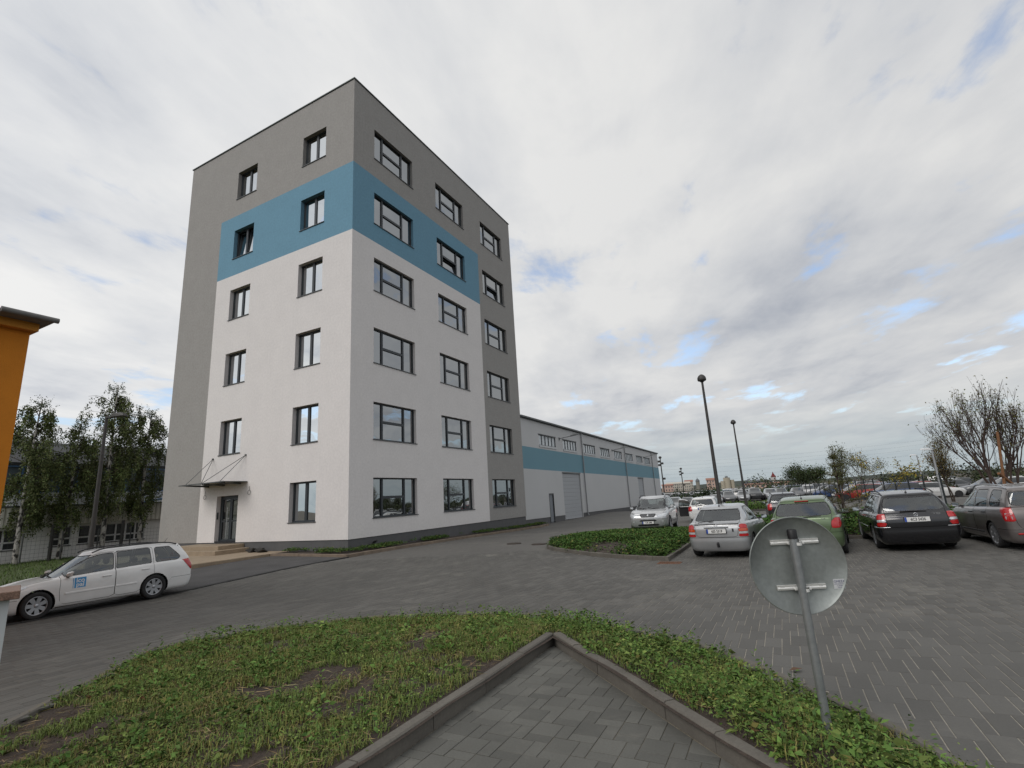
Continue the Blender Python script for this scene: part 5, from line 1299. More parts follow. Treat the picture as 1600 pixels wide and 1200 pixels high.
# ---- white estate at the left, company square on its front door
r, A_, sf, C_ = build_car(spec_estate(P_WHITE, trim_z=0, head=[dict(p=[(.44, .59), (.86, .61), (1.20, .765), (1.20, .81), (.86, .73), (.50, .675)], r=.03), dict(p=[(-.30, .60), (.30, .60), (.36, .70), (-.36, .70)], r=.02, m=M_TRIM, n='grille', split=False), dict(p=[(-.45, .30), (.45, .30), (.42, .42), (-.42, .42)], r=.02, m=M_TRIM, n='air_intake', split=False)],
                          plates=[dict(t='2AK 6617', z=.48, front=True)], wipers_front=True), 'white estate car with black roof rails and a blue square on its front door', 'car', 'cars parked on the paving')
a = sf(x=2.82, z=.72)
q = MB(); q.box((2.70, a[1]-.012, .60), (2.94, a[1]+.005, .84)); st = q.build('door_sticker', [mat('sticker_blue', (.05, .30, .62), .5)], r)
q = MB(); q.box((2.963, a[1]-.012, .60), (2.972, a[1]+.005, .84)); q.build('sticker_line', [MATS['sticker_blue']], st)
M_STW = mat('sticker_white', (.75, .77, .78), .5)
for t_, z_ in (('ico', .772), ('pal', .672)):
    text_mesh(t_, .145, 'sticker_lettering', M_STW, st, (2.82, a[1]+.006, z_), (R(90), 0, R(180)), .0006, sx=1.05, bold=.004)
CAR_WHITE = r; CAR_TESTS.append((r,))
# ---- silver hatchback, tail to the camera
lamps = [dict(p=[(.575, .585), (.86, .585), (.865, .655), (.58, .655)], r=.01), dict(p=[(.575, .658), (.87, .658), (.87, .715), (.585, .715)], r=.008, m=M_CLEARL),
         dict(p=[(.58, .718), (.87, .718), (.86, .80), (.60, .80)], r=.008, m=mat('orange_red_lens', (.50, .06, .015), .12, coat=.8)), dict(p=[(.60, .803), (.86, .803), (.82, .90), (.63, .92)], r=.03)]
r, A_, sf, C_ = build_car(spec_hatch(P_SILVER, tail=lamps, plates=[dict(t='6S5 5319', z=.735, off=.02)], tailgate=[(0, .575), (.50, .575), (.555, .62), (.60, .93), (.60, 1.30), (0, 1.34)], mirror_mat=M_TRIM, bumper_z=.565),
                          'silver hatchback seen from behind, plate 6S5 5319, beside the planted island', 'car', 'cars parked on the paving')
a = sf(pr=0, z=.93); q = MB(); q.box((a[0]-.055, -.60, .925), (a[0]+.10, .60, .95), 0, .012); q.build('spoiler', [P_SILVER], r)
a = sf(pr=0, z=.835); q = MB(); q.box((a[0]-.018, -.33, .815), (a[0]+.02, .33, .855), 0, .01); q.build('tailgate_handle', [M_CHROME], r)
a = sf(pr=0, z=.895); q = MB(); q.lathe([(.034, 0), (.034, -.008), (.026, -.008)], 16, 0, 'x', (a[0]-.004, 0, .89)); q.cyl((a[0]-.01, .05, .885), (a[0]-.01, -.05, .895), .006, None, 5); q.build('badge', [M_CHROME], r)
a = sf(pr=.33, z=.76); q = MB(); q.box((a[0]-.008, -.46, .715), (a[0]+.01, -.42, .80), 0); q.build('sticker', [M_TRIM], r)
a = sf(pr=0, z=.36); q = MB(); q.box((a[0]-.02, -.035, .30), (a[0]+.1, .035, .44), 0, .006); q.cyl((a[0]-.09, 0, .33), (a[0]+.1, 0, .30), .018); q.lathe([(.0, .42), (.022, .41), (.026, .395), (.022, .38), (.014, .36), (.014, .32)], 12, 0, 'z', (a[0]-.09, 0, 0)); q.build('tow_hitch', [M_TRIM], r)
CAR_ASTRA = r; CAR_TESTS.append((r,))
# ---- green hatchback behind the round sign
r, A_, sf, C_ = build_car(spec_green(P_GREEN, plates=[dict(t='4C7 1820', z=.70)]), 'sage green tall hatchback seen from behind, partly hidden by the round sign', 'car', 'cars parked on the paving')
a = sf(pr=0, z=1.40); q = MB(); z_ = float(smooth_interp([(.2, 1.40), (.6, 1.455)], [.42])[0]); q.box((.445, -.17, 1.385), (.50, .17, 1.41), 0, .006); q.build('brake_light', [M_RED], r)
for sg_ in (1, -1):
    q = MB(); q.tube([(.62, sg_*.585, 1.447), (1.3, sg_*.60, 1.492), (2.3, sg_*.585, 1.47)], .012, 5); q.build('roof_channel', [M_TRIM], r)
a = sf(pr=.50, z=.93); text_mesh('307', .05, 'badge_lettering', M_CHROME, r, (a[0]-.006, -.46, .93), (R(90), 0, R(-90)), .002, sx=1.3)
CAR_GREEN = r; CAR_TESTS.append((r,))
# ---- black wagon
wl = [dict(p=[(.635, .635), (.90, .635), (.885, .735), (.64, .735)], r=.012), dict(p=[(.64, .737), (.885, .737), (.87, .80), (.64, .80)], r=.006, m=M_CLEARL), dict(p=[(.64, .802), (.87, .802), (.83, .93), (.64, .955)], r=.02)]
r, A_, sf, C_ = build_car(spec_wagon(P_BLACK, tail=wl, plates=[dict(t='6C3 5436', z=.785)], mirror_mat=P_SILVER), 'black wagon seen from behind, plate 6C3 5436, beside the grey people carrier', 'car', 'cars parked on the paving')
a = sf(pr=0, z=.90); add_badge_ring(r, a[0]-.006, 0, .895, .05)
a = sf(pr=.45, z=.90); text_mesh('PASSAT', .055, 'badge_lettering', M_CHROME, r, (a[0]-.004, .43, .885), (R(90), 0, R(-90)), .002, sx=1.15, bold=.002); text_mesh('1.9 TDI', .05, 'badge_lettering', M_CHROME, r, (a[0]-.004, -.42, .90), (R(90), 0, R(-90)), .002, sx=1.1, bold=.002)
for sg_ in (1, -1):
    pts = []
    for t in np.linspace(.56, 1.15, 8):
        d = (A_[:, 6]-t)**2+(A_[:, 2]-.605)**2+np.where(A_[:, 1]*sg_ > 0, 0, 9); i = int(np.argmin(d)); pts.append(tuple(A_[i, :3]+A_[i, 3:6]*.008))
    pts = [(p[0], p[1], .607) for p in pts]; q = MB(); q.tube(pts, .011, 6); q.build('chrome_strip', [M_CHROME], r)
CAR_BLACK = r; CAR_TESTS.append((r,))
# ---- grey people carrier
ml = [dict(p=[(.665, .69), (.90, .70), (1.0, .92), (.96, 1.02), (.68, 1.03)], r=.03)]
r, A_, sf, C_ = build_car(spec_mpv(P_GREY, rail_mat=M_RIM, tail=ml, plates=[dict(t='7A2 3094', z=.74)]), 'grey people carrier with roof rails at the right edge of the picture', 'car', 'cars parked on the paving')
for z0, z1, m_ in ((.735, .81, M_CLEARL), (.82, .885, M_CLEARL)):
    a = sf(pr=.78, z=(z0+z1)/2)
    for sg_ in (1, -1):
        pts = []
        for p_ in (.70, .84):
            d = (A_[:, 6]-p_)**2+(A_[:, 2]-(z0+z1)/2)**2+np.where(A_[:, 1]*sg_ > 0, 0, 9); i = int(np.argmin(d)); pts.append(A_[i, :3]+A_[i, 3:6]*.012)
        p, p2 = pts; V = [(p[0], p[1], z0), (p2[0], p2[1], z0), (p2[0], p2[1], z1), (p[0], p[1], z1)]
        V += [(v[0]+.02, v[1]-sg_*.004, v[2]) for v in V]
        q = MB(); q.add(V, [(0, 1, 2, 3), (7, 6, 5, 4), (0, 4, 5, 1), (1, 5, 6, 2), (2, 6, 7, 3), (3, 7, 4, 0)]); q.build('reversing_lens', [m_], r)
for sg_ in (1, -1):
    a = sf(pr=.60, z=.40); q = MB(); q.box((a[0]-.012, min(sg_*.45, sg_*.70), .385), (a[0]+.03, max(sg_*.45, sg_*.70), .42), 0, .006); q.build('reflector', [M_RED], r)
CAR_GREY = r; CAR_TESTS.append((r,))
# ---- silver off-roader facing the camera
r, A_, sf, C_ = build_car(spec_suv(P_SILVERW, plates=[dict(t='1U8 1848', z=.50, front=True, off=.02)]), 'silver off-roader facing the camera across the planted island', 'car', 'cars parked on the paving')
for z_ in (.785, .84):
    a = sf(pr=0, z=z_, rear=False); q = MB(); q.box((a[0]-.03, -.31, z_-.008), (a[0]+.012, .31, z_+.008), 0, .004); q.build('grille_bar', [M_CHROME], r)
a = sf(pr=0, z=.815, rear=False); q = MB(); q.lathe([(.001, .022), (.03, .022), (.05, .012), (.05, 0)], 16, 0, 'x', (a[0], 0, .815)); q.build('badge', [M_CHROME], r)
CAR_SUV = r; CAR_TESTS.append((r,))
# ---- white estate with its front door open, and the dark estate beyond
r, A_, sf, C_ = build_car(spec_estate(P_WHITE, plates=[dict(t='5A9 2271', z=.80)], rails=None, mirror_x=3.0), 'white estate car with its left front door standing open', 'car', 'cars parked on the paving')
piv = Vector((3.20, .83, 0)); Mo = Matrix.Translation(piv)@Matrix.Rotation(R(-62), 4, 'Z')@Matrix.Translation(-piv)
for c in list(r.children):
    if c.type != 'MESH': continue
    co = np.array([v.co for v in c.data.vertices]); cx, cy = co[:, 0].mean(), co[:, 1].mean(); nm = c.name.split('.')[0]
    if (nm in ('door', 'side_window', 'window_seal') and cy > .4 and 2.05 < cx < 3.2) or (nm == 'door_mirror' and cy > .4) or (nm == 'side_moulding' and cy > .4 and cx > 2.1) or (nm == 'door_handle' and cy > .4 and cx > 2):
        c.data.transform(Mo)
        for gc in c.children: gc.data.transform(Mo)
        if nm == 'door':
            c.data.materials.append(M_TRIM); md = c.modifiers.new('lining', 'SOLIDIFY'); md.thickness = .06; md.offset = -1; md.material_offset = 1; md.material_offset_rim = 0
CAR_OPEN = r; CAR_TESTS.append((r,))
r, A_, sf, C_ = build_car(spec_wagon(P_DKGREY, plates=[dict(t='3AM 9045', z=.78)], mirror_mat=P_SILVER), 'dark grey wagon parked beyond the green hatchback', 'car', 'cars parked on the paving')
a = sf(pr=0, z=.90); q = MB(); q.box((a[0]-.02, -.4, .88), (a[0]+.01, .4, .905), 0, .004); q.build('chrome_strip', [M_CHROME], r)
CAR_DARK = r; CAR_TESTS.append((r,))
# ================================================================== plants
M_LEAF = mat('leaf', (1, 1, 1), .75, spec=.25, attr='tint')
M_BARK = mat('bark', (.060, .045, .035), .95, noise=.3, nscale=12)
M_WOOD = mat('stake_wood', (.19, .09, .04), .85, noise=.2, nscale=6)
def birch_mat():
    m = mat('birch_bark', (.46, .44, .40), .85); nt = m.node_tree; N = nt.nodes; Lk = nt.links
    tc = N.new('ShaderNodeTexCoord'); mp = N.new('ShaderNodeMapping'); mp.inputs['Scale'].default_value = (5, 5, 3.2); Lk.new(tc.outputs['Object'], mp.inputs[0])
    n = N.new('ShaderNodeTexNoise'); n.inputs['Scale'].default_value = 1.0; n.inputs['Detail'].default_value = 4; Lk.new(mp.outputs[0], n.inputs[0])
    cr = N.new('ShaderNodeValToRGB'); Lk.new(n.outputs[0], cr.inputs[0]); e = cr.color_ramp.elements; e[0].position = .44; e[0].color = (.03, .027, .025, 1); e[1].position = .53; e[1].color = (.44, .42, .38, 1)
    Lk.new(cr.outputs[0], N['Principled BSDF'].inputs['Base Color']); return m
M_BIRCH = birch_mat()
def unit(v): return v/np.maximum(np.linalg.norm(v, axis=-1, keepdims=True), 1e-9)
def leaf_mesh(base, axis, length, width, normal=None, fold=.18):
    """one folded lozenge per leaf"""
    n = len(base); axis = unit(axis)
    if normal is None: normal = unit(RNG.normal(size=(n, 3))+np.array([0, 0, .8]))
    side = unit(np.cross(axis, normal)); up = unit(np.cross(side, axis)); L = np.asarray(length).reshape(-1, 1); W = np.asarray(width).reshape(-1, 1)
    m = base+axis*L*.45
    V = np.stack([base, m+side*W*.5+up*W*fold, base+axis*L-up*L*.12, m-side*W*.5+up*W*fold], 1).reshape(-1, 3)
    return V, np.arange(n*4).reshape(n, 4)
def blade_mesh(base, lean, length, width):
    """bent grass blades, two quads each"""
    n = len(base); L = length[:, None]; W = width[:, None]; up = np.array([0, 0, 1.0]); h = unit(lean*np.array([1, 1, 0])+1e-6)
    side = np.c_[-h[:, 1], h[:, 0], np.zeros(n)]; k = np.linalg.norm(lean[:, :2], axis=1, keepdims=True)
    p1 = base+(up*.62+h*k*.30)*L; p2 = base+(up*(.95-.45*k)+h*k*.95)*L
    V = np.stack([base-side*W*.5, base+side*W*.5, p1+side*W*.42, p1-side*W*.42, p2+side*W*.06, p2-side*W*.06], 1).reshape(-1, 3)
    a = np.arange(n)[:, None]*6; F = np.concatenate([a+np.array([[0, 1, 2, 3]]), a+np.array([[3, 2, 4, 5]])], 1).reshape(-1, 4)
    return V, F
def vary(col, n, amt=.25, hue=.12):
    c = np.array(col)[None]*(1+RNG.uniform(-amt, amt, (n, 1))); return np.clip(c*(1+RNG.uniform(-hue, hue, (n, 3))), .002, 1)
class Cloud:
    def __init__(s): s.V = []; s.F = []; s.T = []; s.n = 0
    def add(s, V, F, T):
        s.V.append(V); s.F.append(F+s.n); s.n += len(V)
        s.T.append(np.repeat(T, len(F)//len(T), axis=0))
    def build(s, name, parent=None, kind=None, m=None):
        o = mesh_obj(name, np.concatenate(s.V), np.concatenate(s.F), m or M_LEAF, parent, attr=np.concatenate(s.T))
        if kind: o['kind'] = kind
        return o
def fbm(x, y, s, seed=0.0):
    return np.array([mnoise.fractal(Vector((a*s+seed, b*s-seed, seed)), .6, 2.0, 4) for a, b in zip(x, y)])
def scatter(poly, n, margin=0.0):
    P = np.array(poly); lo, hi = P.min(0), P.max(0); out = np.zeros((0, 2))
    while len(out) < n:
        q = RNG.uniform(lo, hi, (n*2, 2)); out = np.vstack([out, q[sd_poly(P, q[:, 0], q[:, 1]) < -margin]])
    return out[:n]
GREEN = (.088, .158, .034); GREEN2 = (.140, .190, .046); YEL = (.215, .195, .062); STRAW = (.26, .20, .105)
# ---- foreground bed
c = Cloud()
pts = scatter(BED, 15000, .10); out = sd_poly(PATH, pts[:, 0], pts[:, 1]) > .13; pts = pts[out & (pts[:, 1] > 2.0)]
dens = fbm(pts[:, 0], pts[:, 1], .95, 3.3); rightside = (pts-APEX)@np.array([PRD[1], -PRD[0]]) > .1
behind = pts[:, 1] > 7.2
spots = lambda p: .55*np.exp(-((p[:, 0]+1.5)**2/.5+(p[:, 1]-4.7)**2/.35))+.5*np.exp(-((p[:, 0]+.7)**2/.25+(p[:, 1]-5.3)**2/.15))+.5*np.exp(-((p[:, 0]+3.2)**2/.5+(p[:, 1]-4.9)**2/.3))+.35*np.exp(-((p[:, 0]+1.9)**2/.3+(p[:, 1]-6.5)**2/.08))
patch = dens+np.where(rightside, .34+.5*fbm(pts[:, 0], pts[:, 1], 3.1, 7.0), 0)+np.where(behind, .22, 0)-.6*spots(pts)
live = patch > -.24+.10*RNG.normal(size=len(pts))
# broad leaved weeds: every plant a little fan of leaves on short stems
wp = pts[live & (RNG.random(len(pts)) < np.where(rightside, .72, np.where(patch > .12, .40, .24)))]
k = 16; ctr = np.repeat(wp, k, 0); n = len(ctr); hf = np.clip(1+1.7*fbm(wp[:, 0], wp[:, 1], 2.1, 4.4), .35, 2.2); hgt = np.repeat(RNG.uniform(.02, .11, len(wp))*hf, k)
ang = RNG.uniform(0, 2*np.pi, n); rad = RNG.uniform(0, .10, n); z0 = bedz(ctr[:, 0], ctr[:, 1])
base = np.c_[ctr[:, 0]+rad*np.cos(ang), ctr[:, 1]+rad*np.sin(ang), z0+hgt*RNG.uniform(.15, 1.1, n)]
ax = np.c_[np.cos(ang), np.sin(ang), RNG.uniform(-.25, .75, n)]; ls = RNG.uniform(.5, 1.3, n)*np.repeat(np.where(RNG.random(len(wp)) < .12, .060, np.where((wp-APEX)@np.array([PRD[1], -PRD[0]]) > .1, .027, .024)), k)
col = np.repeat(np.where(RNG.random((len(wp), 1)) < .55, np.array([GREEN]), np.array([GREEN2]))*RNG.uniform(.55, 1.5, (len(wp), 1)), k, 0)*RNG.uniform(.7, 1.3, (n, 1))
yl = RNG.random(n) < .04; col[yl] = np.array(YEL)
V, F = leaf_mesh(base, ax, ls, ls*RNG.uniform(.32, .66, n)); c.add(V, F, col)
# taller stems with a few leaves
tp = wp[RNG.random(len(wp)) < .11]; k = 9; ctr = np.repeat(tp, k, 0); n = len(ctr); f = np.tile(np.arange(k)/k, len(tp)); H_ = np.repeat(RNG.uniform(.12, .26, len(tp)), k); ang = RNG.uniform(0, 6.28, n)
base = np.c_[ctr+RNG.normal(0, .006, (n, 2)), bedz(ctr[:, 0], ctr[:, 1])+H_*f]; V, F = leaf_mesh(base, np.c_[np.cos(ang), np.sin(ang), RNG.uniform(.1, .8, n)], .07*(1-.5*f), .030*(1-.5*f)); c.add(V, F, vary(GREEN, n))
# grass
gp = scatter(BED, 150000, .05); gp = gp[(sd_poly(PATH, gp[:, 0], gp[:, 1]) > .115) & (gp[:, 1] > 2.0)]
dn = fbm(gp[:, 0], gp[:, 1], .95, 3.3)+.5*fbm(gp[:, 0], gp[:, 1], 4.0, 8.1); dn = dn+.06-.62*spots(gp); rs = (gp-APEX)@np.array([PRD[1], -PRD[0]]) > .1
gp = gp[(dn > -.30) & (~rs | (RNG.random(len(gp)) < .7))]; n = len(gp)
ln = RNG.normal(0, .55, (n, 3)); L_ = RNG.uniform(.025, .095, n)*(1+.5*fbm(gp[:, 0], gp[:, 1], 3.0, 1.0)); base = np.c_[gp, bedz(gp[:, 0], gp[:, 1])-.004]
tone = fbm(gp[:, 0], gp[:, 1], 1.6, 5.0)[:, None]; col = np.where(RNG.random((n, 1)) < .32+tone*.5, np.array([YEL]), np.array([GREEN2]))*RNG.uniform(.6, 1.3, (n, 1))
V, F = blade_mesh(base, ln, L_, RNG.uniform(.004, .008, n)); c.add(V, F, col)
# cut straw lying about
sp = scatter(BED, 13000, .04); sp = sp[(sd_poly(PATH, sp[:, 0], sp[:, 1]) > .13) & (sp[:, 1] > 2.0)]; sp = sp[fbm(sp[:, 0], sp[:, 1], 1.3, 9.0) > -.06]; sp = sp[((sp-APEX)@np.array([PRD[1], -PRD[0]]) < .1) | (RNG.random(len(sp)) < .18)]; n = len(sp)
a_ = RNG.uniform(0, 6.28, n); base = np.c_[sp, bedz(sp[:, 0], sp[:, 1])+RNG.uniform(.004, .045, n)]
V, F = leaf_mesh(base, np.c_[np.cos(a_), np.sin(a_), RNG.uniform(-.15, .15, n)], RNG.uniform(.05, .19, n), RNG.uniform(.003, .007, n)); c.add(V, F, vary(STRAW, n, .45))
# clods and a few fallen leaves
fp = scatter(BED, 60, .05); fp = fp[sd_poly(PATH, fp[:, 0], fp[:, 1]) > .14]; n = len(fp); a_ = RNG.uniform(0, 6.28, n)
V, F = leaf_mesh(np.c_[fp, bedz(fp[:, 0], fp[:, 1])+.03], np.c_[np.cos(a_), np.sin(a_), .1*np.ones(n)], RNG.uniform(.05, .09, n), RNG.uniform(.03, .05, n)); c.add(V, F, vary((.12, .06, .03), n, .4))
o = c.build('grass', kind='stuff')
def clods(poly, n, zf, smin, smax, name, skip=None):
    p = scatter(poly, n, .05)
    if skip is not None: p = p[skip(p)]
    n = len(p); s_ = RNG.uniform(smin, smax, n)*RNG.random(n); d = np.array([(1, 0, 0), (-1, 0, 0), (0, 1, 0), (0, -1, 0), (0, 0, .7), (0, 0, -.6)], float)
    V = (np.c_[p, zf(p[:, 0], p[:, 1])][:, None]+d[None]*s_[:, None, None]*RNG.uniform(.6, 1.3, (n, 6, 1))).reshape(-1, 3)
    f = np.array([(0, 2, 4), (2, 1, 4), (1, 3, 4), (3, 0, 4)]); F = (np.arange(n)[:, None, None]*6+f[None]).reshape(-1, 3)
    o = mesh_obj(name, V, F, M_SOIL); o['kind'] = 'stuff'
clods(BED, 9000, bedz, .012, .035, 'soil_clods', lambda p: (sd_poly(PATH, p[:, 0], p[:, 1]) > .15) & (p[:, 1] > 2))
# ---- planted island and the other beds
def bed_plants(name, poly, zf, npl, h0, h1, ls, k=16, bare=None, col=GREEN, margin=.15, yel=.05, back=None):
    p = scatter(poly, npl, margin)
    if bare is not None: p = p[bare(p)]
    ct = np.repeat(p, k, 0); n = len(ct); H_ = np.repeat(RNG.uniform(h0, h1, len(p))*(1 if back is None else np.where(p[:, 1] > back, .3, 1)), k); ang = RNG.uniform(0, 6.28, n); f = RNG.random(n)
    r_ = RNG.uniform(.02, .16, n)*(1.1-f*.5); base = np.c_[ct[:, 0]+r_*np.cos(ang), ct[:, 1]+r_*np.sin(ang), zf(ct[:, 0], ct[:, 1])+H_*f]
    T = np.repeat(RNG.uniform(.6, 1.4, (len(p), 1)), k, 0)*vary(col, n, .2); T[RNG.random(n) < yel] = YEL
    V, F = leaf_mesh(base, np.c_[np.cos(ang), np.sin(ang), RNG.uniform(-.3, .8, n)], RNG.uniform(.6, 1.3, n)*ls, RNG.uniform(.35, .65, n)*ls)
    cl = Cloud(); cl.add(V, F, T); return cl.build(name, kind='stuff')
isz = lambda x, y: G(x, y)+.07+.10*np.clip(-sd_poly(ISLAND, x, y)/1.2, 0, 1)
ISL_A = island_front+[(6.3, 19.3), (8.6, 24.2), (6.4, 25.9), (4.4, 26.3), (2.4, 25.3), (1.5, 23.6)]
bp_ = lambda p: ~((np.hypot((p[:, 0]-3.1)/.95, (p[:, 1]-18.4)/1.6) < 1+.25*RNG.normal(size=len(p))) | (np.hypot((p[:, 0]-4.9)/1.3, (p[:, 1]-22.0)/1.2) < 1+.2*RNG.normal(size=len(p))))
bed_plants('island_planting', ISL_A, isz, 3000, .08, .32, .085, 20, bp_, back=21.5, col=(.060, .118, .024))
bed_plants('bed_planting', [(6.4, 19.4), (11.1, 17.1), (20, 12.4), (23, 17.3), (15.2, 21.5), (8.8, 24.2)], isz, 2400, .2, .60, .12, 18, None, col=(.052, .105, .022))
bed_plants('far_planting', STRIP2, lambda x, y: G(x, y)+.08, 500, .2, .7, .16, 16)
tz = lambda x, y: G(x, y)+.16
bed_plants('verge_weeds', [loc(-.9, ROAD_Y+.15), loc(19.5, ROAD_Y+.2), loc(19.5, -.05), loc(-.05, -.05), loc(-.05, 3.5), loc(-.9, 3.6)], tz, 1500, .03, .14, .075, 14, lambda p: fbm(p[:, 0], p[:, 1], .5, 2.0) > -.12, col=(.07, .125, .028), margin=.05)
lp = scatter([loc(-24, 4.2), loc(-4.8, 4.2), loc(-4.8, 13), loc(1.8, 15.2), loc(1.8, 28), loc(-36, 28)], 26000); n = len(lp)
cl = Cloud(); V, F = blade_mesh(np.c_[lp, G(lp[:, 0], lp[:, 1])], RNG.normal(0, .5, (n, 3)), RNG.uniform(.08, .2, n), RNG.uniform(.012, .022, n)); cl.add(V, F, vary((.075, .120, .026), n, .3)); cl.build('lawn', kind='stuff')

# ---- trees
def tubes(segs, name, parent, m, n=5):
    q = MB()
    for pts, rad in segs: q.tube(pts, rad, n, cap=False)
    return q.build(name, [m], parent)
def birch(x, y, h, w, seed, label, lean=0.0, bottom=.36, dens=1.0):
    rg = np.random.default_rng(seed); z = g1(x, y); t = thing('birch_tree', label, 'tree', (x, y, z), 0, 'birches in front of the works building')
    tr = []; 
    for i in range(9): f = i/8; tr.append((lean*f*h+.10*math.sin(3*f+seed), .08*math.cos(2.3*f+seed), h*f))
    q = MB(); q.tube(tr, [.15*(1-.88*i/8)+.012 for i in range(9)], 9); q.build('trunk', [M_BIRCH], t)
    segs = []; LB_, LA, LS, TT = [], [], [], []
    nb = 44
    for b in range(nb):
        f = bottom-.10+(1.03-bottom)*((b+.5)/nb); p0 = np.array([np.interp(f*8, range(9), [q_[k] for q_ in tr]) for k in range(3)])
        a = rg.uniform(0, 6.28); prof = math.sin(math.pi*min(1, (1.03-f)/(1.12-bottom))**.75)*.5+.45*min(1, (1.05-f)*2.2); ln = w*(.55+.6*rg.random())*max(.16, prof)
        pts = []; 
        for i in range(5): s_ = i/4; pts.append(p0+np.array([math.cos(a)*ln*s_, math.sin(a)*ln*s_, ln*(1.05*s_-.80*s_*s_)+.15*s_]))
        segs.append((pts, [.035*(1-f*.5), .026, .018, .012, .006]))
        for d in range(int(7*dens)+1):
            s_ = rg.uniform(.30, 1.0); st = np.array([np.interp(s_*4, range(5), [q_[k] for q_ in pts]) for k in range(3)]); hl = rg.uniform(.5, 2.0)*(.35+.65*(1-abs(f-.55)))*h/10; 
            off = rg.normal(0, .16, 2); tip = st+np.array([off[0]*1.6+math.cos(a)*.15, off[1]*1.6+math.sin(a)*.15, -hl])
            nl = int(hl*36*dens)+5; u = rg.random(nl)
            LB_.append(st[None]*(1-u[:, None])+tip[None]*u[:, None]+rg.normal(0, .085, (nl, 3))); LA.append(rg.normal(0, .6, (nl, 3))+np.array([0, 0, -.9])); LS.append(rg.uniform(.09, .165, nl))
            TT.append(np.array([[.088, .108, .038]])*rg.uniform(.55, 1.55)*rg.uniform(.8, 1.25, (nl, 1))*(1+rg.uniform(-.12, .12, (nl, 3))))
    # leader shoots
    for d in range(26):
        st = np.array(tr[-1])+rg.normal(0, .18, 3)+np.array([0, 0, -.5]); a = rg.uniform(0, 6.28); nl = 22; u = rg.random(nl)[:, None]; tip = st+np.array([math.cos(a)*.55, math.sin(a)*.55, rg.uniform(-.3, .75)]); LB_.append(st*(1-u)+tip*u+rg.normal(0, .05, (nl, 3))); LA.append(rg.normal(0, 1, (nl, 3))); LS.append(rg.uniform(.06, .11, nl)); TT.append(vary((.045, .070, .018), nl, .3))
    tubes(segs, 'branches', t, M_BARK, 4)
    B = np.concatenate(LB_); S = np.concatenate(LS); cl = Cloud(); V, F = leaf_mesh(B, np.concatenate(LA), S, S*.62, normal=unit(rg.normal(size=(len(B), 3)))); cl.add(V, F, np.clip(np.concatenate(TT), .004, .4)); cl.build('crown', t)
    return t
birch(-32.1, 33.0, 10.6, 2.2, 3, 'birch at the left end of the row, beside the orange house', .01)
birch(-31.1, 35.0, 9.2, 1.8, 5, 'smallest birch, second in the row from the orange house', .005, dens=.8)
birch(-30.0, 37.0, 12.4, 2.5, 8, 'tallest birch of the row, just right of the street lamp', .0)
birch(-28.9, 39.2, 10.8, 2.1, 9, 'birch at the right end of the row, beside the office tower', .0, dens=.9)
def tree(name, label, x, y, h, r0, spread, seed, nleaf=1500, ls=.09, col=GREEN, levels=4, trunk=.25, up=.55, group=None, split=3, bark=None, dz=0, leafspread=.25, multi=1, cat='tree', tipleaf=0.0):
    """limbs that fork again and again, leaves round the outer twigs"""
    rg = np.random.default_rng(seed); z = g1(x, y)+dz; t = thing(name, label, cat, (x, y, z), 0, group); segs_t, segs, tips = [], [], []
    def grow(p, d, ln, r, lv):
        n = 4; pts = [p]; dd = d.copy()
        for i in range(n): dd = dd+rg.normal(0, .11, 3)+np.array([0, 0, up*.05]); dd /= np.linalg.norm(dd); pts.append(pts[-1]+dd*ln/n)
        (segs_t if lv == 0 else segs).append((pts, [r*(1-.45*i/n) for i in range(n+1)]))
        if lv >= levels: tips.extend(pts[1:]); return
        if lv >= levels-1: tips.extend(pts[2:])
        k = split+(1 if rg.random() < .4 else 0)
        for j in range(k):
            s_ = rg.uniform(.45, 1.0) if j else 1.0; q = pts[int(round(s_*n))]; a = rg.uniform(0, 6.28); e = np.array([math.cos(a)*spread, math.sin(a)*spread, 0])+dd*(1.0 if j else 1.4)+np.array([0, 0, up*.6]); e /= np.linalg.norm(e)
            grow(q, e, ln*rg.uniform(.55, .85), r*.56, lv+1)
    for m_ in range(multi):
        d0 = np.array([rg.normal(0, .06+.22*(multi > 1)), rg.normal(0, .06+.22*(multi > 1)), 1.0]); grow(np.array([rg.normal(0, .1*(multi > 1)), rg.normal(0, .1*(multi > 1)), -.1]), d0/np.linalg.norm(d0), h*trunk*rg.uniform(.8, 1.1), r0, 0)
    allp = np.array([p for s_, _ in segs+segs_t for p in s_]); k = h/allp[:, 2].max()
    sc = lambda ss: [([q_*k for q_ in pts], rad) for pts, rad in ss]
    tubes(sc(segs_t), 'trunk', t, bark or M_BARK, 7); tubes(sc(segs), 'branches', t, bark or M_BARK, 4)
    T = np.array(tips)*k
    if nleaf:
        T = T[rg.integers(0, len(T), nleaf)]+rg.normal(0, leafspread, (nleaf, 3)); s_ = rg.uniform(.6, 1.3, nleaf)*ls; cl = Cloud(); V, F = leaf_mesh(T, rg.normal(size=(nleaf, 3)), s_, s_*.6, normal=unit(rg.normal(size=(nleaf, 3)))); cl.add(V, F, vary(col, nleaf, .4, .2)); cl.build('crown', t)
    return t
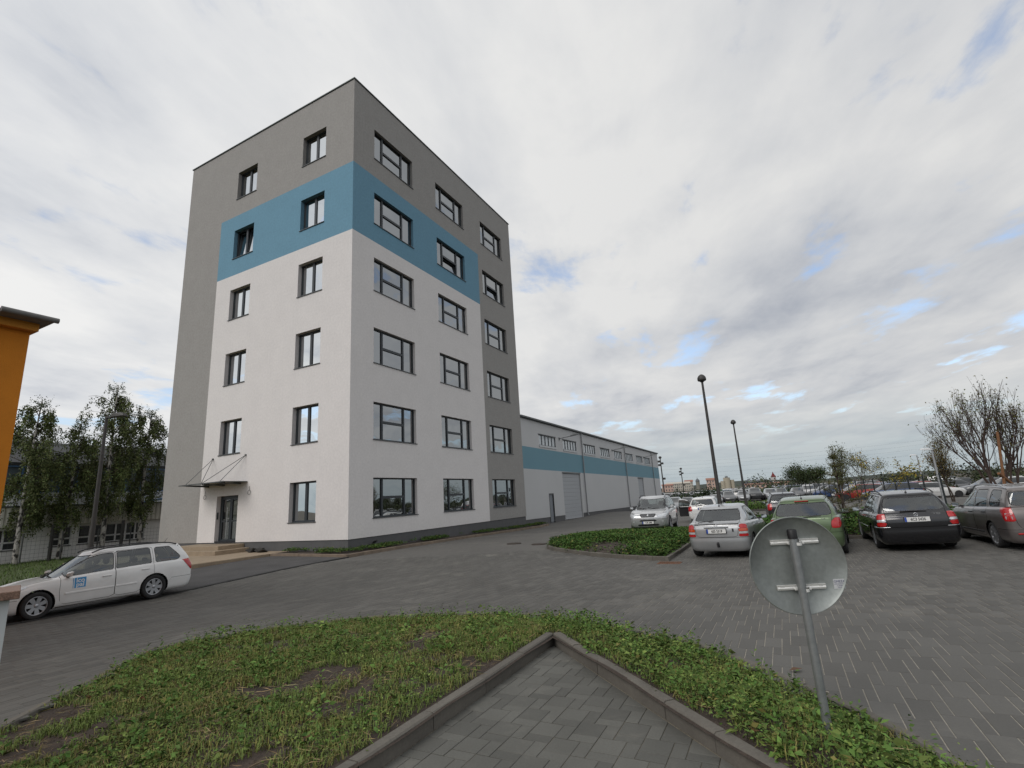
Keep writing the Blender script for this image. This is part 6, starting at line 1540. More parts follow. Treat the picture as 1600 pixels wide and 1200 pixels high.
def pine(x, y, h, seed, label, w=.9, col=(.085, .085, .030)):
    rg = np.random.default_rng(seed); z = g1(x, y)+.1; t = thing('pine_tree', label, 'tree', (x, y, z)); q = MB(); q.tube([(0, 0, -.1), (.03, .02, h*.5), (0, .03, h)], [.05, .035, .01], 7); q.build('trunk', [M_BARK], t)
    segs, B, A, TT = [], [], [], []
    for wv in range(7):
        f = .22+.74*wv/6; 
        for b in range(6):
            a = 6.28*b/6+rg.uniform(-.4, .4); ln = w*(1.05-f)*rg.uniform(.7, 1.15); p0 = np.array([0, 0, h*f]); pts = [p0+np.array([math.cos(a)*ln*s_, math.sin(a)*ln*s_, ln*.35*s_*s_]) for s_ in (0, .5, 1.0)]; segs.append((pts, [.016, .011, .006]))
            nl = int(190*max(ln, .35)); u = rg.uniform(.25, 1.05, nl)[:, None]; c_ = pts[0]*(1-u)+pts[2]*u; B.append(c_+rg.normal(0, .035, (nl, 3))); A.append(unit(rg.normal(size=(nl, 3)))+np.array([math.cos(a)*.5, math.sin(a)*.5, .4])); TT.append(vary(col, nl, .35)*rg.uniform(.7, 1.25))
    nl = 260; B.append(np.array([0, 0, h*.98])+rg.normal(0, .07, (nl, 3))*np.array([1, 1, 2])); A.append(rg.normal(size=(nl, 3))+np.array([0, 0, 1])); TT.append(vary(col, nl, .3))
    tubes(segs, 'branches', t, M_BARK, 4); B = np.concatenate(B); cl = Cloud(); V, F = leaf_mesh(B, np.concatenate(A), rg.uniform(.06, .11, len(B)), np.full(len(B), .012)); cl.add(V, F, np.concatenate(TT)); cl.build('crown', t); return t
pine(11.75, 18.9, 2.7, 4, 'young brownish pine in the bed beside the green hatchback', 1.0)
tree('young_tree', 'slender young tree rising just behind the young pine', 17.6, 28.0, 3.85, .035, .28, 21, 1700, .085, (.115, .125, .065), 3, .45, 1.1, leafspread=.14)
tree('young_tree', 'young tree with an open rounded crown beyond the fence', 31.4, 47.7, 4.9, .05, .55, 33, 2600, .10, (.115, .120, .065), 4, .40, .5, leafspread=.24)
tree('young_tree', 'young tree with spreading yellow leaved branches behind the black wagon', 16.5, 23.0, 3.0, .022, 1.25, 12, 620, .085, (.24, .19, .025), 2, .45, .25, leafspread=.07, split=4)
tree('big_tree', 'broad dark tree standing alone beyond the fence', 55.5, 101.1, 5.3, .14, .85, 45, 5200, .24, (.045, .062, .024), 4, .28, .35, leafspread=.55)
tree('big_tree', 'pointed bushy tree right of the broad dark tree', 57.9, 99.0, 4.7, .12, .35, 52, 3400, .24, (.060, .080, .030), 4, .30, .8, leafspread=.5)
tree('autumn_tree', 'yellowing slim tree on twin trunks beside the staked tree', 31.1, 37.4, 4.9, .06, .38, 61, 4200, .085, (.135, .105, .035), 4, .33, .7, leafspread=.20, multi=2)
tree('bare_tree', 'large nearly bare tree with a few olive leaves by wooden stakes', 29.3, 31.2, 7.9, .075, .42, 77, 2600, .11, (.120, .120, .034), 4, .24, .8, leafspread=.12, multi=7, split=3, bark=mat('dark_bark', (.070, .048, .040), .95))
stk = thing('tree_stakes', 'orange brown wooden stakes holding the nearly bare tree', 'stakes', (27.5, 29.2, g1(27.5, 29.2)))
for (a, b) in (((-.5, -.3, 0), (.02, -.35, 3.95)), ((.0, .2, 0), (.50, .15, 4.1))):
    q = MB(); q.cyl(a, b, .07, .065, 9); q.build('stake', [M_WOOD], stk)
q = MB(); q.cyl((-.62, -.45, 1.75), (.85, .1, .75), .075, None, 8); q.build('brace', [M_WOOD], stk)
def mass(name, spots, seed, ls, col, per, kind='stuff'):
    """bushes that run into one another"""
    rg = np.random.default_rng(seed); cl = Cloud()
    for x, y, rx, rz, dz in spots:
        n = per; p = rg.normal(size=(n, 3)); p /= np.linalg.norm(p, axis=1, keepdims=True); p *= rg.uniform(.45, 1.0, (n, 1))**.6; p = p*np.array([rx, rx, rz])*(1+.25*np.sin(p[:, :1]*7+x)*np.cos(p[:, 1:2]*6)); p[:, 2] = np.abs(p[:, 2])
        B = p+np.array([x, y, g1(x, y)+dz]); s_ = rg.uniform(.6, 1.3, n)*ls; V, F = leaf_mesh(B, rg.normal(size=(n, 3)), s_, s_*.7, normal=unit(p+rg.normal(0, .4, (n, 3)))); cl.add(V, F, vary(col, n, .35)*rg.uniform(.7, 1.25))
    o = cl.build(name); 
    if kind: o['kind'] = kind
    return o
mass('hedge_row', [(38+i*2.4+random.uniform(-.8, .8), 50-i*1.1+random.uniform(-1, 1), random.uniform(1.4, 2.4), random.uniform(1.8, 3.2), 0) for i in range(16)], 5, .22, (.050, .062, .026), 900)
mass('far_wood', [(70+i*7+random.uniform(-2, 2), 150-i*3.4+random.uniform(-5, 5), random.uniform(4, 7), random.uniform(3.2, 5.5), 0) for i in range(34)], 6, .6, (.055, .066, .036), 420)
mass('green_scrub', [(31+i*1.5, 79+random.uniform(-1, 1), random.uniform(1.0, 1.7), random.uniform(1.1, 2.2), 0) for i in range(9)], 7, .24, (.060, .100, .030), 600)
mass('dark_scrub', [(20.5+i*1.2, 66+i*1.0, random.uniform(1.0, 1.5), random.uniform(1.5, 2.5), 0) for i in range(6)], 8, .24, (.035, .055, .022), 600)
# ================================================================== lamps, fences, far lot, skyline
M_POLE = mat('lamp_pole', (.055, .052, .050), .55, metal=.3, noise=.15)
M_POLEW = mat('pale_pole', (.36, .37, .38), .5, metal=.3)
M_GALV = mat('galvanised', (.27, .285, .29), .42, metal=.55, noise=.14, nscale=30, noise2=(.12, 5))
def ball_lamp(label, x, y, h, r=.062):
    t = thing('lamp_post', label, 'lamp post', (x, y, g1(x, y)), 0, 'lamp posts of the car park')
    q = MB(); q.cyl((0, 0, -.1), (0, 0, .9), r*1.45, None, 14); q.cyl((0, 0, .9), (0, 0, h), r*1.15, r*.62, 14); q.build('pole', [M_POLE], t)
    q = MB(); q.lathe([(r*.6, h-.05), (.09, h), (.165, h+.03), (.18, h+.08), (.17, h+.17), (.12, h+.25), (.05, h+.30), (.001, h+.31)], 20); q.build('lamp_head', [M_POLE], t)
    q = MB(); q.lathe([(.001, h+.005), (.155, h+.028)], 18); q.build('diffuser', [mat('diffuser', (.30, .30, .29), .3)], t)
    q = MB(); q.box((-.05, -r*1.5-.004, .45), (.05, -r*1.3, .75)); q.build('service_door', [M_POLE], t)
    return t
l = ball_lamp('tall ball headed lamp post behind the silver hatchback', 8.05, 20.75, 6.32, .072)
l = ball_lamp('ball headed lamp post standing farther off between the parked cars', 15.5, 35.4, 6.3, .072)
t = thing('street_lamp', 'dark street lamp with a flat head in front of the birches', 'street lamp', (-16.78, 20.2, g1(-16.78, 20.2)), R(-10)); h = 6.25
q = MB(); q.cyl((0, 0, -.1), (0, 0, 1.2), .105, None, 14); q.cyl((0, 0, 1.2), (0, 0, h), .085, .055, 14); q.build('pole', [M_POLE], t)
q = MB(); q.box((-.03, -.05, h-.06), (.35, .05, h+.03), 0, .01); V, F = _hull([(.25, -.12, h-.03), (.25, .12, h-.03), (.95, -.13, h-.02), (.95, .13, h-.02), (.4, -.11, h+.09), (.4, .11, h+.09), (.62, 0, h+.16), (.85, -.08, h+.08), (.85, .08, h+.08)]); q.add(V, F); q.build('lamp_head', [M_POLE], t)
# ---- round traffic sign seen from the back
sg = thing('traffic_sign', 'round metal traffic sign seen from behind on a leaning galvanised post', 'traffic sign', (1.86, 3.585, float(bedz(np.array([1.86]), np.array([3.585]))[0])-.02)); zb_ = sg.location.z
top = -.335-zb_
q = MB(); q.cyl((0, 0, -.1), (-.012, 0, top), .0265, None, 24); q.build('post', [M_GALV], sg)
q = MB(); q.lathe([(.001, top+.022), (.026, top+.02), (.031, top+.012), (.031, top-.040)], 20, 0, 'z', (-.012, 0, 0)); q.build('post_cap', [mat('cap_black', (.008, .008, .009), .5)], sg)
# disc: faces away from the camera, slightly tilted
d0 = Vector((.016, .055, -.553-zb_)); hd = math.atan2(3.6, 1.86)
nrm = Vector((math.cos(R(86)), math.sin(R(86)), .03)).normalized(); ax_ = Vector((0, 0, 1)).cross(nrm).normalized(); up_ = nrm.cross(ax_)
disc = MB(); RD = .318
rows = [(.001, 0), (RD*.5, .0), (RD*.965, .0), (RD-.004, -.014), (RD, -.016), (RD+.003, -.008), (RD, .002), (RD*.96, .008), (.001, .008)]
Vd = []; nn = 72
for r_, h_ in rows:
    for i in range(nn): a = 2*math.pi*i/nn; Vd.append(tuple(d0+ax_*(r_*math.cos(a))+up_*(r_*math.sin(a))+nrm*h_))
disc.add(Vd, [(i*nn+k, i*nn+(k+1) % nn, (i+1)*nn+(k+1) % nn, (i+1)*nn+k) for i in range(len(rows)-1) for k in range(nn)], 0, True)
M_SIGNB = mat('sign_back', (.265, .285, .275), .48, metal=.55, noise=.14, nscale=7, noise2=(.10, 38))
dsk = disc.build('sign_disc', [M_SIGNB], sg)
dsk.data.materials.append(M_GALV)
def onsign(u, v, d): return d0+ax_*u+up_*v-nrm*d
M_ALU = mat('alu_rail', (.72, .72, .70), .42, metal=.15)
sgn_ = 1 if (cam.matrix_world.inverted().to_3x3()@ax_).x > 0 else -1
for v_ in (.154, -.142):
    for a, b in ((-.158, -.030), (.030, .158)):
        q = MB(); P8 = []
        for u in (a, b):
            for vv, dd in ((-.016, 0), (-.016, .012), (-.004, .017), (.004, .012), (.016, .017), (.016, 0)): P8.append(tuple(onsign(u*sgn_, v_+vv, dd)))
        q.add(P8, [(0, 1, 2, 3, 4, 5), (11, 10, 9, 8, 7, 6)]+[(i, 6+i, 6+(i+1) % 6, (i+1) % 6) for i in range(6)])
        rl = q.build('rail', [M_ALU], sg)
        q = MB(); e = (a if a < -.1 else b)*.8; P4 = [tuple(onsign((e+du)*sgn_, v_+dv, .0135)) for du, dv in ((-.014, -.005), (.014, -.005), (.014, .003), (-.014, .003))]; q.add(P4, [(0, 1, 2, 3)]); q.build('slot', [M_GAP], rl)
    q = MB(); pts = []
    for i in range(9): a = math.pi*i/8; pts.append(onsign(math.cos(a)*.036, v_-.008, .022+math.sin(a)*.062))
    pts = [onsign(.05, v_-.008, .016)]+pts+[onsign(-.05, v_-.008, .016)]
    for k in range(len(pts)-1):
        w_ = up_*.010; q.add([tuple(pts[k]-w_), tuple(pts[k+1]-w_), tuple(pts[k+1]+w_), tuple(pts[k]+w_)], [(0, 1, 2, 3)])
    for s_ in (1, -1): c_ = onsign(.046*s_, v_-.008, .016); q.cyl(c_, c_-nrm*.016, .010, None, 6); q.cyl(c_-nrm*.016, c_-nrm*.022, .006, None, 6)
    q.build('clamp', [M_ALU], sg)
q = MB(); q.add([tuple(onsign(u*sgn_, v, .0015)) for u, v in ((.215, -.165), (.291, -.165), (.291, -.103), (.215, -.103))], [(0, 1, 2, 3)]); stk_ = q.build('sticker', [mat('sticker_pale', (.55, .56, .57), .6)], sg)
def sign_text(s, u, v, size, m):
    o = text_mesh(s, size, 'sticker_lettering', m, stk_, (0, 0, 0), (0, 0, 0), .0003); M3 = Matrix((ax_*sgn_, up_, -nrm)).transposed() if sgn_ > 0 else Matrix((-ax_, up_, -nrm)).transposed(); o.matrix_local = Matrix.Translation(onsign(u*sgn_, v, .0022))@M3.to_4x4(); return o
M_INK2 = mat('sticker_ink', (.05, .055, .16), .6)
sign_text('OMEZA', .253, -.119, .021, M_INK2); sign_text('DOPRAVNI ZNACENI', .253, -.135, .0072, M_INK2); sign_text('tel. 475 200', .253, -.146, .0072, M_INK2); sign_text('CZ 1439', .253, -.157, .008, M_INK2)
# ---- steel mesh fences
M_FENCE = mat('fence_green', (.018, .024, .026), .55)
def mesh_fence(label, pts, h, bay, group=None, wires=.10, rail=.2, m=M_FENCE, post_r=.035):
    Q = resample(pts, bay); t = thing('mesh_fence', label, 'fence', (Q[0][0], Q[0][1], 0), 0, group); o_ = np.array(Q[0])
    for i, p in enumerate(Q):
        z = g1(*p); q = MB(); q.box((p[0]-o_[0]-post_r, p[1]-o_[1]-post_r, z-.1), (p[0]-o_[0]+post_r, p[1]-o_[1]+post_r, z+h+.08)); q.build('post', [m], t)
        if i < len(Q)-1:
            e = Q[i+1]; d = e-p; L_ = np.linalg.norm(d); d /= L_; z2 = g1(*e); q = MB(); k = int(L_/wires); wv = .004
            def P_(s_, zz): c = p-o_+d*s_; return (c[0], c[1], z+(z2-z)*s_/L_+zz)
            for j in range(1, k): s_ = L_*j/k; q.add([P_(s_-wv, .05), P_(s_+wv, .05), P_(s_+wv, h), P_(s_-wv, h)], [(0, 1, 2, 3)])
            zz = .08
            while zz < h+.01: q.add([P_(.03, zz-.005), P_(L_-.03, zz-.005), P_(L_-.03, zz+.005), P_(.03, zz+.005)], [(0, 1, 2, 3)]); zz += rail
            o = q.build('mesh_panel', [m], t); o['kind'] = 'stuff'
    return t
mesh_fence('dark steel mesh fence between the car park and the car storage lot', [(25.1, 30.6), (30.2, 45), (36.5, 63), (42.5, 81)], 1.92, 2.55, wires=.14)
mesh_fence('thin wire mesh fence on posts in front of the works building', [loc(-10, 25.6), loc(8, 25.6)], 1.75, 1.9, wires=.20, rail=.25, m=mat('fence_wire', (.05, .052, .05), .6), post_r=.03)
for k, (x, y) in enumerate(((-30.9, 34.0), (-28.5, 36.9), (-26.6, 40.2))):
    q = MB(); q.box((-.07, -.07, -.1), (.07, .07, 2.3)); o = q.build('gate_post', [mat('post_dark', (.03, .028, .026), .8)]); o.location = (x, y, g1(x, y)); tag(o, ['dark thick post left of the second birch', 'dark thick post near the tallest birch', 'dark thick post nearest the office tower'][k], 'post', 'dark posts along the lawn')
# ---- pale lamps of the storage lot
for lab, x, y, h in (('pale street lamp behind the black wagon, nearer of two', 25.9, 31.7, 3.45), ('pale street lamp behind the black wagon, farther of two', 40.3, 51.3, 4.05)):
    t = thing('street_lamp', lab, 'street lamp', (x, y, g1(x, y)), R(150), 'pale street lamps of the storage lot')
    q = MB(); q.cyl((0, 0, -.1), (0, 0, h), .075, .05, 10); q.build('pole', [M_POLEW], t)
    q = MB(); V, F = _hull([(-.05, -.1, h-.02), (-.05, .1, h-.02), (.62, -.09, h+.03), (.62, .09, h+.03), (.1, -.08, h+.10), (.1, .08, h+.10), (.5, 0, h+.12)]); q.add(V, F); q.build('lamp_head', [mat('lamp_white', (.62, .63, .64), .4)], t)
for lab, x, y, h in (('thin floodlight mast beside the far end of the warehouse', 28.7, 101.3, 8.4), ('thin floodlight mast farther off, right of its twin', 42.5, 132.3, 7.4)):
    t = thing('floodlight_mast', lab, 'mast', (x, y, g1(x, y)), 0, 'floodlight masts'); q = MB(); q.cyl((0, 0, 0), (0, 0, h), .16, .10, 8); q.build('pole', [M_POLE], t)
    for k, (dx, zz) in enumerate(((-.35, -.5), (.3, -.9), (-.3, -1.2), (.35, -3.9))): q = MB(); q.box((dx-.22, -.18, h+zz-.2), (dx+.22, .18, h+zz+.2), 0, .04); q.box((min(0, dx), -.04, h+zz-.05), (max(0, dx), .04, h+zz+.02)); q.build('floodlight', [M_POLE], t)
    q = MB(); q.lathe([(.001, h+.55), (.28, h+.45), (.32, h+.2), (.1, h)], 12); q.build('dome_camera', [M_POLE], t)
# ---- cars of the storage lot: small shapes shared by many
def lot_car(kind):
    s = {'hatch': spec_hatch(None), 'estate': spec_estate(None), 'suv': spec_suv(None), 'mpv': spec_mpv(None)}[kind]; A, F = car_shell(s, 0); q = MB(); mi = []
    V = [tuple(a[:3]) for a in A]
    for f in F:
        v = [A[i, 8] for i in f]; q_ = 1 if (min(v) >= 1.99 and max(v) <= 3.01) else 0; mi.append(q_)
    q.V = V; q.F = [tuple(f) for f in F]; q.M = mi; q.S = [True]*len(F)
    for xa in (s['L']-s['fo'], s['L']-s['fo']-s['wb']):
        for y in (1, -1): q.cyl((xa, y*(s['W']/2-.22), s['Rw']), (xa, y*(s['W']/2-.005), s['Rw']), s['Rw'], None, 10, 2)
    q.box((s['L']-.15, -.5, .3), (s['L']-.02, .5, .42), 2); q.box((-.01, -.8, .75), (.1, -.6, .95), 3); q.box((-.01, .6, .75), (.1, .8, .95), 3)
    return q
lotcol = {'white': (.62, .62, .61), 'silver': (.36, .37, .38), 'grey': (.13, .135, .14), 'black': (.014, .014, .016), 'red': (.30, .018, .012), 'blue': (.025, .06, .17)}
M_LGLASS = mat('lot_glass', (.018, .022, .024), .08, coat=.6)
lot_mesh = {}
def lot_me(kind, cn):
    if (kind, cn) not in lot_mesh:
        q = lot_car(kind); o = q.build('parked_car', [paint('lot_'+cn, lotcol[cn], metal=.3 if cn in ('silver', 'grey') else 0), M_LGLASS, M_TYRE, M_RED]); lot_mesh[(kind, cn)] = o.data; bpy.data.objects.remove(o)
    return lot_mesh[(kind, cn)]
CW = ['white', 'silver', 'grey', 'black', 'red', 'blue']; PW = [.34, .24, .18, .12, .05, .07]
def lot(x, y, head, group, lab, kind=None, cn=None):
    kind = kind or random.choice(['hatch', 'hatch', 'estate', 'suv', 'mpv']); cn = cn or random.choices(CW, PW)[0]
    o = obj_from('parked_car', lot_me(kind, cn)); o.location = (x, y, g1(x, y)); o.rotation_euler = (0, 0, R(head)+random.uniform(-.03, .03))
    return tag(o, lab % cn, 'car', group % cn)
# first row beyond the open yard
first = [('silver', 'hatch'), ('grey', 'estate'), ('silver', 'hatch'), ('black', 'suv'), ('silver', 'mpv'), ('black', 'estate'), ('grey', 'hatch'), ('white', 'suv'), ('black', 'hatch')]
flab = ['silver hatchback, first car in the row across the open yard', 'grey estate, second car in the row across the open yard', 'silver hatchback between the grey estate and black off-roader across the yard', 'black off-roader in the middle of the row across the open yard', 'silver people carrier right of the black off-roader across the yard', 'black estate right of the silver people carrier across the yard', 'grey hatchback beside the white off-roader across the yard', 'white off-roader near the right end of the row across the yard', 'black hatchback at the right end of the row across the yard']
for k, (cn, kd) in enumerate(first):
    x, y = 28.6+k*1.85, 74.6-k*.10+(.5 if k % 2 else 0); o = lot(x, y, -112, 'cars%.0s across the open yard', '%s', kd, cn); o['label'] = flab[k]
for k, (x, y, cn) in enumerate(((17.2, 56.5, 'silver'), (19.3, 58.5, 'grey'), (22.0, 60.5, 'white'), (25.2, 66.0, 'silver'), (23.4, 63.5, 'black'))):
    o = lot(x, y, -115, 'cars%.0s seen past the open car door', '%s', 'hatch', cn); o['label'] = ['silver hatchback just right of the silver off-roader, far off', 'grey hatchback glimpsed through the open car door', 'white hatchback far off behind the white estate', 'silver hatchback farthest back behind the white estate', 'black hatchback far off behind the white estate'][k]
# rows behind the mesh fence
fd = np.array([.335, .942]); fn = np.array([.942, -.335]); f0 = np.array([25.1, 30.6]); n_lot = 0
for r_ in range(5):
    for k in range(15):
        s_ = 11+k*2.75+random.uniform(-.15, .15); c_ = f0+fd*s_+fn*(4.5+r_*7.6+random.uniform(-.2, .2))
        if r_ < 2 and s_ < 16: continue
        if random.random() < .08: continue
        lot(c_[0], c_[1], math.degrees(math.atan2(-fn[1], -fn[0]))+(180 if random.random() < .4 else 0), '%s cars behind the mesh fence', '%s car in the storage rows behind the dark mesh fence'); n_lot += 1
o = lot(41.8, 62.2, 200, 'cars%.0s by the fence', '%s', 'hatch', 'red'); o['label'] = 'bright red hatchback close behind the dark mesh fence'
o = lot(46.0, 64.0, 205, 'cars%.0s by the fence', '%s', 'estate', 'blue'); o['label'] = 'dark blue estate beside the red hatchback behind the fence'
# long rows that run to the horizon
vd = np.array([.4226, .9063]); vn = np.array([.9063, -.4226]); o0 = np.array([.42, .91])*76
far_V, far_F, far_M, nv = [], [], [], 0
for off in (-13, -9.5, -6.2, -3.2, 7.5, 11, 15, 19):
    for k in range(60):
        d_ = (8 if off < 0 else 22)+k*2.8; 
        c_ = np.array([31.0, 68.0])+vd*d_+vn*off
        if k < 22: lot(c_[0], c_[1], math.degrees(math.atan2(vn[1], vn[0]))+(0 if random.random() < .5 else 180), '%s cars in the long rows to the horizon', '%s car in the long rows running to the horizon'); n_lot += 1
        else:
            me = lot_me(random.choice(['hatch', 'estate']), random.choices(CW, PW)[0]); far_M.append((me, c_, random.choice([0, math.pi])+math.atan2(vn[1], vn[0])))
bm = bmesh.new(); mats_ = []
for me, c_, a in far_M:
    n0 = len(bm.verts); f0_ = len(bm.faces); bm.from_mesh(me); bm.verts.ensure_lookup_table(); bm.faces.ensure_lookup_table(); M4 = Matrix.Translation((c_[0], c_[1], g1(*c_)))@Matrix.Rotation(a, 4, 'Z')
    for v in bm.verts[n0:]: v.co = M4@v.co
    for f in bm.faces[f0_:]:
        m = me.materials[f.material_index]
        if m not in mats_: mats_.append(m)
        f.material_index = mats_.index(m)
me = bpy.data.meshes.new('distant_cars'); bm.to_mesh(me); bm.free()
for m in mats_: me.materials.append(m)
o = obj_from('distant_cars', me); o['kind'] = 'stuff'
# white van
v = thing('panel_van', 'white panel van standing beyond the dark mesh fence', 'van', (50.35, 62.05, g1(50.35, 62.05)), R(45)); PW_ = P_WHITE
q = MB(); V, F = _hull([(x_, y_, z_) for x_, y_, z_ in ((0, -.9, .35), (0, .9, .35), (.02, -.88, 1.2), (.02, .88, 1.2), (.22, -.76, 1.86), (.22, .76, 1.86), (2.9, -.76, 1.88), (2.9, .76, 1.88), (3.55, -.78, 1.15), (3.55, .78, 1.15), (4.35, -.75, .95), (4.35, .75, .95), (4.5, -.7, .4), (4.5, .7, .4))]); q.add(V, F); q.build('body', [PW_], v)
q = MB(); q.add([(2.96, -.70, 1.80), (2.96, .70, 1.80), (3.53, .72, 1.20), (3.53, -.72, 1.20)], [(0, 1, 2, 3)]); q.V = [(x_+.02, y_, z_+.012) for x_, y_, z_ in q.V]; q.build('windscreen', [M_LGLASS], v)
for s_ in (1, -1):
    q = MB(); q.box((-.02, min(s_*.72, s_*.88), .8), (.06, max(s_*.72, s_*.88), 1.25)); q.build('tail_lamp', [M_RED], v)
    q = MB(); q.add([(2.6, s_*.80, 1.75), (2.95, s_*.80, 1.74), (3.4, s_*.83, 1.22), (2.6, s_*.85, 1.2)], [(0, 1, 2, 3)]); q.V = [(a, b+s_*.03, c_) for a, b, c_ in q.V]; q.build('side_window', [M_LGLASS], v)
    for x_ in (.8, 3.7): q = MB(); q.cyl((x_, s_*.68, .32), (x_, s_*.91, .32), .32, None, 16); q.build('wheel', [M_TYRE], v)
# ---- small silver car at the left edge
r, A_, sf, C_ = build_car(spec_hatch(P_SILVERW, head=[dict(p=[(.44, .58), (.86, .60), (1.1, .74), (.86, .72), (.5, .66)], r=.03), dict(p=[(-.3, .55), (.3, .55), (.34, .66), (-.34, .66)], r=.02, m=M_TRIM, n='grille', split=False), dict(p=[(-.45, .30), (.45, .30), (.42, .42), (-.42, .42)], r=.02, m=M_TRIM, n='air_intake', split=False)], antenna=None, wiper=None), 'silver hatchback nosing into view at the left edge of the picture', 'car', 'cars parked on the paving')
place_car(r, -36.6, 32.4, -18)
# ---- power lines and pylons
M_STEELF = mat('pylon_steel', (.20, .22, .235), .6, metal=.3)
def pylon(label, x, y, h, arms, s=1.0):
    t = thing('pylon', label, 'pylon', (x, y, -2.5), R(35), 'lattice pylons'); q = MB(); b = h*.075
    def leg(z): return b*(1-z/h*.92)
    zs = [h*f for f in (0, .18, .35, .5, .63, .74, .84, .92, 1.0)]
    for i in range(len(zs)-1):
        a, c_ = leg(zs[i]), leg(zs[i+1]); P0 = [(a, a), (-a, a), (-a, -a), (a, -a)]; P1 = [(c_, c_), (-c_, c_), (-c_, -c_), (c_, -c_)]
        for k in range(4):
            q.cyl((*P0[k], zs[i]), (*P1[k], zs[i+1]), .16*s, None, 4, cap=False); q.cyl((*P0[k], zs[i]), (*P1[(k+1) % 4], zs[i+1]), .08*s, None, 4, cap=False)
    q.build('tower', [M_STEELF], t)
    for zf_, ln in arms:
        q = MB(); z = h*zf_; q.cyl((-ln, 0, z), (ln, 0, z), .12*s, None, 4); q.cyl((-ln, 0, z), (0, 0, z+h*.04), .09*s, None, 4); q.cyl((ln, 0, z), (0, 0, z+h*.04), .09*s, None, 4)
        for e in (-1, 1): q.cyl((e*ln, 0, z), (e*ln, 0, z-1.8*s), .14*s, None, 5)
        q.build('cross_arm', [M_STEELF], t)
    return t
pylon('smaller lattice pylon left of its larger twin', 352, 420, 29, ((.80, 3.6), (.62, 4.6)), .9)
pylon('larger lattice pylon behind the pale street lamps', 300, 318, 31, ((.66, 4.0), (.55, 6.2)), .9)
def wire(label, pts, r, grp='overhead power lines'):
    t = MB(); t.tube(pts, r, 4, cap=False); o = t.build('power_line', [mat('wire', (.10, .11, .12), .7)]); return tag(o, label, 'wire', grp)
def span(a, b, sag, n=14): return [tuple(np.array(a)*(1-i/n)+np.array(b)*i/n-np.array([0, 0, sag*4*(i/n)*(1-i/n)])) for i in range(n+1)]
wl_ = ['lowest power line above the far lot', 'second power line up above the far lot', 'third power line up above the far lot', 'fourth power line up above the far lot', 'fifth power line up above the far lot', 'topmost power line above the far lot']
for k, (z0, z1) in enumerate(((6, 9), (8, 12), (10, 15.5), (13, 19), (15, 22), (17, 25))):
    wire(wl_[k], span((60+k*4, 330, z0), (300+k*2, 318, z1), 3)+span((300+k*2, 318, z1), (470, 250+k*6, z1+2), 3)[1:], .028)
# ---- skyline
M_SKY1 = mat('pale_block', (.46, .43, .37), .9); M_SKY2 = mat('pink_block', (.50, .36, .30), .9); M_TILE = mat('red_tile', (.30, .15, .11), .9); M_SKW = mat('far_window', (.07, .08, .09), .4); M_SKD = mat('far_dark', (.13, .14, .15), .9)
def block(label, x, y, w, dpt, h, floors, bays, m, roof=M_TILE, rz=0.0, z=-2.5):
    t = thing('apartment_block', label, 'building', (x, y, z), rz); q = MB(); q.box((-w/2, 0, 0), (w/2, dpt, h)); q.build('wall', [m], t)
    q = MB(); q.prism([(-.6, h), (dpt+.6, h), (dpt*.5, h+h*.22)], -w/2-.5, w/2+.5, 'x'); q.build('roof', [roof], t)
    fh = h/floors; bw = w/bays; q0 = MB(); ww, wh_ = bw*.42, fh*.5; q0.box((-ww/2, -.06, -wh_/2), (ww/2, .06, wh_/2)); me = None
    for f in range(floors):
        for b in range(bays):
            if me is None: o = q0.build('window', [M_SKW], t); me = o.data
            else: o = obj_from('window', me, t)
            o.location = (-w/2+bw*(b+.5), 0, fh*(f+.52))
    return t
def az_pt(px, d): v = Vector(((px-800)/781.41, 0, 0)); w = (_f+_rt*((px-800)/781.41)-_up*((760-600)/781.41)); w = Vector((w.x, w.y, 0)).normalized()*d; return w.x, w.y
for lab, px, d, w, h, fl, by, m, rf in (('long pale apartment block on the skyline beside the warehouse', 1060, 620, 26, 8.5, 3, 12, M_SKY1, M_SKY1), ('tiled house at the far left of the skyline', 1043, 600, 12, 7, 2, 4, M_SKY2, M_TILE), ('pink building behind the tall lamp post', 1113, 560, 10, 9.5, 3, 4, M_SKY2, M_TILE), ('low pale building end right of the long skyline block', 1077, 640, 9, 10, 3, 4, M_SKY1, M_TILE),
                                       ('grey shed on the skyline left of the water tower', 1192, 520, 20, 5, 2, 6, M_SKD, M_SKD), ('long low orange shed below the water tower', 1200, 330, 24, 2.6, 1, 9, M_SKY2, M_TILE), ('grey roofed hall on the skyline at the water tower', 1178, 600, 22, 6, 2, 6, M_SKD, M_SKD)):
    x, y = az_pt(px, d); block(lab, x, y, w, 12, h, fl, by, m, rf, math.atan2(y, x)-math.pi/2)
x, y = az_pt(1091, 700); t = thing('domed_tower', 'dark domed tower on the skyline', 'tower', (x, y, -2.5)); t.scale = (.60, .60, .62); q = MB(); q.cyl((0, 0, 0), (0, 0, 17), 4.2, 4.0, 10); q.build('wall', [mat('old_stone', (.22, .21, .18), .9)], t)
q = MB(); q.lathe([(4.5, 16.5), (4.4, 18), (3.4, 20.4), (1.8, 21.6), (.9, 22.4), (.8, 23.5), (.2, 24.2), (.12, 27)], 14); q.build('dome', [M_SKD], t)
x, y = az_pt(1137, 560); t = thing('silo', 'round pale silo behind the two lamp posts', 'silo', (x, y, -2.5)); t.scale = (.62, .62, .80); q = MB(); q.cyl((0, 0, 0), (0, 0, 13.5), 5.2, None, 18); q.cyl((8.5, 0, 0), (8.5, 0, 10.5), 3.2, None, 14); q.cyl((-7, 0, 0), (-7, 0, 9.5), 3.4, None, 14); q.build('drum', [mat('silo_cream', (.40, .36, .28), .9)], t)
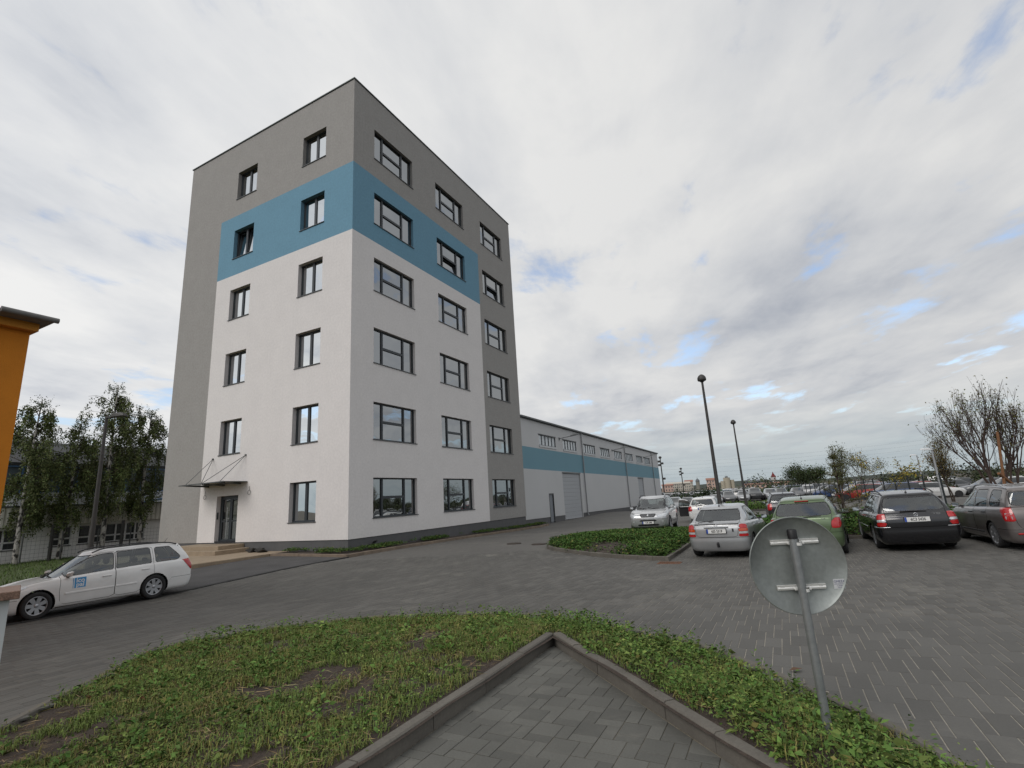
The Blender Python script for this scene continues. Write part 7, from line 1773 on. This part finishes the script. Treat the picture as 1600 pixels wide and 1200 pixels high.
q = MB(); q.box((-1.8, -1.8, 13.5), (1.8, 1.8, 15.2)); q.cyl((0, 0, 15.2), (0, 0, 19), .12, None, 5); q.build('cap', [M_SKD], t)
x, y = az_pt(1211, 480); t = thing('water_tower', 'white water tower with a pointed red roof on the skyline', 'tower', (x, y, -2.5)); t.scale = (.60, .60, .52); q = MB(); q.cyl((0, 0, 0), (0, 0, 9), 2.3, 2.2, 14); q.lathe([(2.2, 9), (3.1, 10.2), (3.1, 15)], 14); q.build('wall', [mat('tower_white', (.60, .57, .55), .9)], t)
q = MB(); q.lathe([(2.3, 8.6), (2.6, 8.9), (2.3, 9.2)], 14); q.build('band', [M_TILE], t)
q = MB(); q.lathe([(3.7, 14.7), (3.5, 15.2), (1.6, 18.5), (1.5, 19.4), (.9, 20.3), (.1, 23.0)], 14); q.build('roof', [mat('dark_red_roof', (.16, .03, .03), .9)], t)
# low hill line that closes the horizon
hv, hf = [], []; n = 60
for i in range(n+1):
    a = R(18+100*i/n); r_ = 1500; hh = 14+6*math.sin(i*.7)+5*math.sin(i*.23+1); hv += [(r_*math.cos(a), r_*math.sin(a), -20), (r_*math.cos(a), r_*math.sin(a), -2+max(2, hh*.55)), ((r_+300)*math.cos(a), (r_+300)*math.sin(a), -20)]
for i in range(n): hf += [(3*i, 3*i+3, 3*i+4, 3*i+1), (3*i+1, 3*i+4, 3*i+5, 3*i+2)]
o = mesh_obj('hills', hv, hf, mat('hill_green', (.075, .085, .075), 1, noise=.3, nscale=.02), smooth=True); o['kind'] = 'structure'
# ---- where the near cars stand
def by_rear(root, xl, yl, xr, yr, rear_axle, W, head, sc=1.0):
    """from the two rear tyre contacts"""
    mx_, my_ = (xl+xr)/2, (yl+yr)/2; h = R(head); place_car(root, mx_-math.cos(h)*rear_axle*sc, my_-math.sin(h)*rear_axle*sc, head, sc)
# small loose things on the paving
def pebble(x, y, s, lab, m, cat='stone'):
    V, F = _hull([(random.gauss(0, s), random.gauss(0, s*.7), abs(random.gauss(0, s*.5))) for _ in range(14)]); o = mesh_obj('paving_stone' if cat == 'stone' else 'fallen_leaf', V, F, m); o.location = (x, y, g1(x, y)); tag(o, lab, cat)
a = loc(45.5, -1.6); pebble(a[0], a[1], .32, 'orange brown lump lying on the yard by the warehouse', mat('brick_lump', (.30, .14, .06), .9))
lf = MB(); lf.add([(0, 0, .004), (.05, .03, .02), (.12, .01, .012), (.06, -.03, .018)], [(0, 1, 2, 3)]); o = lf.build('fallen_leaf', [mat('dead_leaf', (.10, .055, .03), .8)]); o.location = (2.36, 5.05, g1(2.36, 5.05)+.012); o.scale = (1.1, 1.1, 1); tag(o, 'brown fallen leaf on the paving near the round sign', 'leaf')
# ================================================================== the near cars on the ground
place_car(CAR_WHITE, -10.25, 15.78, 236, .935, .985)
place_car(CAR_ASTRA, 5.52, 14.78, 57)
place_car(CAR_GREEN, 7.55, 13.9, 57)
place_car(CAR_BLACK, 10.02, 13.2, 63)
place_car(CAR_GREY, 11.92, 11.72, 65, .955)
place_car(CAR_SUV, 7.75, 28.5, 247)
place_car(CAR_OPEN, 10.95, 31.0, 63)
place_car(CAR_DARK, 13.55, 26.4, 66)
